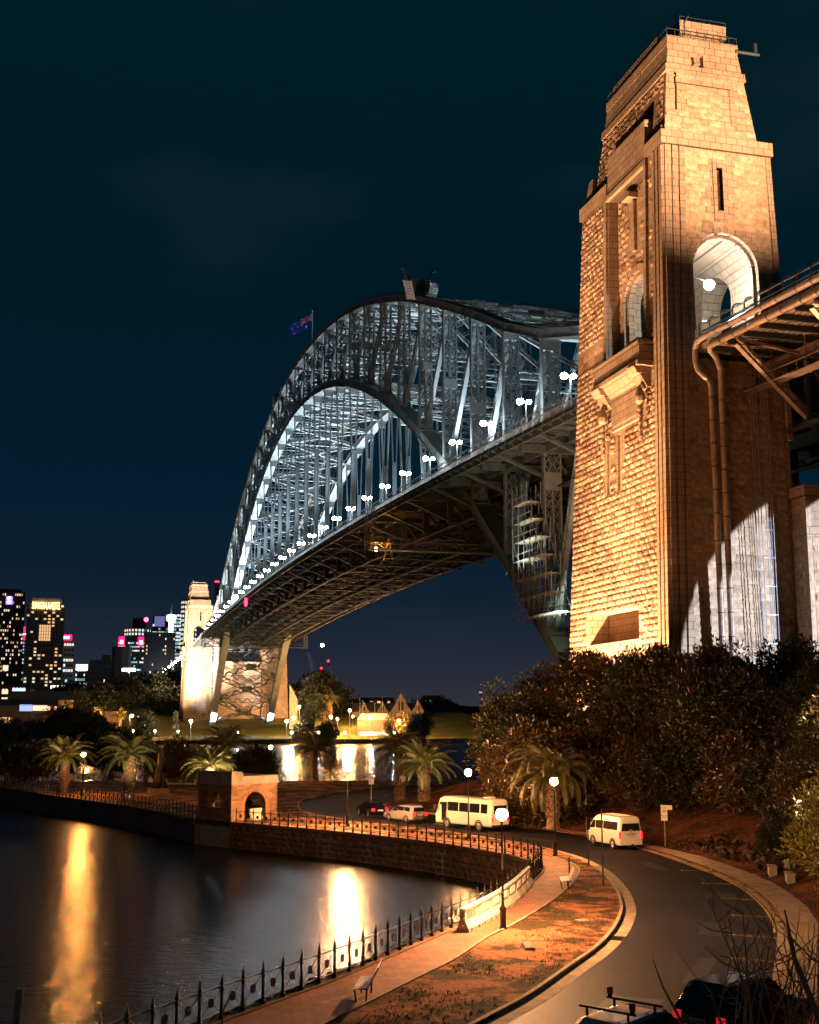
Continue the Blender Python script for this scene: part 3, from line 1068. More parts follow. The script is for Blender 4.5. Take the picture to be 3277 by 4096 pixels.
# big bearings at the far end and the pair at the near end
for x in (0, 503):
    for Y in (15, -15):
        mb = MB()
        sx = 1 if x == 503 else -1
        mb.frustum((x - 3.4, x + 3.4, Y - 3.0, Y + 3.0), (x - 1.6, x + 1.6, Y - 1.9, Y + 1.9), 2.6, 9.5)
        for j in range(6):
            mb.box(x - 3.3 + j * 1.25, x - 3.05 + j * 1.25, Y - 3.3, Y + 3.3, 2.6, 5.0)
        mb.build('bearing', Ch, bridge)
def lerp_(a, b): return (a + b) / 2


# cross bracing of the far end portal seen under the deck: between the lower chords
for k0, k1 in ((28, 27.2), (27.2, 26.4), (26.4, 25.6)):
    mb = MB()
    x0, x1 = k0 * PL, k1 * PL
    z0, z1 = zlow(k0), zlow(k1)
    laced(mb, (x0, -13.5, z0 + 1.0), (x1, 13.5, z1 - 0.5), 2.2, 1.3, 3.0, 0.5)
    laced(mb, (x0, 13.5, z0 + 1.0), (x1, -13.5, z1 - 0.5), 2.2, 1.3, 3.0, 0.5)
    laced(mb, (x1, -13.5, z1), (x1, 13.5, z1), 2.2, 0.9, 2.4, 0.4)
    mb.bar((lerp_(x0, x1), -2.6, lerp_(z0, z1)), (lerp_(x0, x1), 2.6, lerp_(z0, z1)), 1.5, 3.2)
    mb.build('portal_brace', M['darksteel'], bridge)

# deck
dk = bpy.data.objects.new('deck', None); COL.objects.link(dk); dk.parent = bridge
xs = [-20 + i * (543.0 / 30) for i in range(31)]


def deck_run(mb, y0, y1, dz0, dz1, X=xs, m=0):
    for a, b in zip(X[:-1], X[1:]):
        mb.hexa([(a, y0, zdeck(a) + dz0), (b, y0, zdeck(b) + dz0), (b, y1, zdeck(b) + dz0), (a, y1, zdeck(a) + dz0),
                 (a, y0, zdeck(a) + dz1), (b, y0, zdeck(b) + dz1), (b, y1, zdeck(b) + dz1), (a, y1, zdeck(a) + dz1)], m)


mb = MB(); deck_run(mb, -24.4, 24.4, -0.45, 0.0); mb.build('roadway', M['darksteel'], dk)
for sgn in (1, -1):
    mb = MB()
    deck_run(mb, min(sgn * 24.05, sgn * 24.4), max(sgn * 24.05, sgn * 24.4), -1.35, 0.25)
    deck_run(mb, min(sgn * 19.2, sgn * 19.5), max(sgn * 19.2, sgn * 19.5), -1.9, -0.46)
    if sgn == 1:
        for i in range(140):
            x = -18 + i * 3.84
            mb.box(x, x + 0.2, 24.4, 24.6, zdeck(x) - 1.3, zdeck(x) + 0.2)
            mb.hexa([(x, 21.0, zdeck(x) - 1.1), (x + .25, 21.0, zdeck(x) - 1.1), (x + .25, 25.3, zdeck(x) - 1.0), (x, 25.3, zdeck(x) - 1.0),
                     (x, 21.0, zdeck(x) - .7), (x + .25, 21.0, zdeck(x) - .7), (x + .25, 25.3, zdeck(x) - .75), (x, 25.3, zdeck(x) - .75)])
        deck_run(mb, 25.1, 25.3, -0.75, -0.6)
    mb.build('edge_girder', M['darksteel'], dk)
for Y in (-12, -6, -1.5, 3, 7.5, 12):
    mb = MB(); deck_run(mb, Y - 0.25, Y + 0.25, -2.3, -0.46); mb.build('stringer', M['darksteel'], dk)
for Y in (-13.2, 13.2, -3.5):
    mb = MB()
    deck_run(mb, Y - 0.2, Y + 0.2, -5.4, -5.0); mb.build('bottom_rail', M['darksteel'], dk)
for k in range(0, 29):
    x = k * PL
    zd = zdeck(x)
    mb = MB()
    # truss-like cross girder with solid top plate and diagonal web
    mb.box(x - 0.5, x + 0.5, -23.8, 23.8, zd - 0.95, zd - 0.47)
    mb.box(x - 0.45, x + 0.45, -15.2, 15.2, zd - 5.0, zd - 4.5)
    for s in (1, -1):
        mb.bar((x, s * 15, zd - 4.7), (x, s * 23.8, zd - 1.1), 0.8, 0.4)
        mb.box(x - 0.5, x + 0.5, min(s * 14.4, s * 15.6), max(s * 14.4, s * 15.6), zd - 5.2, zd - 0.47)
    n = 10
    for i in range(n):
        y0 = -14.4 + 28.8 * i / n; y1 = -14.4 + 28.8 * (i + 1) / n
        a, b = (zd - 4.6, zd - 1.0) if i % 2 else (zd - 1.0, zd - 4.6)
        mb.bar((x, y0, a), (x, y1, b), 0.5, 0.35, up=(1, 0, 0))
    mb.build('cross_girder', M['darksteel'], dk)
    if k < 28:
        mb = MB()
        x1 = x + PL
        for s in (1, -1):
            mb.bar((x, s * 14.6, zd - 4.8), (x + PL / 2, s * 4, zd - 4.8), 0.5, 0.3)
            mb.bar((x1, s * 14.6, zd - 4.8), (x + PL / 2, s * 4, zd - 4.8), 0.5, 0.3)
        mb.box(x + PL / 2 - 0.3, x + PL / 2 + 0.3, -23.5, 23.5, zd - 1.6, zd - 0.47)
        mb.build('deck_bracing', M['darksteel'], dk)


def rail_run(mb, x0, x1, Y, st=2.5, sgn=1, r=.045):
    n = int((x1 - x0) / st)
    for i in range(n + 1):
        x = x0 + (x1 - x0) * i / n
        z = zdeck(x)
        # hooped fence post: curves in over the footway
        mb.tube([(x, Y, z), (x, Y, z + 1.9), (x, Y - 0.12 * sgn, z + 2.25), (x, Y - 0.45 * sgn, z + 2.5), (x, Y - 0.9 * sgn, z + 2.55)], r, 5)
        if i < n:
            xb = x0 + (x1 - x0) * (i + 1) / n
            zb = zdeck(xb)
            for h, q in ((0.3, 0.04), (1.25, 0.06), (1.9, 0.03)):
                mb.bar((x, Y, z + h), (xb, Y, zb + h), q * 2, q * 2)
            mb.bar((x, Y - 0.9 * sgn, z + 2.55), (xb, Y - 0.9 * sgn, zb + 2.55), 0.05, 0.05)
            for j in range(1, 8):
                t = j / 8
                xx = x + (xb - x) * t; zz = z + (zb - z) * t
                mb.bar((xx, Y, zz + 0.3), (xx, Y, zz + 1.25), 0.05, 0.03)


mb = MB(); rail_run(mb, -19, 262, 24.3); mb.build('safety_fence', M['galv'], dk)
mb = MB(); rail_run(mb, 262, 522, 24.3, 3.2); mb.build('safety_fence', M['galv'], dk)
# maintenance gantries slung under the deck
for x, lab, lit in ((97.0, 'maintenance gantry nearer the near tower, spanning under the deck', 1), (455, 'far maintenance gantry under the deck, close to the far tower', 0)):
    g = thing('maintenance_gantry', lab, 'gantry', (x, 0, 0))
    zd = zdeck(x)
    b = 8.2 if lit else 7.0
    mb = MB()
    for yy in (-1.2, 1.2):
        for h in (0, 1.5):
            mb.bar((yy, -25.5, zd - b + h), (yy, 25.5, zd - b + h), 0.22, 0.22)
        for i in range(24):
            y0 = -25.5 + 51 * i / 24; y1 = y0 + 51 / 24
            mb.bar((yy, y0, zd - b + (1.5 if i % 2 else 0)), (yy, y1, zd - b + (0 if i % 2 else 1.5)), 0.12, 0.12)
            mb.bar((yy, y0, zd - b + 1.5), (yy, y0, zd - b + 2.6), 0.06, 0.06)
        mb.bar((yy, -25.5, zd - b + 2.6), (yy, 25.5, zd - b + 2.6), 0.08, 0.08)
    mb.box(-1.2, 1.2, -25.5, 25.5, zd - b - 0.12, zd - b)
    mb.build('walkway', M['darksteel'] if not lit else St, g)
    for s in (-1, 1):
        mb = MB()
        for yy in (-1.2, 1.2):
            for y2 in (24.9, 26.3):
                mb.bar((yy, s * y2, zd - b - 0.5), (yy, s * y2, zd + (1.0 if lit else -1)), 0.2, 0.2)
            for j in range(5):
                z0 = zd - b + j * (b / 5); mb.bar((yy, s * 24.9, z0), (yy, s * 26.3, z0 + b / 5), 0.1, 0.1)
        for j in range(6):
            z0 = zd - b + j * (b / 5)
            mb.bar((-1.2, s * 24.9, z0), (1.2, s * 24.9, z0), 0.12, 0.12)
        mb.build('hanging_frame', St, g)
# step ladder on the near gantry
mb = MB()
for s in (-0.45, 0.45):
    mb.bar((97.6 + s, 22.2, 45.2), (97.6 + s, 21.2, 49.8), 0.08, 0.08)
    mb.bar((97.6 + s, 20.2, 45.2), (97.6 + s, 21.2, 49.8), 0.08, 0.08)
for j in range(6):
    t = j / 6
    mb.bar((97.15, 22.2 - t, 45.2 + 4.6 * t), (98.05, 22.2 - t, 45.2 + 4.6 * t), 0.1, 0.06)
o_ = mb.build('step_ladder', mat_plain('yellow_ladder', (0.75, 0.6, 0.2), 0.5)); tag(o_, 'small yellow step ladder standing on the near gantry under the deck', 'ladder')

# maintenance cranes on the top chord
def arch_crane(name, label, k, both, scale=1.0):
    x = k * PL; 
    z = ZT[int(k)] + (ZT[min(28, int(k) + 1)] - ZT[int(k)]) * (k - int(k))
    g = thing(name, label, 'crane', (x, 15, z + 0.7), pi / 2 if both else 0, None, scale)
    mb = MB(); mb.box(-2.4, 2.4, -1.7, 1.7, 0.2, 3.8); mb.box(-2.7, 2.7, -1.9, 1.9, 3.8, 4.05); mb.box(-3.2, 3.2, -0.4, 0.4, 0, 0.5)
    mb.box(-1.0, 0.2, 1.7, 1.85, 1.2, 3.0)
    mb.build('winch_house', M['darksteel'], g)
    for s in ((1, -1) if both else (1,)):
        mb = MB()
        for dx in (-0.5, 0.5):
            mb.bar((s * 2.2, dx, 3.8), (s * 3.6, dx * 0.4, 7.0), 0.22, 0.22)
            mb.bar((s * 0.8, dx, 3.9), (s * 3.6, dx * 0.4, 7.0), 0.12, 0.12)
        for j in range(5):
            t = j / 5; mb.bar((s * (2.2 + 1.4 * t), -0.5 + .3 * t, 3.8 + 3.2 * t), (s * (2.2 + 1.4 * t), 0.5 - .3 * t, 3.8 + 3.2 * (t + .1)), 0.1, 0.1)
        mb.bar((s * 3.2, 0, 7.0), (s * 4.6, 0, 7.1), 0.3, 0.5)
        mb.build('jib', M['darksteel'], g)
        mb = MB()
        for j in range(9):
            t = j / 8
            mb.box(s * 3.6 - 0.9 - s * t * 1.0, s * 3.6 + 0.9 - s * t * 1.0, 2.3, 2.6, 2.6 - 4.2 * t, 2.95 - 4.2 * t)
        for dx in (-0.95, 0.95):
            mb.bar((s * 3.6 + dx, 2.45, 3.1), (s * 2.6 + dx, 2.45, -1.8), 0.14, 0.3)
            mb.bar((s * 3.6 + dx, 2.45, 3.1), (s * 3.6 + dx, 0.6, 3.4), 0.12, 0.12)
        mb.bar((s * 3.6, 2.45, 3.1), (s * 4.2, 0.2, 7.0), 0.05, 0.05)
        mb.build('work_platform', M['white'], g)


arch_crane('maintenance_crane', 'dark maintenance crane with two jibs on top of the arch, right of the flag', 5.3, True, 0.9)
arch_crane('maintenance_crane', 'small maintenance crane far down the left side of the arch top', 16.4, False, 0.8)

# flagpole and flag
def flag():
    bx = at_d(1249, 1390, 0); 
    d = ray(1249, 1375); t = (-15 - CAM_P.y) / d.y
    base = CAM_P + d * t
    g = thing('flagpole', 'white flagpole with a blue flag above the arch, left of the crane', 'flagpole', (base.x, -15, 131.0))
    top = CAM_P + ray(1250, 1234) * t
    h = top.z - 131.0
    mb = MB(); mb.tube([(0, 0, 0), (0, 0, h)], [0.28, 0.16], 8); mb.sphere((0, 0, h), 0.3, 8, 6); mb.build('pole', M['white'], g)
    # flag 12 m x 6 m flying to the left, drooping
    fm = M['flagblue'] = mat_plain('flag_blue', (0.02, 0.035, 0.30), 0.8, var=0.1)
    fr = mat_plain('flag_red', (0.6, 0.02, 0.03), 0.8, var=0.05)
    fwh = mat_plain('flag_white', (0.75, 0.75, 0.75), 0.8, var=0.05)
    Wd, Hd = 13.5, 6.8
    dirx = Vector((0.45, 0.89, 0)).normalized()

    def P_(u, v, off=0.0):
        # u along the fly, v down the hoist
        p = dirx * (u * Wd * 0.86) + Vector((0, 0, -v * Hd - u * Wd * 0.36 + h - 1.4))
        n = Vector((-dirx.y, dirx.x, 0))
        return p + n * (0.5 * sin(u * 9) * u + off)
    def patch(mb, u0, v0, u1, v1, off, nu=12):
        for i in range(nu):
            a = u0 + (u1 - u0) * i / nu; b = u0 + (u1 - u0) * (i + 1) / nu
            mb.add([P_(a, v0, off), P_(b, v0, off), P_(b, v1, off), P_(a, v1, off)], [(0, 1, 2, 3)])
    def band(mb, u0, v0, u1, v1, w, off):
        n = 8
        d2 = Vector(((u1 - u0) * 2, v1 - v0)); d2.normalize(); nn = Vector((-d2.y, d2.x)) * w
        for i in range(n):
            ua, va = u0 + (u1 - u0) * i / n, v0 + (v1 - v0) * i / n
            ub, vb = u0 + (u1 - u0) * (i + 1) / n, v0 + (v1 - v0) * (i + 1) / n
            mb.add([P_(ua - nn.x / 2, va - nn.y, off), P_(ub - nn.x / 2, vb - nn.y, off), P_(ub + nn.x / 2, vb + nn.y, off), P_(ua + nn.x / 2, va + nn.y, off)], [(0, 1, 2, 3)])
    cloth = MB(); patch(cloth, 0, 0, 1, 1, 0); f_ = cloth.build('flag_cloth', fm, g)
    wb, rb = MB(), MB()
    for off in (0.05, -0.05):
        for a in ((0, 0, .5, .5), (0, .5, .5, 0)):
            band(wb, *a, 0.05, off); band(rb, *a, 0.02, off * 1.6)
        band(wb, 0, .25, .5, .25, 0.085, off * 2); band(wb, .25, 0, .25, .5, 0.085, off * 2)
        band(rb, 0, .25, .5, .25, 0.05, off * 2.6); band(rb, .25, 0, .25, .5, 0.05, off * 2.6)
        for cu, cv, r in ((.25, .76, .14), (.75, .18, .07), (.75, .83, .07), (.63, .44, .07), (.87, .38, .07), (.8, .55, .04)):
            n = 14
            vs = [P_(cu, cv, off)] + [P_(cu + (r if i % 2 == 0 else r * 0.45) * sin(2 * pi * i / n) / 2, cv - (r if i % 2 == 0 else r * 0.45) * cos(2 * pi * i / n), off) for i in range(n)]
            wb.add(vs, [(0, 1 + i, 1 + (i + 1) % n) for i in range(n)])
    wb.build('white_emblems', fwh, f_); rb.build('red_crosses', fr, f_)


flag()

# deck lamps: poles with a double head at every panel point, near side; and the far side row
lampm = None


def deck_lamp(k, x, Y, label, group):
    global lampm
    z = zdeck(x)
    if lampm is None:
        a = MB(); a.tube([(0, 0, -0.2), (0, 0, 7.6)], [0.16, 0.09], 7); a.bar((0, -0.1, 7.5), (0, 1.5, 7.7), 0.1, 0.1); a.bar((0, 0.1, 7.5), (0, -0.8, 7.6), 0.1, 0.1)
        pm = a.mesh('pole', M['galv'])
        b = MB(); b.sphere((0, 0, 0), 0.55, 12, 8, sz=0.85)
        lampm = (pm, b.mesh('lamp_head', M['whitelamp'], True))
    t = thing('deck_lamp', label, 'street lamp', (x, Y, z), 0, group)
    link('pole', lampm[0], t)
    link('lamp_head', lampm[1], t, (0, 0.95, 7.45)); link('lamp_head', lampm[1], t, (0, -0.5, 7.5), scale=0.75)


for k in range(29):
    x = k * PL - 0.9
    deck_lamp(k, x, 19.4, 'white lamp on the near edge of the bridge deck, %s from the near tower' % ORD[k], 'white lamps along the near edge of the bridge deck')
for k in range(0, 29, 2):
    deck_lamp(k, k * PL + 3, -19.4, 'white lamp on the far edge of the bridge deck, %s from the near tower' % ORD[k // 2], 'white lamps along the far edge of the bridge deck')


# truss floodlights standing on the deck beside the hangers, aimed up at the steel
def spot(loc, target, power, color, size_deg, blend=0.4, radius=0.25, name='floodlight_beam', parent=None):
    li = bpy.data.lights.new(name, 'SPOT')
    li.energy = power; li.color = color; li.spot_size = radians(size_deg); li.spot_blend = blend; li.shadow_soft_size = radius
    o = bpy.data.objects.new(name, li); COL.objects.link(o)
    d = (Vector(target) - Vector(loc)).normalized()
    o.matrix_world = Matrix.Translation(Vector(loc)) @ d.to_track_quat('-Z', 'Y').to_matrix().to_4x4()
    if parent is not None:
        mw = o.matrix_world.copy(); o.parent = parent; o.matrix_parent_inverse = parent.matrix_world.inverted()
    return o


fix = MB(); fix.box(-0.28, 0.28, -0.2, 0.2, 0.12, 0.5); fix.box(-0.34, 0.34, -0.25, 0.25, 0.5, 0.56); fix.box(-0.08, 0.08, -0.08, 0.08, 0, 0.14)
FIXM = fix.mesh('flood_housing', M['darksteel'])


def flood(loc, target, power, color, size, label, group=None, blend=0.5, radius=0.25, scale=1.0):
    """a floodlight: a housing on the ground or deck and its beam"""
    t = thing('floodlight', label, 'floodlight', loc, 0, group)
    link('housing', FIXM, t, scale=scale)
    d = (Vector(target) - Vector(loc)).normalized()
    li = bpy.data.lights.new('beam', 'SPOT')
    li.energy = power; li.color = color; li.spot_size = radians(size); li.spot_blend = blend; li.shadow_soft_size = radius
    o = bpy.data.objects.new('beam', li); COL.objects.link(o); o.parent = t
    o.matrix_local = Matrix.Translation(Vector((0, 0, 0.75 * scale))) @ d.to_track_quat('-Z', 'Y').to_matrix().to_4x4()
    return t


TRUSS_W = 120000
for k in range(1, 28):
    x = k * PL + 9.0
    z = zdeck(x)
    up = ZT[k]
    for s in (1, -1):
        if zlow(k) > z or k in (1, 2, 3, 25, 26, 27):
            flood((x, s * 11.5, z + 0.02), (x - 3, s * 14.8, up), TRUSS_W * (1.0 if k < 14 else 1.5) * (0.5 + 0.9 * ((up - z) / 75.0) ** 2), (0.72, 0.88, 1.0), 66,
                  ('floodlight on the near side of the deck below the truss, %s from the near tower' if s == 1 else 'floodlight on the far side of the deck below the truss, %s from the near tower') % ORD[k - 1],
                  'floodlights along the deck aimed up at the trusses', 0.8, 0.3, 0.8)

# navigation light, and orange lamps on the gantries
t_ = thing('navigation_light', 'red oval navigation light under the near edge of the deck at mid span', 'navigation light', (300, 25.3, zdeck(300) - 3.0))
mb = MB(); mb.lathe([(0.15, -1.6), (0.5, -1.2), (0.62, 0), (0.5, 1.2), (0.15, 1.6)], 12); mb.build('red_lens', M['redlamp'], t_, True)
mb = MB(); mb.bar((0, 0, 1.5), (0, -0.9, 2.6), 0.15, 0.15); mb.build('bracket', M['darksteel'], t_)


def hung_lamp(px, py, d, label, mat=None, r=0.32):
    p = at_d(px, py, d)
    t = thing('orange_lamp', label, 'lamp', p)
    mb = MB(); mb.sphere((0, 0, 0), r, 10, 7); mb.build('globe', mat or M['sodiumfar'], t, True)
    mb = MB(); mb.bar((0, 0, r * 0.8), (0, 0, r + 1.2), 0.08, 0.08); mb.build('bracket', M['darksteel'], t)
    return t


hung_lamp(1504, 2197, 262, 'orange lamp hanging under the near gantry below the deck', M['gantrylamp'], r=0.4)
hung_lamp(1290, 2581, 640, 'orange lamp hanging at the right end of the far gantry', M['gantrylamp'], r=0.8)
hung_lamp(842, 2569, 655, 'orange lamp beside the far stone tower under the deck edge', M['gantrylamp'], r=0.8)
# ================================================================= granite towers
def lerp(a, b, t): return a + (b - a) * t


class Tower:
    """local frame: u runs from the outer (land) end towards the span, v from the bridge side outwards."""
    def __init__(s, ox, oy, su, sv, zb):
        s.ox, s.oy, s.su, s.sv, s.zb = ox, oy, su, sv, zb

    def w(s, u, v, z): return (s.ox + s.su * u, s.oy + s.sv * v, z)

    def u0(s, z): return lerp(0.0, 0.7, (z - 12) / 60)

    def u1(s, z): return lerp(26.6, 22.4, (z - 12) / 60)

    def v1(s, z): return lerp(15.0, 13.4, (z - 12) / 60)

    def v0(s, z): return lerp(0.0, 0.5, (z - 12) / 60)

    def fr(s, mb, a, b, z0, z1, m=0):
        """frustum; a, b = (u0, u1, v0, v1)"""
        c = [s.w(a[0], a[2], z0), s.w(a[1], a[2], z0), s.w(a[1], a[3], z0), s.w(a[0], a[3], z0),
             s.w(b[0], b[2], z1), s.w(b[1], b[2], z1), s.w(b[1], b[3], z1), s.w(b[0], b[3], z1)]
        if s.su * s.sv < 0:
            c = [c[0], c[3], c[2], c[1], c[4], c[7], c[6], c[5]]
        mb.hexa(c, m)

    def slab(s, mb, z0, z1, grow=0.0, m=0, top=0):
        f = (lambda z: (s.u0(z), s.u1(z), s.v0(z), s.v1(z))) if not top else s.up
        a, b = f(z0), f(z1)
        g = grow
        s.fr(mb, (a[0] - g, a[1] + g, a[2] - g, a[3] + g), (b[0] - g, b[1] + g, b[2] - g, b[3] + g), z0, z1, m)

    def up(s, z):
        t = (z - 73.6) / 11.0
        return (lerp(1.5, 2.0, t), lerp(20.2, 18.0, t), lerp(1.4, 3.1, t), lerp(12.7, 11.7, t))


def arch_prism(w, uc, hw, z0, zs, v_a, v_b, n=14):
    """closed prism with a round head, cutting through v_a..v_b (w maps (u, v, z) to the world)"""
    pr = [(uc - hw, z0), (uc + hw, z0)] + [(uc + hw * cos(pi * i / n), zs + hw * sin(pi * i / n)) for i in range(n + 1)]
    vs = [w(u, v_a, z) for u, z in pr] + [w(u, v_b, z) for u, z in pr]
    k = len(pr)
    fs = [tuple(range(k)), tuple(reversed(range(k, 2 * k)))] + [(i, k + i, k + (i + 1) % k, (i + 1) % k) for i in range(k)]
    return vs, fs


def boolean_cut(mb, cutters, name, mats):
    o = mb.build(name, mats)
    for vs, fs in cutters:
        me = bpy.data.meshes.new('cut'); me.from_pydata([tuple(v) for v in vs], [], fs)
        bm = bmesh.new(); bm.from_mesh(me); bmesh.ops.recalc_face_normals(bm, faces=bm.faces); bm.to_mesh(me); bm.free()
        c = bpy.data.objects.new('cut', me); COL.objects.link(c)
        md = o.modifiers.new('b', 'BOOLEAN'); md.object = c; md.operation = 'DIFFERENCE'; md.solver = 'EXACT'
        dg = bpy.context.evaluated_depsgraph_get()
        nm = bpy.data.meshes.new_from_object(o.evaluated_get(dg))
        o.modifiers.clear()
        o.data = nm
        bpy.data.objects.remove(c)
    return o


def recalc(o):
    bm = bmesh.new(); bm.from_mesh(o.data); bmesh.ops.recalc_face_normals(bm, faces=bm.faces); bm.to_mesh(o.data); bm.free()


def block_face(mb, P, s_range, z_range, bh, bl, amp, holes, seed, nx=3, nz=2, joint=0.03, base=0.0):
    """rusticated ashlar: P(s, z, off) -> world.  holes(s, z) True where there is no block."""
    rnd = random.Random(seed)
    z0, z1 = z_range
    rows = int(round((z1 - z0) / bh))
    for r in range(rows):
        za = z0 + (z1 - z0) * r / rows; zb = z0 + (z1 - z0) * (r + 1) / rows
        a0, b0 = s_range((za + zb) / 2)
        s = a0 - (r % 2) * bl * 0.5 - rnd.random() * 0.2
        while s < b0:
            l = bl * (0.75 + 0.5 * rnd.random())
            a, b = max(a0, s), min(b0, s + l)
            s += l
            if b - a < 0.18 or holes((a + b) / 2, (za + zb) / 2) or holes(a + 0.1, (za + zb) / 2) or holes(b - 0.1, (za + zb) / 2):
                continue
            o_ = rnd.random() * amp * 0.5
            tl = (rnd.random() - 0.5) * amp
            vs, fs = [], []
            for j in range(nz + 1):
                for i in range(nx + 1):
                    u, v = i / nx, j / nz
                    ss = a + joint + (b - a - 2 * joint) * u
                    zz = za + joint + (zb - za - 2 * joint) * v
                    e = (i in (0, nx)) + (j in (0, nz))
                    off = base + (0.02 if e == 0 else 0.0) + (amp * 0.35 + o_ + tl * (v - 0.5) + amp * 0.8 * rnd.random() if e == 0 else amp * 0.45 * rnd.random() + o_ * 0.5)
                    vs.append(P(ss, zz, off))
            W_ = nx + 1
            for j in range(nz):
                for i in range(nx):
                    k = j * W_ + i
                    fs.append((k, k + 1, k + W_ + 1, k + W_))
            # thin rim back to the joint plane
            ring = [i for i in range(W_)] + [j * W_ + nx for j in range(1, nz + 1)] + [nz * W_ + i for i in range(nx - 1, -1, -1)] + [j * W_ for j in range(nz - 1, 0, -1)]
            nb = len(vs)
            for q in ring:
                i, j = q % W_, q // W_
                ss = a + joint + (b - a - 2 * joint) * i / nx
                zz = za + joint + (zb - za - 2 * joint) * j / nz
                vs.append(P(ss, zz, -0.02))
            m = len(ring)
            for q in range(m):
                fs.append((ring[q], nb + q, nb + (q + 1) % m, ring[(q + 1) % m]))
            mb.add(vs, fs)


def tower(name, label, ox, oy, su, sv, zb, near):
    T = Tower(ox, oy, su, sv, zb)
    root = thing(name, label, 'tower', (0, 0, 0))
    core = M['smooth'] if near else M['farstone']
    dress = M['smooth']
    cut = []
    # body below the big band, up to z 72, with a recess in the outboard face and arched openings right through
    mb = MB()
    T.slab(mb, zb, 72.0)
    RU0, RU1 = 5.0, 14.6
    cut.append(arch_prism(lambda u, v, z: T.w(u, v, z), 9.6, 3.3, 51.6, 57.6, -3, 18))                      # side arch
    cut.append(arch_prism(lambda u, v, z: T.w(v, u, z), 6.7, 3.9, 50.4, 58.6, -3, 30))                      # footway arch, along the bridge
    # recess in the outboard face
    vs = [T.w(RU0, 12.55, 49.8), T.w(RU1, 12.55, 49.8), T.w(RU1, 17, 49.8), T.w(RU0, 17, 49.8), T.w(RU0, 12.25, 71.2), T.w(RU1, 12.25, 71.2), T.w(RU1, 17, 71.2), T.w(RU0, 17, 71.2)]
    cut.append((vs, [(0, 3, 2, 1), (4, 5, 6, 7), (0, 1, 5, 4), (1, 2, 6, 5), (2, 3, 7, 6), (3, 0, 4, 7)]))
    if near:
        for uc in (12.0, 14.9):                      # pair of slits low on the outboard face
            vs = [T.w(uc - 0.3, 13.6, 36.2), T.w(uc + 0.3, 13.6, 36.2), T.w(uc + 0.3, 17, 36.2), T.w(uc - 0.3, 17, 36.2), T.w(uc - 0.3, 13.4, 42.6), T.w(uc + 0.3, 13.4, 42.6), T.w(uc + 0.3, 17, 42.6), T.w(uc - 0.3, 17, 42.6)]
            cut.append((vs, [(0, 3, 2, 1), (4, 5, 6, 7), (0, 1, 5, 4), (1, 2, 6, 5), (2, 3, 7, 6), (3, 0, 4, 7)]))
        vs = [T.w(7.2, 12.2, 19.5), T.w(20.2, 12.2, 19.5), T.w(20.2, 18, 19.5), T.w(7.2, 18, 19.5), T.w(7.2, 12.2, 23.0), T.w(20.2, 12.2, 23.0), T.w(20.2, 18, 23.0), T.w(7.2, 18, 23.0)]
        cut.append((vs, [(0, 3, 2, 1), (4, 5, 6, 7), (0, 1, 5, 4), (1, 2, 6, 5), (2, 3, 7, 6), (3, 0, 4, 7)]))
    # slit window in the outer end face and one in the upper recess
    for (ua, ub, va, vb, za, zb2) in ((-2, 1.8, 6.5, 7.2, 65.0, 70.0), (-2, 1.8, 9.0, 9.05, 60, 60.05), (20, 26, 6.5, 7.2, 65, 70)):
        vs = [T.w(ua, va, za), T.w(ub, va, za), T.w(ub, vb, za), T.w(ua, vb, za), T.w(ua, va, zb2), T.w(ub, va, zb2), T.w(ub, vb, zb2), T.w(ua, vb, zb2)]
        cut.append((vs, [(0, 3, 2, 1), (4, 5, 6, 7), (0, 1, 5, 4), (1, 2, 6, 5), (2, 3, 7, 6), (3, 0, 4, 7)]))
    body = boolean_cut(mb, cut, 'body', core)
    recalc(body); body.parent = root
    # upper stage
    mb = MB()
    T.slab(mb, 73.62, 84.6, top=1)
    uc_cut = []
    vs = [T.w(4.6, 11.6, 74.4), T.w(7.2, 11.6, 74.4), T.w(7.2, 15, 74.4), T.w(4.6, 15, 74.4), T.w(4.6, 11.4, 79.2), T.w(7.2, 11.4, 79.2), T.w(7.2, 15, 79.2), T.w(4.6, 15, 79.2)]
    uc_cut.append((vs, [(0, 3, 2, 1), (4, 5, 6, 7), (0, 1, 5, 4), (1, 2, 6, 5), (2, 3, 7, 6), (3, 0, 4, 7)]))
    vs = [T.w(0, 7.4, 82.3), T.w(3.2, 7.4, 82.3), T.w(3.2, 8.2, 82.3), T.w(0, 8.2, 82.3), T.w(0, 7.4, 83.9), T.w(3.2, 7.4, 83.9), T.w(3.2, 8.2, 83.9), T.w(0, 8.2, 83.9)]
    uc_cut.append((vs, [(0, 3, 2, 1), (4, 5, 6, 7), (0, 1, 5, 4), (1, 2, 6, 5), (2, 3, 7, 6), (3, 0, 4, 7)]))
    vs = [T.w(1.0, 11.0, 76.6), T.w(2.1, 11.0, 76.6), T.w(2.1, 11.35, 76.6), T.w(1.0, 11.35, 76.6), T.w(1.0, 10.8, 81.2), T.w(2.2, 10.8, 81.2), T.w(2.2, 11.15, 81.2), T.w(1.0, 11.15, 81.2)]
    uc_cut.append((vs, [(0, 3, 2, 1), (4, 5, 6, 7), (0, 1, 5, 4), (1, 2, 6, 5), (2, 3, 7, 6), (3, 0, 4, 7)]))
    ub = boolean_cut(mb, uc_cut, 'upper_stage', core); recalc(ub); ub.parent = root
    # bands
    mb = MB()
    a, b = (T.u0(72), T.u1(72), T.v0(72), T.v1(72)), 0.28
    T.fr(mb, (a[0] - b, RU0 - .1, a[2] - b, a[3] + b), (a[0] - b, RU0 - .1, a[2] - b, a[3] + b), 72.01, 73.6)
    T.fr(mb, (RU1 + .1, a[1] + b, a[2] - b, a[3] + b), (RU1 + .1, a[1] + b, a[2] - b, a[3] + b), 72.01, 73.6)
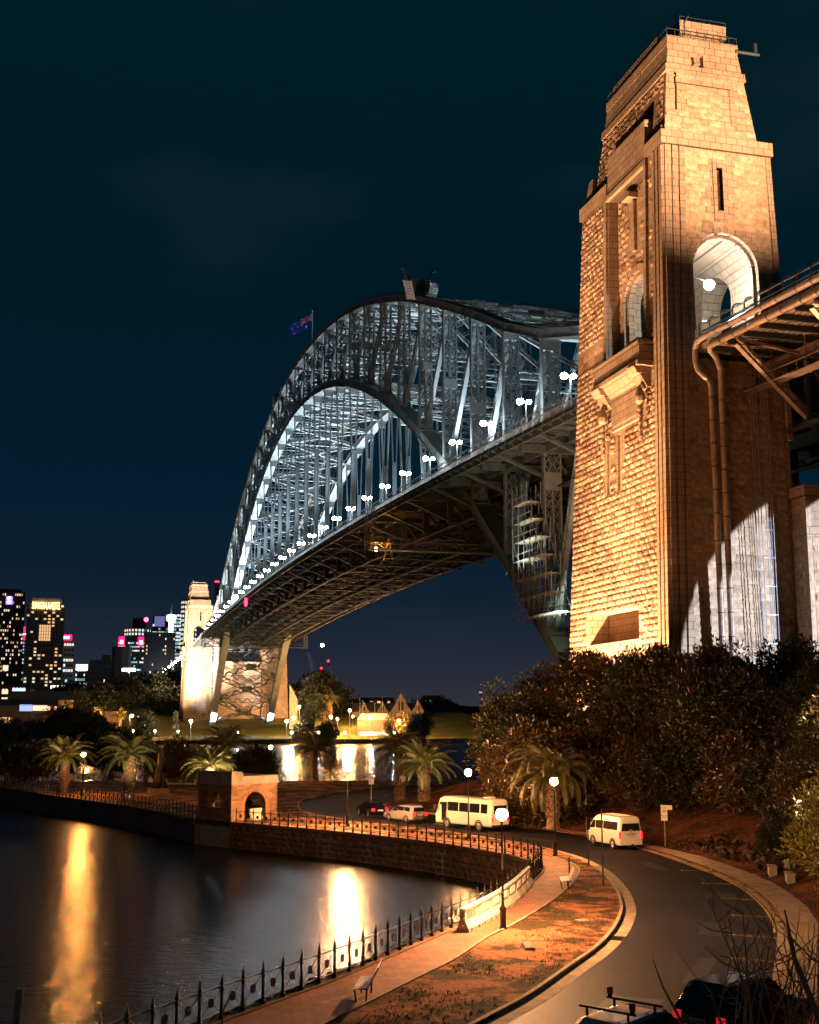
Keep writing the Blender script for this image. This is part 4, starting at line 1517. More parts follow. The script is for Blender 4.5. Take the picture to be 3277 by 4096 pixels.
    T.fr(mb, (RU0 - .1, RU1 + .1, a[2] - b, 13.5), (RU0 - .1, RU1 + .1, a[2] - b, 13.45), 72.01, 73.6)
    a = T.up(82.0); T.fr(mb, (a[0] - .3, a[1] + .3, a[2] - .3, a[3] + .3), (a[0] - .25, a[1] + .2, a[2] - .2, a[3] + .25), 81.2, 82.1)
    a = T.up(84.6); T.fr(mb, (a[0] - .06, a[1] + .06, a[2] - .06, a[3] + .06), (a[0] - .06, a[1] + .06, a[2] - .06, a[3] + .06), 84.61, 85.7)
    T.fr(mb, (RU0 - .1, RU1 + .1, 11.6, 13.45), (RU0 - .1, RU1 + .1, 11.6, 13.3), 73.61, 76.9)
    # shoulder on the span side, stepped
    T.fr(mb, (20.3, 22.6, 1.2, 13.0), (20.3, 21.4, 1.4, 12.8), 73.61, 76.8)
    mb.build('stone_band', dress, root)
    # dressed pilaster strips at the outer corner, with grooves between
    mb = MB()
    for du, dv in ((0.0, 0), (0.85, 0), (1.7, 0)):
        T.fr(mb, (T.u0(zb) + du + 0.05, T.u0(zb) + du + 0.62, T.v1(zb) - 0.1, T.v1(zb) + 0.22), (T.u0(72) + du + 0.05, T.u0(72) + du + 0.62, T.v1(72) - 0.1, T.v1(72) + 0.22), zb, 71.9)
    for dv in (0.15, 1.0, 1.85):
        T.fr(mb, (T.u0(zb) - 0.22, T.u0(zb) + 0.1, T.v1(zb) - dv - 0.62, T.v1(zb) - dv), (T.u0(72) - 0.22, T.u0(72) + 0.1, T.v1(72) - dv - 0.62, T.v1(72) - dv), zb, 71.9)
    T.fr(mb, (T.u0(zb) - 0.12, T.u0(zb) + 0.1, T.v0(zb), T.v0(zb) + 0.6), (T.u0(72) - 0.12, T.u0(72) + 0.1, T.v0(72), T.v0(72) + 0.6), 40, 71.9)
    for u in (RU0 - 0.75, RU1 + 0.1):
        T.fr(mb, (u, u + 0.62, 13.7, 14.35), (u, u + 0.62, 13.3, 13.75), 49.0, 71.3)
    T.fr(mb, (RU0 - 0.75, RU1 + 0.72, 13.35, 13.8), (RU0 - 0.75, RU1 + 0.72, 13.3, 13.75), 71.3, 71.95)
    mb.build('pilaster', dress, root)
    # voussoirs: arch rings
    mb = MB()
    n = 15
    def ring(P, uc, zs, r0, r1, o0, o1, z_low):
        for i in range(n):
            a0, a1 = pi * i / n, pi * (i + 1) / n
            g = 0.012
            c = []
            for off in (o0, o1):
                for (r, a) in ((r0, a0 + g), (r1, a0 + g), (r1, a1 - g), (r0, a1 - g)):
                    c.append(P(uc + r * cos(a), off, zs + r * sin(a)))
            mb.hexa(c)
        for s_ in (-1, 1):
            k = int((zs - z_low) / 1.0)
            for j in range(k):
                za, zb3 = zs - (j + 1) * 1.0 + 0.02, zs - j * 1.0 - 0.02
                ua, ub3 = sorted((uc + s_ * r0, uc + s_ * r1))
                mb.hexa([P(ua, o0, za), P(ub3, o0, za), P(ub3, o0, zb3), P(ua, o0, zb3), P(ua, o1, za), P(ub3, o1, za), P(ub3, o1, zb3), P(ua, o1, zb3)])
    ring(lambda u, v, z: T.w(u, v, z), 9.6, 57.6, 3.31, 4.1, 12.2, 12.72, 51.6)
    ring(lambda u, v, z: T.w(u, v, z), 9.6, 57.6, 2.85, 3.30, 11.6, 12.3, 51.6)
    o = mb.build('arch_ring', dress, root); recalc(o); mb = MB()
    ring(lambda v, u, z: T.w(u + lerp(0, .7, (z - 12) / 60.), v, z), 6.7, 58.6, 3.91, 4.55, -0.12, 0.3, 51)
    ring(lambda v, u, z: T.w(u + lerp(0, .7, (z - 12) / 60.), v, z), 6.7, 58.6, 3.5, 3.9, 0.4, 1.0, 51)
    o = mb.build('arch_ring', dress, root); recalc(o)
    # balcony under the side arch with brackets, plaque and lanterns
    mb = MB()
    T.fr(mb, (3.6, 15.4, 13.6, 15.5), (3.6, 15.4, 13.6, 15.5), 48.6, 50.4)
    T.fr(mb, (3.3, 15.7, 13.6, 15.9), (3.3, 15.7, 13.6, 15.9), 48.1, 48.6)
    T.fr(mb, (3.3, 15.7, 13.6, 15.8), (3.3, 15.7, 13.6, 15.8), 50.4, 50.75)
    T.fr(mb, (5.4, 13.6, 13.5, 14.6), (5.4, 13.6, 13.5, 15.5), 46.9, 48.1)
    for u in (3.9, 13.3):
        T.fr(mb, (u, u + 1.8, 13.5, 14.5), (u - 0.1, u + 1.9, 13.5, 15.9), 45.9, 48.1)
        T.fr(mb, (u - 0.1, u + 1.9, 13.5, 15.7), (u - 0.1, u + 1.9, 13.5, 16.1), 47.3, 48.09)
    for u in (3.6, 12.4):
        T.fr(mb, (u, u + 3.0, 13.9, 15.7), (u + 0.1, u + 2.9, 13.9, 15.6), 50.76, 51.2)
    mb.build('balcony', dress, root)
    mb = MB(); T.fr(mb, (5.9, 13.2, 14.2, 14.52), (5.9, 13.2, 13.9, 14.45), 40.6 + 2.4, 46.85); T.fr(mb, (6.3, 12.8, 14.2, 14.62), (6.3, 12.8, 13.9, 14.5), 43.5, 46.4)
    mb.build('plaque', dress, root)
    for u in (4.6, 14.2):
        p = Vector(T.w(u, 15.1, 0)); mb = MB()
        mb.tube([(p.x, p.y, 40.2), (p.x, p.y, 44.0)], [0.16, 0.2], 8)
        for j in range(5): mb.tube([(p.x, p.y, 40.5 + j * 0.75), (p.x, p.y, 40.7 + j * 0.75)], 0.3, 8)
        mb.lathe([(0.2, 44.0), (0.55, 44.4), (0.6, 44.9), (0.4, 45.5), (0.12, 46.2)], 8, (p.x, p.y, 0))
        mb.build('lantern_bracket', dress, root)
    # balconette stone projecting from the upper recess (sill box)
    mb = MB(); T.fr(mb, (9.2, 11.0, 12.2, 13.5), (9.2, 11.0, 12.2, 13.4), 69.7, 70.3)
    mb.build('sill', dress, root)
    mb = MB(); T.fr(mb, (9.6, 10.2, 12.2, 12.75), (9.6, 10.2, 12.2, 12.7), 63.5, 69.5); mb.build('relief_strip', dress, root)
    mb = MB(); T.fr(mb, (1.2, 2.0, 8.2, 8.9), (1.4, 2.2, 8.2, 8.9), 82.2, 83.0); mb.build('sill', dress, root)
    # slit surround on the outer end
    mb = MB()
    for a, b in ((6.05, 6.5), (7.2, 7.65)):
        T.fr(mb, (0.45, 1.2, a, b), (0.48, 1.2, a, b), 63.8, 70.9)
    T.fr(mb, (0.45, 1.2, 6.5, 7.2), (0.45, 1.2, 6.5, 7.2), 70.0, 70.9); T.fr(mb, (0.42, 1.2, 6.5, 7.2), (0.42, 1.2, 6.5, 7.2), 63.8, 65.0)
    mb.build('slit_surround', dress, root); mb = MB()
    # raised frame on the upper stage end face
    for (va, vb, za, zc) in ((4.0, 11.0, 80.0, 80.6), (4.0, 4.5, 75.6, 80.0)):
        a = T.up(za)[0]; c = T.up(zc)[0]
        T.fr(mb, (a - 0.14, a + 0.3, va, vb), (c - 0.14, c + 0.3, va, vb), za, zc)
    a = T.up(76)[0]; T.fr(mb, (a - 0.14, a + .3, 11.3, 12.4), (a - 0.14, a + .3, 11.3, 12.4), 75.6, 76.2); T.fr(mb, (a - 0.14, a + .3, 1.9, 4.0), (a - 0.14, a + .3, 1.9, 4.0), 75.0, 75.6)
    mb.build('raised_frame', dress, root)
    # platform hut on top
    mb = MB()
    T.fr(mb, (2.6, 15.5, 5.0, 9.6), (2.6, 15.5, 5.0, 9.6), 85.71, 86.6)
    T.fr(mb, (5.21, 17.2, 4.0, 11.2), (5.21, 17.2, 4.0, 11.2), 86.6, 86.95)
    T.fr(mb, (2.3, 5.2, 4.2, 9.9), (2.3, 5.2, 4.2, 9.9), 86.4, 88.0)
    T.fr(mb, (5.21, 17.2, 10.8, 11.2), (5.21, 17.2, 10.8, 11.2), 86.96, 87.6)
    mb.build('roof_house', core, root)
    mb = MB()
    a = T.up(84.6)
    P4 = [(a[0], a[2]), (a[0], a[3]), (a[1], a[3]), (a[1], a[2])]
    for i in range(4):
        p, q = P4[i], P4[(i + 1) % 4]
        mb.bar(T.w(p[0], p[1], 86.5), T.w(q[0], q[1], 86.5), 0.07, 0.07)
        nn = 9
        for j in range(nn):
            t = j / nn; mb.bar(T.w(lerp(p[0], q[0], t), lerp(p[1], q[1], t), 85.7), T.w(lerp(p[0], q[0], t), lerp(p[1], q[1], t), 86.5), 0.06, 0.06)
    for i in range(4):
        Q = [(2.3, 4.2), (2.3, 9.9), (5.2, 9.9), (5.2, 4.2)]
        mb.bar(T.w(*Q[i], 88.4), T.w(*Q[(i + 1) % 4], 88.4), 0.05, 0.05); mb.bar(T.w(*Q[i], 88.0), T.w(*Q[i], 88.42), 0.06, 0.06)
    mb.tube([T.w(2.2, 9.4, 85.7), T.w(2.2, 9.4, 87.6), T.w(1.7, 9.1, 88.2)], 0.06, 5)
    mb.tube([T.w(1.9, 3.4, 84.9), T.w(1.9, 0.4, 84.9)], 0.2, 5); mb.tube([T.w(1.9, 0.8, 85.0), T.w(1.9, 0.8, 86.2)], 0.18, 5)
    mb.build('roof_railing', M['darksteel'], root)
    if near:
        # rusticated face blocks: outboard face and outer end
        def PE(s, z, off): return T.w(s, T.v1(z) + off, z)

        def PR(s, z, off): return T.w(s, lerp(12.55, 12.25, (z - 49.8) / 21.4) + off, z)

        def PN(s, z, off): return T.w(T.u0(z) - off, s, z)
        rec = lambda s, z: RU0 - 0.8 < s < RU1 + 0.75 and z > 40.2 and (z > 48 or 5.8 < s < 13.3 and z > 43) 

        def holesE(s, z):
            if RU0 - 0.8 < s < RU1 + 0.75 and z > 48.0: return True
            if 5.8 < s < 13.3 and z > 42.9: return True
            if 3.3 < s < 15.8 and 45.8 < z < 50.8: return True
            for c in (12.0, 14.9):
                if abs(s - c) < 0.55 and 36 < z < 42.8: return True
            if 7.1 < s < 20.3 and 16.2 < z < 23.1: return True
            if 48.5 < z < 50.2 and s > 4: return False
            return False
        mb = MB()
        block_face(mb, PE, lambda z: (T.u0(z) + 2.4, T.u1(z) - 0.1), (zb + 0.2, 71.6), 0.66, 1.2, 0.09, lambda s, z: holesE(s, z) or (52.3 < z < 54.8), 11, 5, 3, 0.05, 0.03)
        block_face(mb, PE, lambda z: (T.u0(z) + 2.4, T.u1(z) - 0.1), (52.4, 54.7), 1.1, 1.6, 0.02, holesE, 19, 2, 2)
        block_face(mb, PR, lambda z: (RU0 + 0.02, RU1 - 0.02), (50, 71.2), 0.8, 1.3, 0.10, lambda s, z: abs(s - 9.6) < 4.3 and z < 58 or (s - 9.6) ** 2 + (z - 57.6) ** 2 < 4.35 ** 2 or (9.1 < s < 11.1 and 63 < z < 70.6), 12)
        block_face(mb, lambda s, z, off: T.w(s, T.up(z)[3] + off, z), lambda z: (T.up(z)[0] + 0.4, T.up(z)[1] - 0.1), (73.8, 81.1), 0.73, 1.4, 0.13, lambda s, z: 4.4 < s < 7.4 and z < 79.3, 13)
        o = mb.build('rough_blocks', M['rock'], root)
        mb = MB()

        def holesN(s, z):
            if abs(s - 6.7) < 4.6 and 50 < z < 58.6: return True
            if (s - 6.7) ** 2 + (z - 58.6) ** 2 < 4.65 ** 2: return True
            if 6.0 < s < 7.7 and 63.7 < z < 71: return True
            return False
        block_face(mb, PN, lambda z: (T.v0(z) + 0.6, T.v1(z) - 2.55), (zb + 0.2, 71.8), 0.8, 1.5, 0.05, lambda s, z: holesN(s, z) or 55.6 < z < 58.0, 14, 3, 2, 0.035)
        block_face(mb, PN, lambda z: (T.v0(z) + 0.6, T.v1(z) - 2.55), (55.7, 57.9), 1.1, 1.5, 0.012, holesN, 15, 2, 2, 0.03)
        block_face(mb, lambda s, z, off: T.w(T.up(z)[0] - off, s, z), lambda z: (T.up(z)[2] + 0.05, T.up(z)[3] - 0.05), (73.8, 81.1), 0.73, 1.4, 0.05,
                   lambda s, z: (75.4 < z < 80.7 and (3.9 < s < 4.6)) or (79.9 < z < 80.7 and 3.9 < s < 11.1) or (10.7 < s < 11.5 and 76.5 < z < 81.3) or (75 < z < 76.3 and (s < 4 or s > 11.2)), 16, 3, 2, 0.035)
        o = mb.build('face_blocks', M['rock2'], root)
    return root, T


M['rock2'] = mat_blocks('pale_granite_blocks', (0.30, 0.205, 0.13), (0.44, 0.31, 0.20), 0.035, 5.0)
NT, TN = tower('granite_tower', 'tall granite tower nearest the camera, floodlit orange, with a white lamp in its arch', -46.2, 13.6, 1, 1, 6.8, True)
tower('granite_tower', 'distant granite tower at the far left end of the arch, floodlit pale', 549.2, 13.6, -1, 1, 2.2, False)
tower('granite_tower', 'distant granite tower mostly hidden behind the trusses at the far end, right of the bearings', 549.2, -13.6, -1, -1, 2.2, False)
tower('granite_tower', 'granite tower on the far side of the deck, hidden behind the nearest tower', -46.2, -13.6, 1, -1, 8.0, False)

# abutment blocks between the towers
def abutment(label, x0, x1, ztop, zb, sgn):
    root = thing('stone_abutment', label, 'abutment', (0, 0, 0))
    mb = MB(); mb.box(x0, x1, -13.4, 13.2, zb, ztop)
    if zb > 5: mb.box(-49.2, -46.6, -14.4, 14.4, zb, ztop - .01)
    o = mb.build('body', M['farstone'] if zb < 5 else M['stone'], root)
    mb = MB(); yb = 14.7 if zb > 5 else 13.19; xe_ = -46.7 if zb > 5 else x1 + .3; xs0 = x0 - (3.2 if zb > 5 else 0) + (0 if zb < 5 else 0)
    mb.box(xs0 - 0.3, xe_, -yb, yb, ztop + 0.003, ztop + 1.1); mb.box(xs0 - 0.22, xe_, -yb + .1, yb - .1, ztop - 4.2, ztop - 3.2); mb.build('cornice', M['smooth'], root)
    return root


ab = abutment('granite abutment block at the right edge under the approach deck, lit blue white', -46.0, -22.0, 33.6, 9.0, 1)
# block face on its outer end
mb = MB()
block_face(mb, lambda s, z, off: (-49.2 - off, s, z), lambda z: (-13.2, 13.9), (9.2, 29.3), 0.8, 1.5, 0.09, lambda s, z: False, 31, 3, 2, 0.035)
mb.build('face_blocks', M['rock2'], ab)
mb = MB()
block_face(mb, lambda s, z, off: (s, 14.4 + off, z), lambda z: (-49.1, -46.6), (9.2, 29.3), 0.8, 1.5, 0.09, lambda s, z: False, 32, 3, 2, 0.035)
mb.box(-49.33, -48.6, 14.0, 14.53, 9.2, 33.5)
mb.build('corner_blocks', M['rock2'], ab)
abutment('granite wall between the far towers behind the crossed braces, lit orange', 524.0, 548.0, 41.5, 2.2, -1)
# stepped plinths at the foot of the far towers
mb = MB()
for sgn in (1, -1):
    for i in range(6):
        g = 3.2 - i * 0.55
        y0, y1 = sorted((sgn * (13.0 - g * 0.5), sgn * (29.2 + g)))
        mb.box(521.0 - g, 551.0, y0, y1, 2.2 + i * 1.3, 2.2 + (i + 1) * 1.3 - 0.01)
tag(mb.build('stone_steps', M['smooth']), 'pale stepped stone base at the foot of the far towers', 'steps')

# pipes down the outer end of the near tower


pr = thing('drain_pipe', 'pair of brown lagged pipes along the approach deck edge and down the near tower', 'pipe', (0, 0, 0))
for j, (yy, zz) in enumerate(((25.1, 0.15), (24.6, -0.85))):
    pts = [(x, yy, zdeck(x) + zz) for x in (-130, -110, -95, -82, -72, -64, -58, -53, -49.2)]
    zd = zdeck(-48)
    if j == 0:
        pts += [(-47.8, 25.1, zd), (-47.2, 25.05, zd - .6), (-47.1, 25.0, zd - 2.0), (-47.15, 24.75, zd - 2.9), (-47.25, 24.2, zd - 3.5), (-47.4, 23.8, zd - 3.8), (-47.6, 23.6, zd - 4.6), (-47.6, 23.6, 30), (-47.6, 23.6, 7)]
    else:
        pts += [(-48.7, 24.2, zd - 1.1), (-48.5, 23.4, zd - 1.8), (-48.4, 22.9, zd - 3.0), (-48.2, 22.8, zd - 5.0), (-48.1, 22.8, 30), (-48.1, 22.8, 7)]
    mb = MB(); mb.tube(pts, 0.31, 12)
    for a, b in zip(pts[:-1], pts[1:]):
        a, b = Vector(a), Vector(b); L_ = (b - a).length
        n = int(L_ / 2.4)
        d = (b - a).normalized()
        for i in range(n):
            c = a + d * (1.2 + i * 2.4); mb.tube([c - d * 0.05, c + d * 0.05], 0.34, 12, 1)
    mb.build('pipe', [M['copper'], M['blacktrim']], pr, False)
cab = thing('cable_bundle', 'bundle of thin cables and a ladder running down the near tower wall beside the pipes', 'cables', (0, 0, 0))
mb = MB()
for i, yy in enumerate((19.2, 18.9, 18.55, 18.0, 17.75, 17.5, 17.2)):
    mb.tube([(-47.6, yy, 47), (-47.6, yy, 30), (-47.5, yy - 0.03, 9)], 0.045, 5)
for i in range(50):
    mb.bar((-47.6, 18.5, 10 + i * 0.72), (-47.6, 17.2, 10 + i * 0.72), 0.04, 0.04) if i % 4 == 0 else None
mb.build('cables', M['galv'], cab)

# approach deck: from the near tower out of the right of the frame
ap = thing('approach_deck', 'orange lit approach deck with corrugated soffit leaving the near tower at upper right', 'bridge deck', (0, 0, 0))
XA = [-140 + i * 6.0 for i in range(21)]
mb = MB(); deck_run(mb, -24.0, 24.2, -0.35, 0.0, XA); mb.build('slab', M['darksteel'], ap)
corr = MB()
y_ = 6.0
i = 0
while y_ < 24.0:
    corr_z = -0.42 if i % 2 else -0.62
    deck_run(corr, y_, y_ + 0.3, corr_z - 0.04, corr_z, XA); deck_run(corr, y_ + 0.3, y_ + 0.34, -0.66, -0.38, XA)
    y_ += 0.34; i += 1
corr.build('corrugated_soffit', M['copper'], ap)
mb = MB()
for i in range(31):
    x = -136 + i * 3.0
    mb.box(x - 0.12, x + 0.12, 4, 24.1, zdeck(x) - 1.25, zdeck(x) - 0.67)
mb.build('cross_beam', M['darksteel'], ap)
mb = MB()
for Y, b in ((24.3, 0.7), (16.5, 2.2), (15.6, 2.2), (8, 2.4), (-8, 2.4), (-16, 2.4)):
    mb = MB(); deck_run(mb, Y - 0.15, Y + 0.15, -b, -0.1 if Y > 24 else -1.27, XA); mb.build('edge_girder', M['copper'], ap)
mb = MB(); rail_run(mb, -132, -46.8, 24.3, 2.2, r=.075)
mb.build('hooped_fence', M['galv'], ap)
mb = MB()
for x in (-118, -105, -92, -79, -66, -53):
    zd = zdeck(x)
    laced(mb, (x, 23.6, zd - 1.2), (x + 3.5, 13.5, zd - 7.5), 0.8, 0.5, 1.1, 0.1)
    mb.bar((x, 23.6, zd - 0.9), (x, 13, zd - 2.4), 0.25, 0.3)
    for s in (0.2, -0.2):
        mb.bar((x + 3.5, 14, zd - 7.2 + s), (x + 3.7, -10, zd - 7.4 + s), 0.4, 0.1)
mb.build('bracket', M['copper'], ap)
mb = MB()
for Y in (14.0, -14.0):
    for a, b in zip(XA[:-1], XA[1:]):
        mb.bar((a, Y, zdeck(a) - 8.4), (b, Y, zdeck(b) - 8.4), 0.6, 0.5)
        mb.bar((a, Y, zdeck(a) - 8.4), (b, Y, zdeck(b) - 1.3), 0.35, 0.35)
        mb.bar((b, Y, zdeck(b) - 8.4), (b, Y, zdeck(b) - 1.3), 0.35, 0.35)
mb.build('side_truss', M['darksteel'], ap)
mb = MB()
for a, b in zip(XA[2:-2], XA[3:-1]):
    mb.hexa([(a, 17.6, zdeck(a) - 4.6), (b, 17.6, zdeck(b) - 4.6), (b, 19.0, zdeck(b) - 4.6), (a, 19.0, zdeck(a) - 4.6), (a, 17.6, zdeck(a) - 4.45), (b, 17.6, zdeck(b) - 4.45), (b, 19.0, zdeck(b) - 4.45), (a, 19.0, zdeck(a) - 4.45)])
    mb.bar((a, 19.0, zdeck(a) - 3.5), (b, 19.0, zdeck(b) - 3.5), 0.06, 0.06); mb.bar((a, 19.0, zdeck(a) - 4.5), (a, 19.0, zdeck(a) - 3.5), 0.06, 0.06)
    mb.bar((a, 18, zdeck(a) - 4.5), (a, 18, zdeck(a) - 0.8), 0.06, 0.06)
mb.build('inspection_walkway', M['copper'], ap)
# red painted steel of the far approach truss seen at the right edge
mb = MB(); mb.bar((-48, 8.5, 37.5), (-60, 7.5, 46), 0.8, 0.6); mb.bar((-48, 8.5, 38.0), (-62, 7.5, 38.4), 0.9, 0.6)
rp_ = mb.build('steel_bearing_frame', mat_plain('red_primer_steel', (0.28, 0.05, 0.03), 0.6)); tag(rp_, 'red primed steel frame on top of the abutment at the right edge', 'steel frame')

# scaffold on the lower chord next to the near tower
sc_ = thing('scaffolding', 'white lit scaffolding on the lower chord between the last posts near the near tower', 'scaffold', (0, 0, 0))
mb = MB()
for lev in range(7):
    z = 26.5 + lev * 3.0
    x0 = 6.5 + lev * 1.9
    for yy in (16.9, 19.2):
        mb.tube([(x0, yy, z), (24.5, yy, z)], 0.07, 5); mb.tube([(x0, yy, z + 1.1), (24.5, yy, z + 1.1)], 0.05, 5)
        n = int((24.5 - x0) / 2.2)
        for i in range(n + 1):
            x = x0 + (24.5 - x0) * i / max(1, n)
            mb.tube([(x, yy, z - 0.4), (x, yy, z + 3.0)], 0.06, 5)
        for i in range(0, n, 2):
            x = x0 + (24.5 - x0) * i / n; mb.tube([(x, yy, z), (x + 2.2, yy, z + 3)], 0.05, 5)
mb.build('scaffold_tubes', M['galv'], sc_)
mb = MB()
for lev in range(7):
    z = 26.5 + lev * 3.0
    mb.box(7.5 + lev * 1.9, 24.3, 17.0, 19.1, z + 0.08, z + 0.16)
mb.build('planks', M['wood'], sc_)
# arch lamp of the near tower: the lamp itself, over the footway in the arch
t_ = thing('arch_lamp', 'dazzling white lamp over the footway inside the arch of the near tower', 'lamp', (-44.0, 21.3, 57.2))
mb = MB(); mb.sphere((0, 0, 0), 0.55, 14, 10); mb.build('lamp_head', M['archlamp'], t_, True)
mb = MB(); mb.bar((0, 0, 0.3), (0, 1.9, 0.8), 0.1, 0.1); mb.build('bracket', M['darksteel'], t_)

# floods on the near tower
OR = (1.0, 0.54, 0.28)


def gz(x, y, h=0.3): return max(GZ, bank_z(x, y)) + h


for i, (x, y, p) in enumerate(((-41, 35.5, 1.0), (-32, 35.5, 1.0), (-23, 35, 0.8))):
    flood((x, y, gz(x, y, 1.5)), (x + (1, 0, -1)[i], 28, 46), 95000 * p, OR, 130, 'orange floodlight at the foot of the near tower, %s from the right' % ORD[i], 'orange floodlights at the foot of the near tower', 0.6)
flood((-39, 47.5, gz(-39, 47.5, .1)), (-33, 27.5, 62), 270000, OR, 48, 'orange floodlight on the bank aimed up at the side of the near tower', None, 0.7)
flood((-27, 66, GZ), (-33.5, 26.5, 79), 420000, OR, 26, 'added orange floodlight on the lawn aimed at the upper part of the near tower', None, 0.8)  # extra beam added to brighten the upper side face above the ledges
flood((-92, 22.5, zdeck(-92) + 0.1), (-46, 20.5, 84), 700000, (1.0, 0.58, 0.34), 54, 'orange floodlight on the approach deck aimed at the top of the near tower', None, 1.0)
flood((-110, -25, gz(-110, -25)), (-46, 0, 13), 950000, (0.66, 0.76, 1.0), 37, 'blue white floodlight on the ground in front of the abutment', None, 0.03, 0.1)
flood((-46.5, 56, 5.5), (-49.0, 24, 42), 40000, (1.0, 0.45, 0.18), 50, 'orange floodlight lighting the pipes and the underside of the approach deck', None, 0.7)
flood((-93, 45.5, gz(-93, 45.5, .1)), (-76, 21, 54), 90000, (1.0, 0.5, 0.22), 28, 'orange floodlight beside the road aimed up at the approach deck', None, 0.7)
# greenish lamps under the deck at the end posts
flood((6, 19, 20), (10, 15, 45), 16000, (0.85, 1.0, 0.78), 120, 'greenish white floodlight at the foot of the near end posts', None, 0.7)
flood((20, 22, 33), (22, 15, 50), 3500, (0.85, 1.0, 0.85), 130, 'white work lamp on the scaffolding by the near tower', None, 0.7)
# far tower floods
for i, (x, y, tx, ty, p, c) in enumerate(((505, 50, 535, 28, 600000, (1, 0.62, 0.34)), (446, 57, 523, 22, 5500000, (1, 0.70, 0.56)), (560, 52, 545, 28, 400000, (1, 0.6, 0.3)),
                                          (511, 6, 524, 5, 14000, OR), (511, -8, 524, -6, 14000, OR), (480, -44, 524, -22, 240000, OR))):
    flood((x, y, park_z(x, y) + .3), (tx, ty, (50, 64, 42, 20, 20, 24)[i]), p, c, (80, 52, 80, 84, 84, 60)[i], 'floodlight in the far park aimed up at the far towers, %s from the left' % ORD[i], 'floodlights at the far towers', 0.6, 0.4)
for y in (15, -15):
    flood((494, y + 1.5, park_z(494, y) + .3), (503, y, 18), 110000, (0.72, 0.85, 1.0), 80, 'blue white floodlight at the foot of the %s far bearing' % ('left' if y > 0 else 'right'), None, 0.6)
# ================================================================= railings, lamps, barriers, pavilion
def fence_meshes(h=1.32, w=1.12):
    a = MB()   # cast iron post
    prof = [(0.09, 0), (0.09, 0.10), (0.065, 0.13), (0.055, 0.25), (0.075, 0.28), (0.05, 0.32), (0.042, 0.85), (0.065, 0.88), (0.07, 0.93), (0.05, 0.97),
            (0.04, 1.02), (0.075, 1.06), (0.075, 1.10), (0.035, 1.13), (0.055, 1.19), (0.02, 1.30), (0.006, 1.42)]
    a.lathe([(r, z * h / 1.42) for r, z in prof], 8)
    b = MB()
    z0, z1 = 0.16, 1.0 * h / 1.42
    b.tube([(0, 0, z1), (w, 0, z1)], 0.026, 6); b.tube([(0, 0, z0), (w, 0, z0)], 0.026, 6)
    for p, q in (((0, z0), (w, z1)), ((0, z1), (w, z0))):
        b.tube([(p[0], 0, p[1]), (q[0], 0, q[1])], 0.011, 4)
    c = MB()
    zc = (z0 + z1) / 2
    n = 12
    for i in range(n):
        t0, t1 = 2 * pi * i / n, 2 * pi * (i + 1) / n
        ro, ri = 0.14, 0.10
        for (ra, rb) in ((ro, ri),):
            c.hexa([(w / 2 + ri * cos(t0), -0.02, zc + ri * sin(t0)), (w / 2 + ro * cos(t0), -0.02, zc + ro * sin(t0)), (w / 2 + ro * cos(t0), 0.02, zc + ro * sin(t0)), (w / 2 + ri * cos(t0), 0.02, zc + ri * sin(t0)),
                    (w / 2 + ri * cos(t1), -0.02, zc + ri * sin(t1)), (w / 2 + ro * cos(t1), -0.02, zc + ro * sin(t1)), (w / 2 + ro * cos(t1), 0.02, zc + ro * sin(t1)), (w / 2 + ri * cos(t1), 0.02, zc + ri * sin(t1))])
    for i in range(6):
        t = pi * i / 6
        c.bar((w / 2 - 0.1 * cos(t), 0, zc - 0.1 * sin(t)), (w / 2 + 0.1 * cos(t), 0, zc + 0.1 * sin(t)), 0.03, 0.02)
    c.tube([(w / 2, -0.012, zc), (w / 2, 0.012, zc)], 0.10, 12)
    c.sphere((w / 2, 0, zc), 0.04, 8, 5)
    return a.mesh('fence_post', M['iron'], True), b.mesh('fence_panel', M['iron']), c.mesh('medallion', M['iron']), w


FP, FPAN, FMED, FWD = fence_meshes()


def fence(label, pl, z, group=None, step=None, inset=0.12, cap=100):
    root = thing('iron_fence', label, 'fence', (pl[0][0], pl[0][1], z), 0, group)
    pts = [Vector(p) for p in pl]
    step = step or FWD
    out_, d, i = [], 0.0, 0
    cur = pts[0].copy(); out_.append(cur.copy())
    while i < len(pts) - 1:
        # walk along
        rem = step
        while i < len(pts) - 1:
            v = pts[i + 1] - cur
            if v.length >= rem:
                cur = cur + v.normalized() * rem; rem = 0; break
            rem -= v.length; cur = pts[i + 1].copy(); i += 1
        if rem == 0: out_.append(cur.copy())
    o2 = []
    for j, p in enumerate(out_):
        a = out_[max(0, j - 1)]; b = out_[min(len(out_) - 1, j + 1)]
        t = (b - a).normalized(); n = Vector((-t.y, t.x))
        o2.append(p - n * inset)
    base = Vector((pl[0][0], pl[0][1]))
    for j, p in enumerate(o2):
        q = p - base
        link('fence_post', FP, root, (q.x, q.y, 0))
        if j < len(o2) - 1:
            v = o2[j + 1] - p
            o = link('fence_panel', FPAN, root, (q.x, q.y, 0), atan2(v.y, v.x)); o.scale = (v.length / FWD, 1, 1)
            link('medallion', FMED, o)
    return root, o2


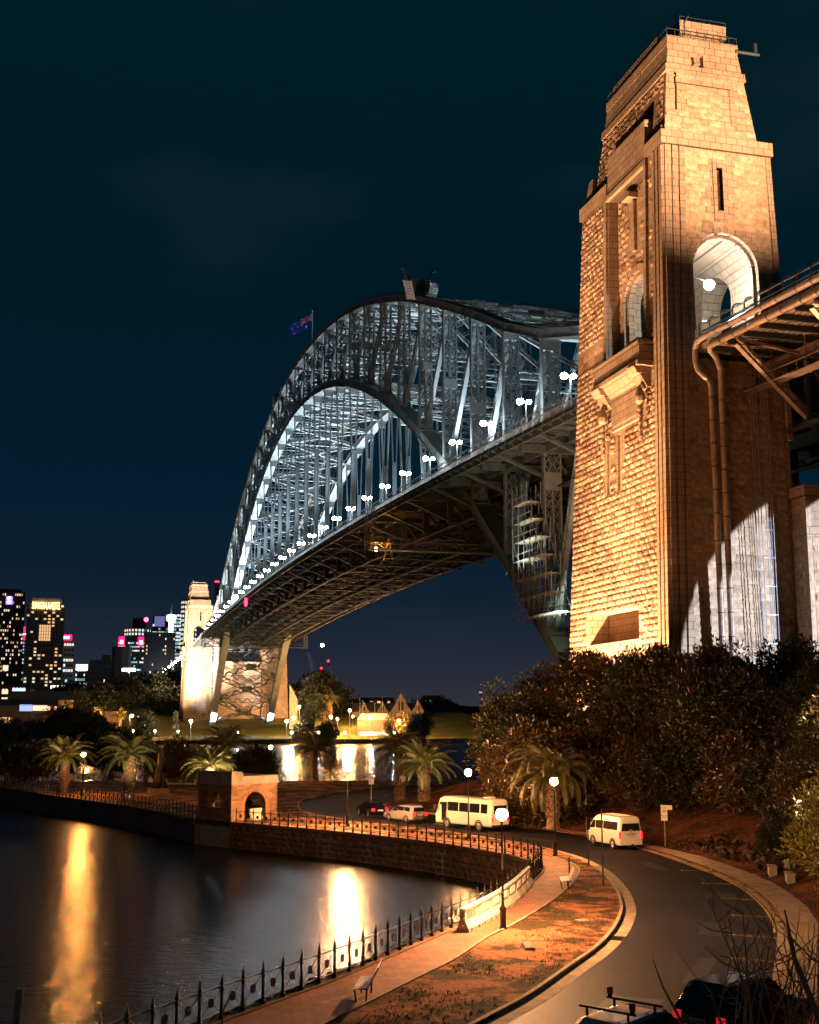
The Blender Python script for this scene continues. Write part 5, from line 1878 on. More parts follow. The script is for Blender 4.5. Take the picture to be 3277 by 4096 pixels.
CS = [tuple(p) for p in smooth_line(COAST[1:], 3)]
kk = min(range(len(CS)), key=lambda i: abs(CS[i][0] + 90.5) + abs(CS[i][1] - 60.4))
F1, PF1 = fence('black cast iron railing along the near brick path, from the lower left to the curve', CS[:kk + 1], GZ + 0.05)
F2, PF2 = fence('black cast iron railing on the curved sea wall, between the curve and the pavilion', CS[kk:], GZ + 0.05)
F3, PF3 = fence('dark cast iron railing on the straight wall left of the arched pavilion', COAST2, GZ + 0.05)
HB = [(c[0] - 0.4, c[1]) for c in HARB[:7]]
F4, PF4 = fence('iron railing at the harbour edge beyond the lawn, with people leaning on it', HB[::-1], GZ, None, 1.5, 0.0)

# white water filled barriers
def barrier_mesh():
    a = MB()
    L_ = 1.95
    for s in (1, -1):
        pass
    prof = [(-0.27, 0.0), (-0.27, 0.16), (-0.11, 0.46), (-0.085, 0.98), (0.085, 0.98), (0.11, 0.46), (0.27, 0.16), (0.27, 0.0)]
    # body in slices so that there are forklift slots and lug notches
    xs_ = [0, 0.3, 0.55, 1.4, 1.65, L_]
    for i in range(5):
        x0, x1 = xs_[i] + 0.001, xs_[i + 1] - 0.001
        pr = list(prof)
        if i in (1, 3):
            pr[0] = (-0.27, 0.14); pr[7] = (0.27, 0.14)
        n = len(pr)
        vs = [(x0, y, z) for y, z in pr] + [(x1, y, z) for y, z in pr]
        a.add(vs, [tuple(range(n))[::-1], tuple(range(n, 2 * n))] + [(k, (k + 1) % n, n + (k + 1) % n, n + k) for k in range(n)])
    for j in range(5):      # window-like recess ribs on the upper part
        x = 0.42 + j * 0.26
        for s in (-1, 1):
            a.box(x - 0.05, x + 0.05, s * 0.115 - 0.02, s * 0.115 + 0.02, 0.55, 0.86)
    for z in (0.2, 0.55, 0.85):
        a.box(-0.09, 0.0, -0.07, 0.07, z, z + 0.1); a.box(L_, L_ + 0.06, -0.07, 0.07, z - 0.1, z)
    a.box(-0.04, L_ + 0.02, -0.12, 0.12, 0.9, 1.0)
    b = MB(); b.box(0.45, 1.5, 0.121, 0.124, 0.62, 0.8); b.box(0.45, 1.5, -0.124, -0.121, 0.62, 0.8)
    return a.mesh('barrier_body', M['white']), MB


BM, _ = barrier_mesh()
BL = [(-104.9, 69.2), (-103.3, 68.05), (-101.7, 66.95), (-100.1, 65.9), (-98.4, 64.9), (-96.7, 63.9), (-94.9, 62.95), (-93.1, 62.0), (-91.3, 61.1)]
BL = [(x + 0.05, y - 0.45) for x, y in BL]
for i in range(8):
    a, b = Vector(BL[i]), Vector(BL[i + 1])
    v = b - a
    lab = 'white plastic water barrier on the brick path, %s of the row from the near end' % ORD[i]
    o = tag(link('plastic_barrier', BM, None, (a.x, a.y, GZ + 0.005), atan2(v.y, v.x)), lab, 'barrier', 'white plastic barriers in a row on the brick path')
    o.scale = (v.length / 2.02, 1, 1)
for i, (px, py, rz) in enumerate(((1000, 3282, 0.2), (300, 3123, 1.7), (352, 3122, 1.7), (398, 3120, 1.8))):
    p = at(px, py, GZ)
    tag(link('plastic_barrier', BM, None, (p.x, p.y, GZ + 0.01), rz if i else -0.75), ['white plastic barrier standing in the arch of the stone pavilion', 'pale plastic barrier on the lawn behind the left palm, leftmost',
        'pale plastic barrier on the lawn by the harbour railing, middle', 'pale plastic barrier on the lawn by the harbour railing, rightmost'][i], 'barrier')

# tall street lamps with a globe
def lamp_mesh():
    a = MB()
    a.lathe([(0.17, 0), (0.17, 0.08), (0.14, 0.12), (0.14, 0.75), (0.16, 0.8), (0.16, 0.86), (0.085, 0.95), (0.06, 1.1), (0.05, 2.4), (0.07, 2.43), (0.07, 2.5), (0.045, 2.55), (0.04, 4.45), (0.09, 4.5), (0.12, 4.6)], 12)
    b = MB(); b.sphere((0, 0, 4.84), 0.25, 14, 10)
    c = MB(); c.lathe([(0.16, 5.06), (0.10, 5.12), (0.02, 5.2)], 10)
    return a.mesh('lamp_post', M['pole'], True), b.mesh('lamp_globe', M['sodium'], True), c.mesh('lamp_cap', M['pole'], True)


LP, LG, LC = lamp_mesh()
LGD = LG.copy(); LGD.materials.clear(); LGD.materials.append(M['sodiumdim'])
LGM = LG.copy(); LGM.materials.clear(); LGM.materials.append(M['sodiummid'])
for (px, py, sc, lab) in ((2013, 3716, 1.0, 'street lamp nearest the camera, at the edge of the brick path, glaring orange globe'),
                          (1390, 3302, 1.0, 'street lamp beside the far bend of the road, its glare reflected in the bay'),
                          (1875, 3355, 1.02, 'street lamp between the fence and the white minibus'),
                          (2222, 3424, 1.0, 'street lamp at the kerb in front of the drooping palm, left of the white van'),
                          (327, 3185, 1.0, 'street lamp behind the left railing next to a palm, yellow orange globe'),
                          (1080, 3122, 1.0, 'street lamp at the harbour railing below the far bearings')):
    p = at(px, py, GZ)
    t = thing('street_lamp', lab, 'street lamp', (p.x, p.y, GZ), 0, 'orange globe street lamps round the bay', sc)
    link('lamp_post', LP, t); link('lamp_globe', LG if px in (2013, 1390) else (LGM if px in (1875, 2222) else LGD), t); link('lamp_cap', LC, t)
# dim globe lamp on the pavilion terrace
p = at(884, 3130, GZ)
t = thing('globe_lamp', 'small pale globe lamp on a thin pole behind the pavilion parapet', 'lamp', (p.x, p.y, GZ))
mb = MB(); mb.tube([(0, 0, 0), (0, 0, 3.6)], 0.05, 6); mb.build('pole', M['galv'], t)
mb = MB(); mb.sphere((0, 0, 3.85), 0.38, 14, 10); mb.build('globe', mat_emit('dim_globe', (1.0, 0.8, 0.5), 1.6), t, True)
for i, (px, py) in enumerate(((855, 3096), (867, 3102), (893, 3098), (917, 3102))):
    p = at_d(px, py, 138)
    t = thing('garden_spotlight', 'tiny bright spotlight glinting above the pavilion parapet, %s from the left' % ORD[i], 'spotlight', (p.x, p.y, GZ), 0, 'tiny spotlights behind the pavilion')
    h = p.z - GZ
    mb = MB(); mb.tube([(0, 0, 0), (0, 0, h)], 0.03, 5); mb.build('stake', M['pole'], t)
    mb = MB(); mb.sphere((0, 0, h), 0.09, 8, 6); mb.build('bulb', mat_emit('bulb%d' % i, (1.0, 0.7, 0.4), 60), t, True)

for (px, py, tx) in ((870, 3185, 839), (1655, 3245, 1697), (500, 3225, 514), (270, 3180, 256)):  # uplights added to brighten the palms; the bright one boosts the garden spotlights
    a_, b_ = at(px, py, GZ), at(tx, py - 5, GZ)
    flood((a_.x - 1.2, a_.y + .6, GZ), (b_.x, b_.y, 7.5), 30000 if px == 870 else 8000, (1.0, .74, .30), 95, 'small added uplight under the %s palm of the lawn' % {870: 'bright', 1655: 'island', 500: 'dark thick trunked', 270: 'leftmost'}[px], 'added uplights under the palms', .8, .08, .4)
# arched stone pavilion
A0 = Vector((-45.3, 71.4)); A1 = Vector((-41.4, 73.9)); A2 = Vector((-41.0, 67.0 - 0.6))
ex = (A1 - A0).normalized(); ey = Vector((ex.y, -ex.x))      # ex along the water face, ey towards the road
pav = thing('stone_pavilion', 'small sandstone pavilion with round arches and a parapet at the corner of the sea wall', 'pavilion', (A0.x, A0.y, GZ), 0)
WX, WY, HP = 4.7, 5.4, 3.2


def pw(a, b, z): return (ex.x * a + ey.x * b, ex.y * a + ey.y * b, z)


mb = MB()
mb.hexa([pw(0, WY, 0), pw(WX, WY, 0), pw(WX, 0, 0), pw(0, 0, 0), pw(0, WY, HP), pw(WX, WY, HP), pw(WX, 0, HP), pw(0, 0, HP)])
th = 0.55
inner = [pw(th, WY - th, -0.4), pw(WX - th, WY - th, -0.4), pw(WX - th, th, -0.4), pw(th, th, -0.4), pw(th, WY - th, HP - 0.4), pw(WX - th, WY - th, HP - 0.4), pw(WX - th, th, HP - 0.4), pw(th, th, HP - 0.4)]
cuts = [(inner, [(0, 3, 2, 1), (4, 5, 6, 7), (0, 1, 5, 4), (1, 2, 6, 5), (2, 3, 7, 6), (3, 0, 4, 7)]),
        arch_prism(lambda u, v, z: pw(u, v, z), 2.35, 0.95, 1.15, 1.55, -1, WY + 1),
        arch_prism(lambda u, v, z: pw(v, u, z), 2.75, 1.25, -0.4, 1.25, -1, WX + 1)]
o = boolean_cut(mb, cuts, 'walls', mat_masonry('pavilion_sandstone', (0.42, 0.26, 0.16), (0.25, 0.13, 0.08), (0.25, 0.18, 0.12), 0.55, 0.2, 0.012, 0.02, nbump=0.03, nscale=5)); recalc(o); o.parent = pav
mb = MB()
mb.hexa([pw(-.12, WY + .12, HP), pw(WX + .12, WY + .12, HP), pw(WX + .12, -.12, HP), pw(-.12, -.12, HP), pw(-.12, WY + .12, HP + .22), pw(WX + .12, WY + .12, HP + .22), pw(WX + .12, -.12, HP + .22), pw(-.12, -.12, HP + .22)])
for (a0, a1, b0, b1, h) in ((-.05, WX + .05, -.05, 0.35, 1.15), (-.05, 0.35, 0.36, 1.2, 1.15), (-.05, 0.35, 1.21, WY + .05, 0.72), (WX - .35, WX + .05, 0.36, WY + .05, 0.72), (0.36, WX - .36, WY - .35, WY + .05, 0.72)):
    mb.hexa([pw(a0, b1, HP + .22), pw(a1, b1, HP + .22), pw(a1, b0, HP + .22), pw(a0, b0, HP + .22), pw(a0, b1, HP + h), pw(a1, b1, HP + h), pw(a1, b0, HP + h), pw(a0, b0, HP + h)])
mb.build('parapet', M['concrete'], pav)
mb = MB()
for i in range(13):
    a0, a1 = pi * i / 13 + .02, pi * (i + 1) / 13 - .02
    c = []
    for off in (-0.05, 0.06):
        for r, a in ((1.26, a0), (1.62, a0), (1.62, a1), (1.26, a1)):
            c.append(pw(off, 2.75 + r * cos(a), 1.25 + r * sin(a)))
    mb.hexa(c)
    c = []
    for off in (-0.05, 0.06):
        for r, a in ((0.96, a0), (1.25, a0), (1.25, a1), (0.96, a1)):
            c.append(pw(2.35 + r * cos(a), off, 1.55 + r * sin(a)))
    mb.hexa(c)
for s_ in (-1, 1):
    for j in range(4):
        for off in (0,):
            y0, y1 = sorted((2.75 + s_ * 1.26, 2.75 + s_ * 1.62))
            mb.hexa([pw(-.05, y0, j * .31), pw(-.05, y1, j * .31), pw(.06, y1, j * .31), pw(.06, y0, j * .31), pw(-.05, y0, j * .31 + .29), pw(-.05, y1, j * .31 + .29), pw(.06, y1, j * .31 + .29), pw(.06, y0, j * .31 + .29)])
o = mb.build('arch_ring', mat_plain('red_arch_stones', (0.34, 0.17, 0.10), 0.85, var=0.3, scale=2.5, bump=0.02), pav); recalc(o)

# benches: cream slats on iron legs
def bench(label, loc, rz, L_=1.9):
    t = thing('park_bench', label, 'bench', loc, rz, None)
    mb = MB()
    for i in range(5):
        mb.box(-L_ / 2, L_ / 2, -0.02 + i * 0.095, 0.055 + i * 0.095, 0.43 + 0.012 * (4 - i), 0.46 + 0.012 * (4 - i))
    mb.build('seat', M['wood'], t)
    mb = MB()
    for i in range(6):
        y = -0.06 - i * 0.045; z = 0.52 + i * 0.095
        mb.bar((-L_ / 2, y, z), (L_ / 2, y, z), 0.03, 0.075, up=(0, -0.4, 1))
    mb.build('backrest', M['wood'], t)
    for x in (-L_ / 2 + 0.3, L_ / 2 - 0.3):
        mb = MB(); mb.tube([(x, 0.42, 0.43), (x, 0.36, 0.0)], 0.03, 6); mb.tube([(x, 0.02, 0.43), (x, 0.04, 0.0)], 0.03, 6); mb.tube([(x, 0.42, 0.42), (x, 0.0, 0.40), (x, -0.34, 1.06)], 0.025, 6)
        mb.build('leg', M['pole'], t)
    return t


a, b = at(1361, 4047, GZ), at(1490, 3960, GZ)
bench('cream slatted bench on the grass edge beside the brick path, in the near foreground', (-115.8, 75.4, GZ), radians(-20), 2.0)
bench('cream slatted bench on the dirt beyond the big lamp, seen from the side', (-92.9, 59.0, GZ), radians(-20), 1.8)
mb = MB(); mb.box(-117.6, -115.2, 75.4, 75.5, GZ, GZ + 0.01)

# posts and signs
for i, (px, py, h, lab) in enumerate(((2356, 3461, 2.9, 'dark metal post at the kerb left of the white van'), (2414, 3541, 4.05, 'tall thin dark post in the verge in front of the white van'), (2279, 3527, 1.3, 'short dark post standing behind the second bench'))):
    p = at(px, py, GZ)
    mb = MB(); mb.lathe([(0.07, 0), (0.06, 0.3), (0.045, 0.35), (0.045, h)], 8); 
    if i == 0: mb.box(-0.06, 0.06, -0.11, 0.11, h - 0.75, h)
    tag(mb.build('metal_post', M['pole'], loc=(p.x, p.y, GZ)), lab, 'post')


def sign_post(px, py, lab, h, lines, w=0.45, sh=0.75):
    p = at(px, py, GZ)
    d = Vector((CAM_P.x - p.x, CAM_P.y - p.y, 0)).normalized()
    t = thing('parking_sign', lab, 'sign', (p.x, p.y, GZ))
    mb = MB(); mb.tube([(0, 0, 0), (0, 0, h)], 0.035, 7); mb.build('pole', M['galv'], t)
    mb = MB(); mb.box(-w / 2, w / 2, -sh / 2, sh / 2, -0.01, 0.01)
    if lines[0] == 'NO':
        mb.box(-w / 2, w * 1.25, sh / 2 + 0.01, sh / 2 + 0.33, -0.01, 0.01)
    pn = mb.build('panel', M['sign'], t); pn.matrix_local = facing(d * 0.06 + Vector((0, 0, h - sh / 2 - (0.33 if lines[0] == 'NO' else 0))), d)
    ink = mat_plain('sign_ink', (0.03, 0.10, 0.05), 0.5)
    y = sh / 2 + 0.1 if lines[0] == 'NO' else sh / 2 - 0.22
    for s_, sz in zip(lines, (0.2, 0.26, 0.13, 0.13)):
        me = text_mesh(s_, sz, ink, 0.002, 'CENTER'); o = link('lettering', me, pn, (0, y, 0.014)); y -= sz + 0.1 if s_ == 'NO' else sz * 0.95
    return t


sign_post(2662, 3388, 'white parking sign on a pole on the leafy bank, right of the white van', 2.9, ['NO', '4P', 'TICKET', 'ONLY'])
sign_post(1485, 3203, 'white sign on a pole beside the dark parked car', 2.75, ['2P', 'TICKET'], 0.55, 0.95)

# stone block, valve cover and drain grate
p = at(2112, 3796, GZ)
mb = MB(); mb.hexa([(-.35, -.22, 0), (.38, -.25, 0), (.36, .22, 0), (-.3, .25, 0), (-.3, -.15, .1), (.2, -.18, .26), (.22, .15, .24), (-.28, .2, .1)])
tag(mb.build('stone_block', M['concrete'], loc=(p.x, p.y, GZ)), 'pale wedge shaped stone lying on the bare lawn', 'stone')
p = at(2331, 3683, GZ)
mb = MB(); mb.box(-.25, .25, -.25, .25, 0, 0.04); tag(mb.build('access_cover', M['concrete'], loc=(p.x, p.y, GZ)), 'small square access cover in the bare lawn near the kerb', 'cover')
p = Vector((-107.1, 62.75))
mb = MB()
for i in range(9): mb.box(-0.45 + i * 0.1, -0.41 + i * 0.1, -0.3, 0.3, 0.0, 0.03)
mb.box(-0.5, 0.45, -0.34, -0.3, 0, 0.03); mb.box(-0.5, 0.45, 0.3, 0.34, 0, 0.03)
tag(mb.build('drain_grate', M['iron'], loc=(p.x, p.y, G0 + 0.012)), 'iron drain grate in the gutter of the inner kerb', 'drain')
bpy.data.objects['drain_grate'].rotation_euler[2] = radians(-33)
for i, (px, py) in enumerate(((3060, 3510), (3130, 3540), (2850, 3425))):
    p = at(px, py, GZ)
    mb = MB(); mb.box(-.6, .6, -.2, .2, -0.1, 0.42 if i < 2 else 0.2); mb.box(-.64, .64, -.24, .24, 0.42 if i < 2 else 0.2, 0.5 if i < 2 else .26)
    o = mb.build('stone_wall_end', M['concrete'], loc=(p.x, p.y - 0.5, bank_z(p.x, p.y - 0.5))); o.rotation_euler[2] = radians(-25)
    tag(o, ['low pale masonry block at the foot of the bushes, right of the road, upper one', 'low pale masonry block half hidden in the bushes, lower one', 'small pale stone on the bank near the parking sign'][i], 'masonry block')

# statue of entwined dark figures and container, banner
p = at(633, 3172, GZ)
t = thing('sculpture', 'tall dark bronze sculpture on a low square plinth, between the two left palms', 'sculpture', (p.x, p.y, GZ))
mb = MB(); mb.box(-2.1, 1.9, -1.2, 1.2, 0, 0.55); mb.build('plinth', mat_plain('red_plinth', (0.22, 0.11, 0.09), 0.8), t)
bz = mat_plain('dark_bronze', (0.03, 0.022, 0.018), 0.35, 0.5)
mb = MB()
ax_ = Vector((sin(YAW), -cos(YAW), 0))
for off, ph in ((0, 0), (0.35, 1.4)):
    mb.tube([ax_ * (off - 0.5) + Vector((0, 0, .55)), ax_ * (off - .25) + Vector((0, 0, 1.5)), ax_ * (off * .5 - .15) + Vector((0, 0, 2.6)), ax_ * (off * .3 + .15) + Vector((0, 0, 3.7)), ax_ * (off * .4 + .1) + Vector((0, 0, 4.7)), ax_ * (off * .3 - .1) + Vector((0, 0, 5.5))], [0.5, 0.3, 0.38, 0.5, 0.36, 0.2], 9)
mb.tube([ax_ * 0.9 + Vector((0, 0, .55)), ax_ * 0.55 + Vector((0, 0, 1.9)), ax_ * 0.1 + Vector((0, 0, 3.0))], [0.3, 0.2, 0.25], 8)
mb.sphere(ax_ * 0.2 + Vector((0, 0, 5.7)), 0.42, 10, 8)
mb.build('figures', bz, t, True)
t = thing('shipping_container', 'cream corrugated container behind the palms, partly behind a dark banner', 'container', (22, 70.5, GZ))
mb = MB()
cx_, cy_ = Vector((-0.05, 1)).normalized(), None
D_ = Vector((0.12, -1)).normalized()                       # long side runs across the view
N_ = Vector((-D_.y, D_.x)) * -1
def cw(a, b, z): return (D_.x * a + N_.x * b, D_.y * a + N_.y * b, z)
for i in range(24):
    a = -3 + i * 0.25; o1 = 0.0 if i % 2 else 0.06
    mb.hexa([cw(a, -1.2 - o1, 0), cw(a + .25, -1.2 - o1, 0), cw(a + .25, 1.2, 0), cw(a, 1.2, 0), cw(a, -1.2 - o1, 2.5), cw(a + .25, -1.2 - o1, 2.5), cw(a + .25, 1.2, 2.5), cw(a, 1.2, 2.5)])
mb.hexa([cw(-3.05, -1.3, 2.5), cw(3.05, -1.3, 2.5), cw(3.05, 1.3, 2.5), cw(-3.05, 1.3, 2.5), cw(-3.05, -1.3, 2.62), cw(3.05, -1.3, 2.62), cw(3.05, 1.3, 2.62), cw(-3.05, 1.3, 2.62)])
mb.build('corrugated_box', mat_plain('cream_container', (0.62, 0.52, 0.38), 0.6), t)
pL, pR = at(572, 3148, GZ), at(815, 3150, GZ)
d = Vector((CAM_P.x - pL.x, CAM_P.y - pL.y, 0)).normalized()
wd = (pR - pL).length
t = thing('site_banner', 'dark banner fence with white lettering in front of the container', 'banner', (pL.x, pL.y, GZ))
run = (pR - pL).normalized()
mb = MB()
n = 10
for i in range(n):
    a, b = wd * i / n, wd * (i + 1) / n
    hA, hB = 1.75 - 0.75 * sin(pi * min(1, i / n * 1.3)) * 0.8, 1.75 - 0.75 * sin(pi * min(1, (i + 1) / n * 1.3)) * 0.8
    mb.hexa([run * a, run * b, run * b - d * 0.03, run * a - d * 0.03, run * a + Vector((0, 0, hA)), run * b + Vector((0, 0, hB)), run * b - d * 0.03 + Vector((0, 0, hB)), run * a - d * 0.03 + Vector((0, 0, hA))])
pn = mb.build('cloth', mat_plain('dark_banner', (0.012, 0.012, 0.018), 0.7), t)
inkw = mat_plain('banner_white', (0.7, 0.68, 0.62), 0.6)
nrm = run.cross(Vector((0, 0, 1)))
if nrm.dot(d) < 0: nrm = -nrm
def put_text(s_, sz, x, z, mat=inkw, parent=None):
    me = text_mesh(s_, sz, mat, 0.003)
    o = link('lettering', me, parent); o.matrix_local = facing(run * x + nrm * 0.03 + Vector((0, 0, z)), nrm)
    return o
put_text('SBMG', 0.75, 1.5, 0.62, parent=pn); put_text('RESTORATION  REMEDIAL', 0.36, 3.2, 0.35, parent=pn); put_text('COMA', 0.2, 4.9, 0.75, parent=pn); put_text('SBMG', 0.7, wd - 1.4, 0.55, parent=pn)
mb = MB()
for i in range(4): mb.hexa([run * (0.75 + i * .17) + nrm * .03 + Vector((0, 0, .62)), run * (0.85 + i * .17) + nrm * .03 + Vector((0, 0, .62)), run * (0.85 + i * .17) + nrm * .02 + Vector((0, 0, .62)), run * (0.75 + i * .17) + nrm * .02 + Vector((0, 0, .62)),
                            run * (0.75 + i * .17) + nrm * .03 + Vector((0, 0, .9 + (.3, .55, .35, .15)[i])), run * (0.85 + i * .17) + nrm * .03 + Vector((0, 0, .9 + (.3, .55, .35, .15)[i])), run * (0.85 + i * .17) + nrm * .02 + Vector((0, 0, .9 + (.3, .55, .35, .15)[i])), run * (0.75 + i * .17) + nrm * .02 + Vector((0, 0, .9 + (.3, .55, .35, .15)[i]))])
mb.build('bar_emblem', inkw, pn)


# people at the harbour railing
def person(label, px, py, pose, cols, face_dir, z=GZ):
    p = at(px, py, z)
    t = bpy.data.meshes.new('person')
    J = {'pel': (0, 0, 0.95), 'sp': (0.0, 0.0, 1.15), 'ch': (0.03, 0, 1.38), 'nk': (0.05, 0, 1.52), 'hd': (0.08, 0, 1.66), 'ht': (0.09, 0, 1.76),
         'lh': (0, 0.1, 0.9), 'lk': (0.03, 0.12, 0.5), 'la': (-0.02, 0.13, 0.09), 'lt': (0.13, 0.15, 0.04),
         'rh': (0, -0.1, 0.9), 'rk': (0.03, -0.12, 0.5), 'ra': (-0.02, -0.14, 0.09), 'rt': (0.13, -0.17, 0.04),
         'ls': (0.03, 0.2, 1.42), 'le': (0.05, 0.27, 1.15), 'lw': (0.22, 0.2, 1.02), 'lf': (0.31, 0.17, 1.02),
         'rs': (0.03, -0.2, 1.42), 're': (0.05, -0.27, 1.15), 'rw': (0.22, -0.2, 1.02), 'rf': (0.31, -0.17, 1.02)}
    if pose == 'lean':
        for k_, dx in (('sp', .06), ('ch', .16), ('nk', .22), ('hd', .27), ('ht', .3), ('ls', .17), ('rs', .17), ('le', .32), ('re', .32), ('lw', .45), ('rw', .45), ('lf', .52), ('rf', .52)):
            J[k_] = (J[k_][0] + dx, J[k_][1], J[k_][2] - dx * 0.15)
    if pose == 'photo':
        J['le'] = (.2, .25, 1.25); J['re'] = (.2, -.25, 1.25); J['lw'] = (.32, .1, 1.5); J['rw'] = (.32, -.1, 1.5); J['lf'] = (.3, .04, 1.57); J['rf'] = (.3, -.04, 1.57)
    R_ = {'pel': .15, 'sp': .13, 'ch': .15, 'nk': .06, 'hd': .1, 'ht': .075, 'lh': .095, 'lk': .06, 'la': .045, 'lt': .035, 'rh': .095, 'rk': .06, 'ra': .045, 'rt': .035,
          'ls': .07, 'le': .045, 'lw': .032, 'lf': .028, 'rs': .07, 're': .045, 'rw': .032, 'rf': .028}
    E_ = [('pel', 'sp'), ('sp', 'ch'), ('ch', 'nk'), ('nk', 'hd'), ('hd', 'ht'), ('pel', 'lh'), ('lh', 'lk'), ('lk', 'la'), ('la', 'lt'), ('pel', 'rh'), ('rh', 'rk'), ('rk', 'ra'), ('ra', 'rt'),
          ('ch', 'ls'), ('ls', 'le'), ('le', 'lw'), ('lw', 'lf'), ('ch', 'rs'), ('rs', 're'), ('re', 'rw'), ('rw', 'rf')]
    ks = list(J)
    t.from_pydata([J[k_] for k_ in ks], [(ks.index(a), ks.index(b)) for a, b in E_], [])
    o = bpy.data.objects.new('person', t); COL.objects.link(o)
    md = o.modifiers.new('s', 'SKIN')
    sv = t.skin_vertices[0].data if t.skin_vertices else None
    if sv is None:
        bm = bmesh.new(); bm.from_mesh(t); bm.verts.layers.skin.verify(); bm.to_mesh(t); bm.free(); sv = t.skin_vertices[0].data
    for i, k_ in enumerate(ks):
        sv[i].radius = (R_[k_], R_[k_]); sv[i].use_root = (i == 0)
    md2 = o.modifiers.new('ss', 'SUBSURF'); md2.levels = 1; md2.render_levels = 1
    dg = bpy.context.evaluated_depsgraph_get()
    me = bpy.data.meshes.new_from_object(o.evaluated_get(dg)); o.modifiers.clear(); o.data = me
    me.materials.clear()
    for c in cols: me.materials.append(c)
    for f in me.polygons:
        z_ = f.center.z; f.use_smooth = True
        f.material_index = 0 if z_ > 1.5 and abs(f.center.y) < .16 and f.center.z > 1.52 else (1 if z_ > 0.97 else 2)
    o.location = (p.x, p.y, z); o.rotation_euler[2] = face_dir
    hb = MB(); hb.sphere((J['hd'][0] - 0.02, 0, 1.70 - (0.04 if pose == 'lean' else 0)), 0.115, 10, 7); hb.build('hair', mat_plain('dark_hair', (0.015, 0.01, 0.008), 0.7), o, True)
    tag(o, label, 'person')
    return o


skin = mat_plain('skin', (0.35, 0.2, 0.14), 0.6); dk1 = mat_plain('navy_jacket', (0.03, 0.03, 0.045), 0.8); dk2 = mat_plain('dark_jeans', (0.02, 0.022, 0.03), 0.8); rd = mat_plain('grey_jumper', (0.12, 0.11, 0.11), 0.8)
person('person in dark clothes leaning on the harbour railing, left of the pair', 1099, 3127, 'lean', (skin, dk1, dk2), 0.2)
person('person holding up a camera at the harbour railing, in the middle', 1110, 3126, 'photo', (skin, rd, dk2), 0.0)
person('person in dark clothes standing apart at the harbour railing, on the right', 1135, 3128, 'stand', (skin, dk1, dk2), 0.3)
person('person in the shadow of the pavilion arch, behind the white barrier', 1000, 3268, 'stand', (skin, dk1, dk2), 2.6)
person('person in dark clothes walking on the lawn at the far left edge', 20, 3140, 'stand', (skin, rd, dk2), 1.8)
person('second person at the far left edge, beside the first', 31, 3141, 'stand', (skin, dk1, dk2), 1.6)
# ================================================================= vehicles
def wheel(r=0.33, w=0.22):
    a = MB(); n = 20
    def ring(mb, prof):
        b = len(mb.v)
        for x, rr in prof:
            for k in range(n):
                t = 2 * pi * k / n; mb.v.append((rr * cos(t), x, rr * sin(t)))
        for i in range(len(prof) - 1):
            for k in range(n):
                mb.f.append((b + i * n + k, b + i * n + (k + 1) % n, b + (i + 1) * n + (k + 1) % n, b + (i + 1) * n + k)); mb.mi.append(0)
    ring(a, [(-w / 2, r * .62), (-w / 2, r * .93), (-w / 2 + .03, r), (w / 2 - .03, r), (w / 2, r * .93), (w / 2, r * .62), (-w / 2, r * .62)])
    b = MB()
    b.f.append(tuple(range(n))); 
    b.v = [(r * .6 * cos(2 * pi * k / n), 0, r * .6 * sin(2 * pi * k / n)) for k in range(n)]; b.mi = [0]
    for k in range(7):
        t = 2 * pi * k / 7
        for s in (-1, 1):
            b.bar((r * .1 * cos(t), s * w * .38, r * .1 * sin(t)), (r * .58 * cos(t), s * w * .42, r * .58 * sin(t)), r * .16, 0.03, up=(0, 1, 0))
    ring(b, [(-w * .45, r * .56), (-w * .47, r * .63), (w * .47, r * .63), (w * .45, r * .56), (-w * .45, r * .56)])
    b.lathe([(r * .12, -w * .4), (r * .12, w * .4)], 8)
    return a.mesh('tyre', M['rubber']), b.mesh('rim', M['rim'])


def loft(sections, mb, m=0, caps=True):
    """sections: list of (x, [(y, z), ...]) closed rings of equal count"""
    b = len(mb.v); n = len(sections[0][1])
    for x, ring in sections:
        mb.v += [(x, y, z) for y, z in ring]
    for i in range(len(sections) - 1):
        for k in range(n):
            mb.f.append((b + i * n + k, b + i * n + (k + 1) % n, b + (i + 1) * n + (k + 1) % n, b + (i + 1) * n + k)); mb.mi.append(m)
    if caps:
        mb.f.append(tuple(b + k for k in reversed(range(n)))); mb.f.append(tuple(b + (len(sections) - 1) * n + k for k in range(n))); mb.mi += [m, m]


def ring(hw, zb, zw, zr, hwr, rr=0.12):
    """half of a body section mirrored: bottom, belt (waist), roof"""
    R = [(hw * .92, zb), (hw, zb + .12), (hw, zw - .1), (hw * .985, zw)]
    if zr > zw + .02:
        R += [(lerp(hw * .985, hwr, .5), (zw + zr - rr) / 2), (hwr, zr - rr), (hwr * .93, zr - rr * .35), (hwr * .7, zr)]
    else:
        R += [(hw * .96, zw + .01), (hw * .9, zw + .02), (hw * .8, zw + .03), (hw * .6, zw + .035)]
    return R + [(-y, z) for y, z in reversed(R)]


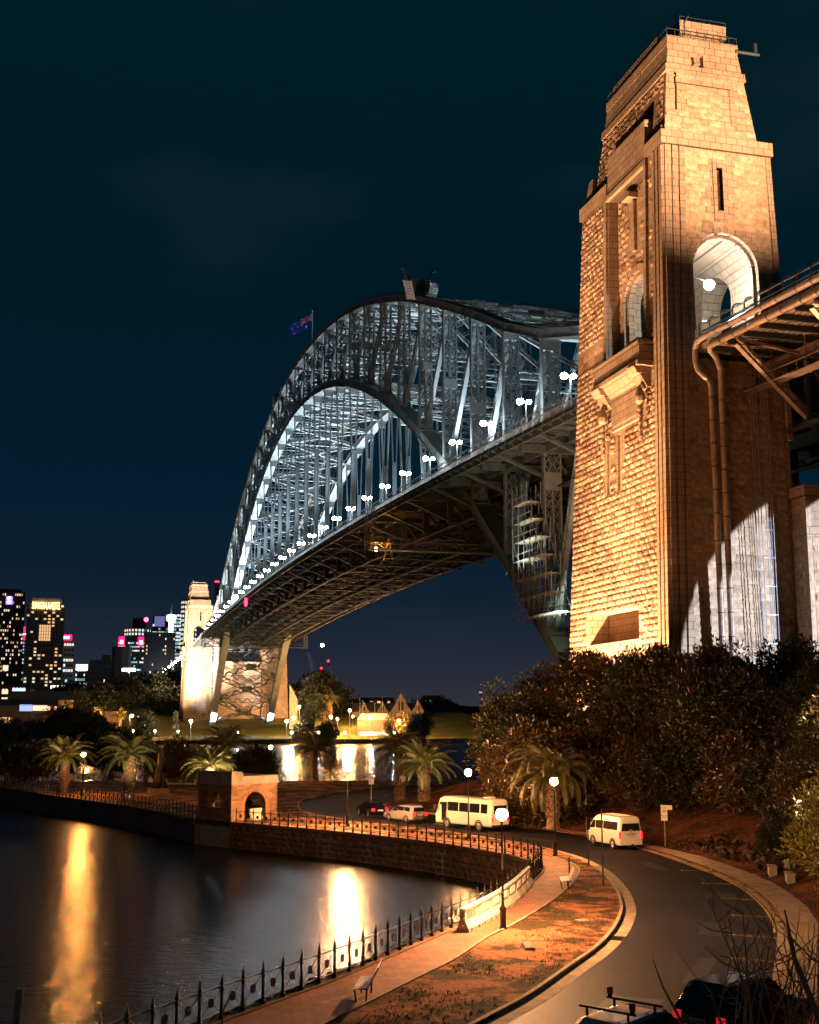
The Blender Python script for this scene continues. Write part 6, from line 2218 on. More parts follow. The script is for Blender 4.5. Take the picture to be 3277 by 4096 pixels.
def vehicle(label, cat, name, loc, rz, secs, hw, wheels, wr, glass_side, rear_glass, front_glass, paint, lights, plate=None, extras=None, clad=0.0, lit=False):
    """x forward; secs: (x, half width factor, zb, zwaist, zroof, roof half width)"""
    t = thing(name, label, cat, loc, rz)
    mb = MB()
    S = [(x, ring(hw * f, zb, zw, zr, hwr)) for x, f, zb, zw, zr, hwr in secs]
    loft(S, mb)
    body = mb.build('body', paint, t)
    bm = bmesh.new(); bm.from_mesh(body.data)
    bmesh.ops.recalc_face_normals(bm, faces=bm.faces)
    bm.to_mesh(body.data); bm.free()
    for f in body.data.polygons: f.use_smooth = False
    # wheel arches and wheels
    TY, RI = wheel(wr)
    for x in wheels:
        for s in (1, -1):
            a = MB(); n = 14
            a.v = []
            for k in range(n + 1):
                th_ = pi * k / n
                for rr in (wr * 1.02, wr * 1.28):
                    for yy in (s * (hw - .25), s * (hw + .012)):
                        a.v.append((x + rr * cos(th_), yy, wr + rr * sin(th_) * 1.0))
            for k in range(n):
                b = 4 * k
                for q in ((0, 1, 5, 4), (2, 6, 7, 3), (1, 3, 7, 5), (0, 4, 6, 2)):
                    a.f.append(tuple(b + i for i in q)); a.mi.append(0)
            a.build('wheel_arch', M['blacktrim'], t)
            w_ = bpy.data.objects.new('wheel', TY); COL.objects.link(w_); w_.parent = t; w_.location = (x, s * (hw - .10), wr)
            link('rim', RI, w_)
    for nm, quads in (('side_window', glass_side), ('rear_window', rear_glass), ('windscreen', front_glass)):
        for q in quads:
            sides = (1, -1) if nm == 'side_window' else (1,)
            for s in sides:
                mb = MB()
                c = [Vector((v[0], v[1] * s, v[2])) for v in q]
                mb.add(c, [(0, 1, 2, 3)] if len(c) == 4 else [tuple(range(len(c)))])
                n_ = (c[1] - c[0]).cross(c[2] - c[0]).normalized()
                want = Vector((0, s, 0)) if nm == 'side_window' else Vector((-1 if nm[0] == 'r' else 1, 0, 0.2))
                if n_.dot(want) < 0: n_ = -n_
                k_ = len(c)
                mb.v = [tuple(v + n_ * .012) for v in c] + [tuple(v - n_ * .02) for v in c]
                mb.f = [tuple(range(k_)), tuple(reversed(range(k_, 2 * k_)))] + [(i, k_ + i, k_ + (i + 1) % k_, (i + 1) % k_) for i in range(k_)]; mb.mi = [0] * len(mb.f)
                mb.build(nm, M['glass'], t)
    for (x0, x1, y0, y1, z0, z1, mt, nm) in lights:
        for s in (1, -1):
            mb = MB(); ya, yb = sorted((s * y0, s * y1)); mb.box(x0, x1, ya, yb, z0, z1); mb.build(nm, mt, t)
    if plate:
        x, z, s_ = plate
        mb = MB(); mb.box(x - .012, x, -.26, .26, z - .07, z + .07); pl_ = mb.build('number_plate', M['sign'], t)
        me = text_mesh(s_, 0.12, M['blacktrim'], 0.001, 'CENTER'); o = link('lettering', me, pl_); o.matrix_local = facing((x - .014, 0, z - .045), (-1, 0, 0))
    if extras: extras(t)
    return t


def box_part(t, nm, mt, *boxes):
    mb = MB()
    for b in boxes: mb.box(*b)
    return mb.build(nm, mt, t)


HL = mat_plain('clear_lamp_glass', (0.5, 0.5, 0.5), 0.1, spec=0.8)
# white high-roof van
def van_extra(t):
    box_part(t, 'rear_bumper', M['white'], (-2.48, -2.36, -.88, .88, .32, .58))
    box_part(t, 'tow_bar', M['blacktrim'], (-2.62, -2.48, -.35, .35, .22, .3), (-2.7, -2.6, -.05, .05, .2, .4))
    box_part(t, 'door_handle', M['blacktrim'], (-2.435, -2.42, -.42, .42, 1.05, 1.09))
    box_part(t, 'brake_light', M['blacktrim'], (-2.41, -2.37, -.14, .14, 1.93, 1.96))
    for s in (1, -1): box_part(t, 'wing_mirror', M['blacktrim'], (1.75, 1.95, *sorted((s * .92, s * 1.15)), 1.2, 1.5))
    mb = MB()
    for i in range(7): mb.box(-1.9, 0.9, -.55 + i * .17, -.5 + i * .17, 2.272, 2.292)
    mb.build('roof_ribs', M['whitepaint'], t)
    mb = MB(); mb.box(-2.445, -2.43, -.13, .13, 1.30, 1.36); mb.build('rear_sticker', M['yellowline'], t)
    mb = MB(); mb.tube([(-2.43, 0.0 + .075 * cos(2 * pi * i / 12), 1.19 + .055 * sin(2 * pi * i / 12)) for i in range(13)], .009, 4, cap=False)
    mb.tube([(-2.43, .03 * cos(2 * pi * i / 10), 1.19 + .05 * sin(2 * pi * i / 10)) for i in range(11)], .008, 4, cap=False)
    mb.build('oval_emblem', M['galv'], t)
    for s in (1, -1):
        box_part(t, 'side_moulding', M['blacktrim'], (-0.2, 0.0, *sorted((s * .935, s * .95)), 1.08, 1.12), (1.05, 1.2, *sorted((s * .935, s * .95)), 1.08, 1.12))


vs_ = [(-2.42, .90, .42, 1.22, 1.9, .70), (-2.38, .985, .30, 1.25, 2.12, .76), (-2.25, 1.0, .28, 1.25, 2.25, .78), (0.6, 1.0, .28, 1.25, 2.285, .78), (1.1, 1.0, .28, 1.25, 2.2, .76), (1.6, 1.0, .28, 1.22, 1.93, .74),
       (2.0, .99, .28, 1.18, 1.50, .78), (2.25, .96, .30, 1.1, 1.14, .8), (2.42, .88, .36, .95, .96, .7)]
vf, vr_ = at(2385, 3373, GZ), at(2455, 3387, GZ)
van_loc = (-72.2, 46.95, G0 + 0.01)
vehicle('white high roof van parked on the road with its rear to the camera', 'van', 'white_van', van_loc, radians(6), vs_, .94, (-1.45, 1.35), .33,
        [[(-2.1, .915, 1.32), (-0.15, .915, 1.30), (-0.15, .845, 1.86), (-2.08, .845, 1.88)], [(-0.05, .915, 1.30), (0.92, .915, 1.28), (0.92, .845, 1.84), (-0.05, .845, 1.86)], [(1.05, .915, 1.26), (1.85, .90, 1.24), (1.38, .83, 1.80), (1.05, .845, 1.83)]],
        [[(-2.425, -.74, 1.28), (-2.425, .74, 1.28), (-2.425, .66, 1.80), (-2.425, -.66, 1.80)]], [[(2.12, -.78, 1.2), (2.12, .78, 1.2), (1.62, .68, 1.86), (1.62, -.68, 1.86)]],
        M['whitepaint'], [(-2.44, -2.36, .80, .93, .75, 1.2, M['taillight'], 'tail_light'), (2.3, 2.42, .5, .85, .75, .98, HL, 'headlight')], (-2.43, .95, 'CHK 720'), van_extra)


# white minibus
def bus_extra(t):
    for s in (1, -1):
        box_part(t, 'wing_mirror', M['blacktrim'], (3.2, 3.4, *sorted((s * 1.05, s * 1.3)), 1.5, 1.9))
    box_part(t, 'entry_door', M['glass'], (2.05, 2.1, 1.0, 1.025, .55, 2.15), (2.12, 2.62, 1.0, 1.022, .62, 2.15))
    box_part(t, 'door_frame', M['blacktrim'], (2.62, 2.68, 0.99, 1.03, .5, 2.2), (2.0, 2.05, 0.99, 1.03, .5, 2.2))
    box_part(t, 'roof_hatch', M['white'], (-2.6, -1.9, -.35, .35, 2.62, 2.74))
    box_part(t, 'rear_bumper', M['blacktrim'], (-3.58, -3.5, -.95, .95, .35, .55))
    box_part(t, 'waist_moulding', M['galv'], (-3.3, 1.95, 1.002, 1.012, .98, 1.01))


bs = [(-3.55, .93, .45, 1.4, 2.2, .8), (-3.48, .99, .42, 1.4, 2.48, .88), (-3.3, 1.0, .40, 1.4, 2.6, .9), (2.6, 1.0, .40, 1.4, 2.62, .9), (3.0, 1.0, .40, 1.35, 2.45, .88), (3.3, .99, .38, 1.3, 1.95, .86), (3.48, .95, .38, 1.15, 1.3, .85), (3.56, .88, .42, 1.0, 1.02, .75)]
ws = []
for i, (a, b) in enumerate(((-3.05, -2.25), (-2.1, -0.85), (-0.75, 0.45), (0.55, 1.9))):
    ws.append([(a, .99, 1.42), (b, .99, 1.42), (b, .935, 2.2), (a, .935, 2.2)])
ws.append([(2.72, .98, 1.25), (3.28, .96, 1.2), (2.98, .91, 2.1), (2.72, .925, 2.15)])
vehicle('white minibus with dark windows at the kerb in front of the palms', 'minibus', 'minibus', (-55.9, 52.5, G0 + 0.01), radians(24), bs, 1.02, (-2.0, 2.0), .40, ws,
        [[(-3.555, -.72, 1.42), (-3.555, .72, 1.42), (-3.555, .7, 2.1), (-3.555, -.7, 2.1)]], [[(3.5, -.85, 1.22), (3.5, .85, 1.22), (3.12, .8, 2.28), (3.12, -.8, 2.28)]],
        M['whitepaint'], [(-3.57, -3.47, .78, .94, .8, 1.15, M['taillight'], 'tail_light'), (3.42, 3.57, .5, .85, .75, .95, HL, 'headlight')], (-3.56, .75, 'TV 408'), bus_extra)


def car_secs(L, H, kind):
    h = L / 2
    if kind == 'wagon':
        return [(-h, .86, .45, .82, .86, .6), (-h + .08, .95, .34, .92, 1.0, .62), (-h + .22, .98, .30, .95, H - .12, .60), (-h + .55, 1, .26, .95, H, .64), (-.1, 1, .24, .94, H + .02, .66), (.35, 1, .24, .93, H - .04, .64),
                (1.05, 1, .24, .90, .96, .72), (1.6, .99, .25, .85, .87, .7), (h - .15, .94, .28, .74, .76, .65), (h, .82, .36, .62, .64, .55)]
    return [(-h, .86, .42, .80, .84, .6), (-h + .12, .95, .32, .92, .96, .62), (-h + .6, .99, .26, .95, 1.0, .66), (-h + 1.25, 1, .24, .94, H - .06, .60), (-.1, 1, .24, .93, H, .62), (.3, 1, .24, .92, H - .05, .60),
            (1.05, 1, .24, .89, .94, .72), (1.6, .99, .25, .84, .86, .7), (h - .15, .94, .28, .72, .74, .65), (h, .82, .36, .60, .62, .55)]


def car(label, name, kind, loc, rz, paint, plate, H=1.48, L=4.6, cat='car', extra=None):
    h = L / 2
    if kind == 'wagon':
        sg = [[(-h + .45, .83, .99), (-.95, .83, .99), (-.95, .66, H - .12), (-h + .62, .66, H - .14)], [(-.88, .83, .99), (0.0, .83, .98), (0.0, .67, H - .1), (-.88, .66, H - .12)], [(.07, .83, .98), (.98, .83, .97), (.42, .68, H - .12), (.07, .67, H - .1)]]
        rg = [[(-h + .085, -.60, 1.03), (-h + .085, .60, 1.03), (-h + .205, .52, H - .15), (-h + .205, -.52, H - .15)]]
    else:
        sg = [[(-h + .95, .83, .99), (-.72, .83, .99), (-.72, .64, H - .12), (-h + 1.35, .62, H - .17)], [(-.65, .83, .99), (0.02, .83, .98), (0.02, .65, H - .1), (-.65, .64, H - .12)], [(.09, .83, .98), (.98, .83, .97), (.4, .66, H - .12), (.09, .65, H - .1)]]
        rg = [[(-h + .62, -.64, 1.015), (-h + .62, .64, 1.015), (-h + 1.2, .54, H - .09), (-h + 1.2, -.54, H - .09)]]
    fg = [[(1.0, -.68, 1.0), (1.0, .68, 1.0), (.42, .58, H - .06), (.42, -.58, H - .06)]]

    def ex_(t):
        for s in (1, -1): box_part(t, 'wing_mirror', paint, (.7, .85, *sorted((s * .88, s * 1.02)), .95, 1.08))
        box_part(t, 'rear_bumper', paint, (-h - .05, -h + .08, -.78, .78, .36, .58))
        for s in (1, -1): box_part(t, 'door_handle', M['blacktrim'], (-.9, -.76, *sorted((s * .875, s * .895)), .84, .87), (.12, .26, *sorted((s * .875, s * .895)), .84, .87))
        if extra: extra(t)
    return vehicle(label, cat, name, loc, rz, car_secs(L, H, kind), .88, (-1.35, 1.35), .32, sg, rg, fg, paint,
                   [(-h - .02, -h + .12, .55, .80, .68, .88, M['taillight'], 'tail_light'), (h - .18, h - .02, .45, .78, .58, .72, HL, 'headlight')], (-h - .055, .72, plate), ex_)


car('silver station wagon parked behind the white minibus', 'station_wagon', 'wagon', (-47.4, 56.0, G0 + 0.01), radians(20), M['silverpaint'], 'BX 21 KL', 1.5)
car('dark sedan parked beside the white sign', 'sedan_car', 'sedan', (-40.8, 57.5, G0 + 0.01), radians(6), M['darkpaint'], 'AYC 51R', 1.42)


# dark four wheel drive and silver utility at the bottom right
def suv_extra(t):
    for s in (1, -1):
        mb = MB(); mb.tube([(-1.9, s * .6, 1.80), (-1.8, s * .62, 1.90), (.3, s * .64, 1.90), (.5, s * .62, 1.80)], .025, 6); mb.build('roof_rail', M['galv'], t)


def scale_thing(t, s):
    t.scale = s


s_ = car('black four wheel drive parked at the bottom right behind dry stalks', 'four_wheel_drive', 'wagon', (-123.0, 65.9, G0 + 0.01), radians(-62), M['darkpaint'], 'CFV 824', 1.55, 4.7, 'car')
scale_thing(s_, (1.0, 1.05, 1.14))
for c in s_.children:
    if c.name.startswith('tail_light'): c.data.materials[0] = M['taildim']


def ute_extra(t):
    for x in (-.2, -1.5):
        mb = MB(); mb.bar((x, -.85, 1.72), (x, .85, 1.72), .05, .06)
        for s in (1, -1): mb.bar((x, s * .62, 1.45), (x, s * .62, 1.72), .05, .05)
        mb.build('roof_rack', M['blacktrim'], t)
    for (x, s) in ((-.2, 1), (-1.5, -1)):
        mb = MB(); mb.tube([(x, s * .75, 1.72), (x, s * .75, 1.82)], .06, 10); b = mb.build('beacon_base', M['blacktrim'], t)
        mb = MB(); mb.lathe([(.075, 1.82), (.085, 1.86), (.08, 1.97), (.05, 2.0)], 12, (x, s * .75, 0)); mb.build('beacon_dome', mat_plain('amber_dome', (0.6, 0.22, 0.04), 0.2), b, True)
    mb = MB()
    for i in range(5): mb.box(-1.6, -.1, -.42 + i * .2, -.34 + i * .2, 1.53, 1.55)
    mb.build('roof_ribs', M['silverpaint'], t)


car('silver utility vehicle with roof racks and amber beacons, cut by the bottom edge', 'utility_vehicle', 'wagon', (-125.2, 70.3, G0 + 0.01), radians(-57), M['silverpaint'], 'BNR 46T', 1.55, 4.9, 'utility vehicle', ute_extra)

# small white car parked in the far park
p = at_d(1275, 2877, 640)
c_ = car('tiny white hatchback on the far side, on the rising park road', 'parked_car', 'wagon', (p.x, p.y, park_z(p.x, p.y) + .05), radians(70), M['whitepaint'], 'AB 12 CD')
# ================================================================= palms, figs, bushes
M['frond'] = mat_leaf('palm_frond', (0.030, 0.034, 0.009), (0.11, 0.095, 0.030), 0.45, 0.5)
M['fig'] = mat_leaf('fig_leaves', (0.005, 0.006, 0.003), (0.150, 0.095, 0.034), 0.32, 0.9, 0.7)  # warm brown leaf tone paints in lamp highlights over near-black leaves
M['fig2'] = mat_leaf('green_fig_leaves', (0.004, 0.008, 0.004), (0.062, 0.066, 0.024), 0.36, 1.3, 0.6)
M['dark'] = mat_leaf('dark_leaves', (0.006, 0.012, 0.006), (0.025, 0.036, 0.014), 0.5, 0.5)
M['bushleaf'] = mat_leaf('bush_leaves', (0.06, 0.08, 0.012), (0.26, 0.25, 0.05), 0.4, 1.2)
M['bark'] = mat_plain('bark', (0.10, 0.07, 0.05), 0.9, var=0.4, scale=3, bump=0.04, bscale=7)
M['palmbark'] = mat_plain('palm_trunk', (0.20, 0.13, 0.08), 0.9, var=0.45, scale=4, bump=0.05, bscale=9)
M['dry'] = mat_plain('dry_stalks', (0.60, 0.42, 0.22), 0.8, var=0.3, scale=6)


def palm_meshes(seed, H, L_, nf=44, droop=1.0, tr=0.42):
    rnd = random.Random(seed)
    a = MB()
    prof = [(tr * 1.35, -0.3), (tr * 1.15, 0.4), (tr, 1.0)]
    z = 1.0
    while z < H - 0.2:
        prof += [(tr * 1.02, z), (tr * 1.14, z + 0.12), (tr * 0.96, z + 0.16)]; z += 0.2
    prof += [(tr * 1.3, H - 0.1), (tr * 1.1, H + 0.35), (0.1, H + 0.6)]
    a.lathe(prof, 14)
    # cut frond boots in a spiral
    nb = int(H * 26)
    for i in range(nb):
        t = i * 2.39996; zz = 0.5 + (H - 0.3) * i / nb; r = tr * (1.08 + 0.25 * (zz > H - 0.9))
        c, s = cos(t), sin(t)
        a.bar((r * c, r * s, zz), ((r + .13) * c, (r + .13) * s, zz + .17), 0.17, 0.07, up=(c, s, 0.3))
    f = MB(); rch = MB()
    for i in range(nf):
        az = i * 2.39996 + rnd.random() * 0.3
        k = i / nf
        el = radians(82 - 95 * k + rnd.random() * 10)             # young fronds upright, old ones hanging
        ln = L_ * (0.85 + 0.3 * rnd.random()) * (0.8 if k < 0.12 else 1)
        c, s = cos(az), sin(az)
        pts = []
        x, z, e = 0.15, H + 0.25, el
        n = 16
        curve = radians(70 + 45 * rnd.random()) * droop / n
        for j in range(n + 1):
            pts.append(Vector((x * c, x * s, z)))
            x += cos(e) * ln / n; z += sin(e) * ln / n
            e -= curve * (0.35 + 1.3 * j / n)
            e = max(e, radians(-97))
        rch.tube(pts, [0.045 * (1 - 0.8 * j / n) for j in range(n + 1)], 3, cap=False)
        side = Vector((-s, c, 0))
        nl = 34
        for j in range(nl):
            t = 0.10 + 0.9 * j / nl
            q = t * n; a0 = min(int(q), n - 1); p = pts[a0].lerp(pts[a0 + 1], q - a0)
            d = (pts[a0 + 1] - pts[a0]).normalized()
            up_ = side.cross(d)
            ll = 0.62 * L_ / 3.6 * (sin(pi * min(1, 0.15 + t * 0.85)) * 0.8 + 0.25)
            for sg in (1, -1):
                dr = (side * sg * 0.82 + d * 0.62 + up_ * (0.28 + rnd.random() * 0.15) - Vector((0, 0, 0.28))).normalized()
                w = d * 0.034
                tip = p + dr * ll * (0.9 + .2 * rnd.random())
                mid = p + dr * ll * 0.5 + Vector((0, 0, 0.03))
                f.add([p - w, p + w, mid + w * 0.9, tip, mid - w * 0.9], [(0, 1, 2, 3, 4)])
    return a.mesh('palm_trunk', M['palmbark'], False), f.mesh('palm_fronds', M['frond']), rch.mesh('frond_stems', M['frond'])


def palm(label, px, py, H, L_, seed, group='date palms round the bay', droop=1.0, z=None, nf=44, tr=0.42, loc=None):
    p = at(px, py, GZ) if loc is None else Vector(loc)
    zz = GZ if z is None else z
    t = thing('palm_tree', label, 'palm tree', (p.x, p.y, zz), random.Random(seed).random() * 6, group)
    A, F_, R_ = palm_meshes(seed, H, L_, nf, droop, tr)
    link('trunk', A, t); c = link('crown', F_, t); link('frond_stems', R_, c)
    return t


palm('palm tree left of the orange lamp at the far left, yellow lit fronds', 256, 3165, 4.2, 3.9, 1)
palm('dark palm tree with a thick trunk behind the left railing, left of the sculpture', 514, 3210, 4.9, 3.9, 2, tr=0.5)
palm('bright yellow palm tree right behind the stone pavilion', 839, 3185, 3.3, 4.0, 3)
palm('dark palm tree partly behind the bright palm at the pavilion', 900, 3150, 5.6, 3.6, 4)
palm('palm tree at the harbour railing right of the harbour lamp', 1257, 3122, 4.3, 4.1, 5, tr=0.5)
palm('palm tree on the traffic island, the one farther back', 1599, 3200, 5.2, 3.8, 6, tr=0.5)
palm('big shaggy palm tree on the traffic island, between the wagon and the minibus', 1697, 3229, 4.1, 4.0, 7, tr=0.52, nf=52)
palm('large drooping palm tree on the bank behind the lamp and left of the white van', 0, 0, 3.6, 4.3, 8, droop=1.5, z=3.0, nf=60, loc=at_d(2212, 3240, 99.0))

# small palms in the far park
PA, PF, PR = palm_meshes(31, 9, 3.6, 34, 1.2, 0.32)
def far_palm(label, px, py_crown, D, sc=1.0, H=None, name='palm_tree'):
    c = at_d(px, py_crown, D)
    zg = park_z(c.x, c.y)
    s = max(0.3, (c.z - zg) / 9.0)
    t = thing(name, label, 'palm tree', (c.x, c.y, zg), px * 0.7, 'small palms in the far park')
    link('trunk', PA, t, scale=(s * sc, s * sc, s)); link('crown', PF, t, (0, 0, 9 * s - 9 * sc), scale=sc)
    return t
far_palm('tall thin palm in the far park against the sky, right of the far towers', 1321, 2806, 640, 1.9)
far_palm('small palm on the far lawn left of the thin lamp pole', 481, 2868, 600, 1.5)
far_palm('small palm at the dark trees above the far lawn', 412, 2845, 640, 1.5)
far_palm('little palm at the right side of the far park among the lamps', 1300, 2850, 600, 1.1)


def leaf_clump(rnd, mb, c, R, n, sz, aspect=0.42, up=0.35):
    for _ in range(n):
        d = Vector((rnd.gauss(0, 1), rnd.gauss(0, 1), rnd.gauss(0, 1)))
        d.normalize()
        p = c + d * R * (0.35 + 0.65 * rnd.random() ** 0.5)
        a = (d * 0.8 + Vector((rnd.gauss(0, .5), rnd.gauss(0, .5), rnd.gauss(0, .5) + up))).normalized()
        b = a.cross(Vector((rnd.gauss(0, 1), rnd.gauss(0, 1), rnd.gauss(0, 1)))).normalized()
        s = sz * (0.6 + 0.8 * rnd.random())
        w = s * aspect * 0.5
        m = p + a * s * 0.5
        nrm_ = a.cross(b) * (0.12 * s)
        mb.add([p, m + b * w + nrm_, p + a * s, m - b * w + nrm_], [(0, 1, 2), (0, 2, 3)])


def tree(name, label, base, top, rx, ry, n_cl, n_leaf, lsz, leaf, seed, group=None, bottom=0.25, cat='tree', lean=(0, 0), trunk_r=0.5, clr=(1.0, 1.9), aspect=0.42, limbs=True, cone=0.0):
    """base (x, y, z), top = height of the crown top above the base"""
    rnd = random.Random(seed)
    t = thing(name, label, cat, base, 0, group)
    crown = MB(); tr = MB()
    H = top
    zc = H * (1 + bottom) / 2; rz = H * (1 - bottom) / 2
    cl = []
    for i in range(n_cl):
        for _ in range(20):
            d = Vector((rnd.uniform(-1, 1), rnd.uniform(-1, 1), rnd.uniform(-1, 1)))
            if 0.25 < d.length < 1 and (noise.noise(d * 2.1 + Vector((seed, 0, 0))) > -0.22): break
        if d.length < 0.6: d *= 0.6 / d.length * rnd.uniform(.9, 1.4)
        k = 1.0 - cone * max(0, (d.z + 1) / 2)
        c = Vector((d.x * rx * k + lean[0] * (d.z + 1), d.y * ry * k + lean[1] * (d.z + 1), zc + d.z * rz))
        cl.append(c)
        leaf_clump(rnd, crown, c, rnd.uniform(*clr), n_leaf, lsz, aspect)
    if limbs:
        fork = Vector((0, 0, max(0.8, H * bottom * 0.9)))
        tr.tube([(0, 0, -0.5), (0.1, 0, fork.z * 0.5), fork], [trunk_r * 1.5, trunk_r, trunk_r * .85], 9)
        for i in range(min(18, n_cl)):
            c = cl[i * max(1, n_cl // 18) % n_cl]
            m = fork.lerp(c, 0.5) + Vector((rnd.uniform(-.5, .5), rnd.uniform(-.5, .5), -H * .04))
            tr.tube([fork - Vector((0, 0, .3)), m, c], [trunk_r * .45, trunk_r * .25, trunk_r * .06], 6)
            m2 = m + Vector((rnd.uniform(-1.5, 1.5), rnd.uniform(-1.5, 1.5), rnd.uniform(.3, 1.5)))
            tr.tube([m, m2], [trunk_r * .18, .03], 5)
        for i in range(7):
            a = rnd.random() * 6.28; L2 = rnd.uniform(1.0, 2.6) * trunk_r * 2
            tr.tube([(0, 0, .4), (cos(a) * L2 * .4, sin(a) * L2 * .4, .12), (cos(a) * L2, sin(a) * L2, -.25)], [trunk_r * .5, trunk_r * .3, .06], 5)
        tr.build('trunk', M['bark'], t, True)
    crown.build('crown', leaf, t)
    return t


def bz(x, y): return max(GZ, bank_z(x, y))


FG = 'spreading fig trees on the bank in front of the near tower'
figs = [  # x, y, top z, rx, ry, clumps, label
    (-56.0, 46.2, 10.6, 4.6, 4.6, 95, 'low reddish fig tree at the left end of the row, behind the minibus lamp'),
    (-51.5, 46.0, 14.4, 4.8, 4.4, 110, 'leafy fig tree above and behind the minibus'),
    (-52.5, 41.0, 17.0, 5.2, 4.6, 130, 'tall fig tree left of centre whose crown touches the foot of the steel arch'),
    (-57.5, 36.5, 17.2, 5.4, 4.8, 120, 'fig tree in front of the bright foot of the near tower, light showing through it'),
    (-62.0, 33.2, 17.0, 5.2, 5.0, 135, 'fig tree below the right corner of the near tower'),
    (-69.0, 35.5, 15.2, 5.0, 4.6, 130, 'dark fig tree with a thick leaning trunk behind the parking sign'),
    (-66.0, 27.0, 17.4, 6.0, 5.0, 110, 'dark tree crown in front of the pipes of the near tower'),
    (-79.0, 31.5, 15.8, 5.4, 4.6, 130, 'dark feathery tree at the right, in front of the abutment block'),
    (-88.0, 37.0, 13.6, 4.6, 4.2, 130, 'big dark tree at the right edge above the bushes'),
    (-45.5, 44.0, 8.6, 3.6, 3.6, 55, 'small dark tree behind the island palms at the left of the figs')]
for i, (x, y, zt, rx, ry, n, lab) in enumerate(figs):
    zb = bz(x, y)
    tree('fig_tree' if i not in (7, 8) else 'casuarina_tree', lab, (x, y, zb - 0.1), zt - zb, rx, ry, int(n * 1.15), 230, 0.36 if i not in (7, 8) else 0.30, (M['fig'], M['fig2'], M['fig'], M['fig2'], M['fig'], M['fig2'], M['dark'], M['dark'], M['fig2'], M['fig2'])[i], 100 + i, FG, (.02, .04, .08, .22, .08, .24, .1, .05, .02, .02)[i], clr=(0.85, 1.6), aspect=0.4 if i not in (7, 8) else 0.22, trunk_r=0.5)

for i, (x, y, zt, r) in enumerate(((-60.5, 39.8, 10.0, 3.4), (-66.5, 37.8, 10.2, 3.6), (-73.0, 36.6, 9.6, 3.4), (-79.5, 36.4, 9.4, 3.4), (-86.0, 38.5, 9.0, 3.2), (-93.5, 41.0, 8.6, 3.0))):
    zb = bz(x, y)
    tree('undergrowth_bush', 'dense dark undergrowth bush on the bank under the figs, %s from the left' % ORD[i], (x, y, zb - .1), zt - zb, r, r, 60, 170, .32, M['fig'] if i % 2 == 0 else M['dark'], 350 + i, 'undergrowth under the figs', 0.02, 'bush', clr=(.7, 1.2), trunk_r=.14)
# bushes at the right
for i, (x, y, h, r, lab) in enumerate(((-106.0, 50.6, 6.2, 2.6, 'large yellow green bush at the right edge, catching the light'), (-101.0, 46.5, 5.6, 2.6, 'olive bush behind the bright one at the right edge'),
                                       (-95.5, 43.8, 3.6, 2.2, 'low bush above the right kerb, near the masonry blocks'), (-89.8, 43.0, 2.6, 2.0, 'low dark bush on the bank right of the parking sign'),
                                       (-111.5, 53.0, 3.4, 1.9, 'dark bush at the right edge above the footpath'))):
    tree('bush', lab, (x, y, bz(x, y) - .05), h, r, r, int(34 + h * 9), 150, 0.19, M['bushleaf'] if i in (0, 1, 2) else M['dark'], 300 + i, 'bushes at the right of the road', 0.02, 'bush', limbs=True, trunk_r=0.12, clr=(0.45, 0.9), aspect=0.35)
# strap leaved clumps along the bank foot
mb = MB(); rnd = random.Random(8)
for i in range(42):
    x = -92 + 14 * rnd.random(); d = 1.9 + rnd.random() * 2.0
    y = 46.9 + (-86 - x) * 0.17 - d if x < -80 else 45.6 - d - .2
    z = bz(x, y)
    for j in range(16):
        a = rnd.random() * 6.28; l = .22 + .3 * rnd.random()
        p = Vector((x, y, z)); q = p + Vector((cos(a) * l * .5, sin(a) * l * .5, l)); e = q + Vector((cos(a) * l * .6, sin(a) * l * .6, -l * .35)); w = Vector((-sin(a), cos(a), 0)) * .014
        mb.add([p - w, p + w, q + w, e, q - w], [(0, 1, 2, 3, 4)])
tag(mb.build('strap_plants', M['fig']), 'strip of dark strap leaved ground cover along the foot of the bank', 'ground cover', kind='stuff')
# fallen leaves
mb = MB(); rnd = random.Random(9)
for i in range(5200):
    x = rnd.uniform(-92, -55); y = rnd.uniform(33.5, 46)
    if not inside((x, y), BANKP): continue
    z = bank_z(x, y) + .025
    if z < GZ: continue
    a = rnd.random() * 6.28; l = rnd.uniform(.06, .15); u = Vector((cos(a), sin(a), rnd.uniform(-.3, .5))) * l; v = Vector((-sin(a), cos(a), rnd.uniform(-.4, .4))) * l * .4
    p = Vector((x, y, z)); mb.add([p - u, p - v, p + u, p + v], [(0, 1, 2, 3)])
tag(mb.build('fallen_leaves', mat_leaf('fallen_leaves', (0.10, 0.05, 0.025), (0.36, 0.18, 0.07), .6, 1.0)), 'scatter of dry fallen leaves on the bank under the figs', 'leaves', kind='stuff')
# grass tufts on the bare lawn
mb = MB(); rnd = random.Random(10)
LW = [Vector(p) for p in ROAD_L]
n_ = 0
for i in range(26000):
    x = rnd.uniform(-124, -80); y = rnd.uniform(53, 82)
    if not (inside((x, y), COAST + COAST2 + HARB[:8] + ROAD_L[::-1])): continue
    if seg_d((x, y), PEDGE) < .25 or seg_d((x, y), ROAD_L) < .3: continue
    # side of path edge
    if inside((x, y), COAST + PEDGE[::-1]): continue
    if noise.noise(Vector((x * .33, y * .33, 2.0))) < 0.02 + .3 * (rnd.random() - .5): continue
    for j in range(3):
        a = rnd.random() * 6.28; l = rnd.uniform(.05, .12)
        p = Vector((x + rnd.uniform(-.08, .08), y + rnd.uniform(-.08, .08), GZ)); q = p + Vector((cos(a) * l * .5, sin(a) * l * .5, l)); w = Vector((-sin(a), cos(a), 0)) * .014
        mb.add([p - w, p + w, q], [(0, 1, 2)])
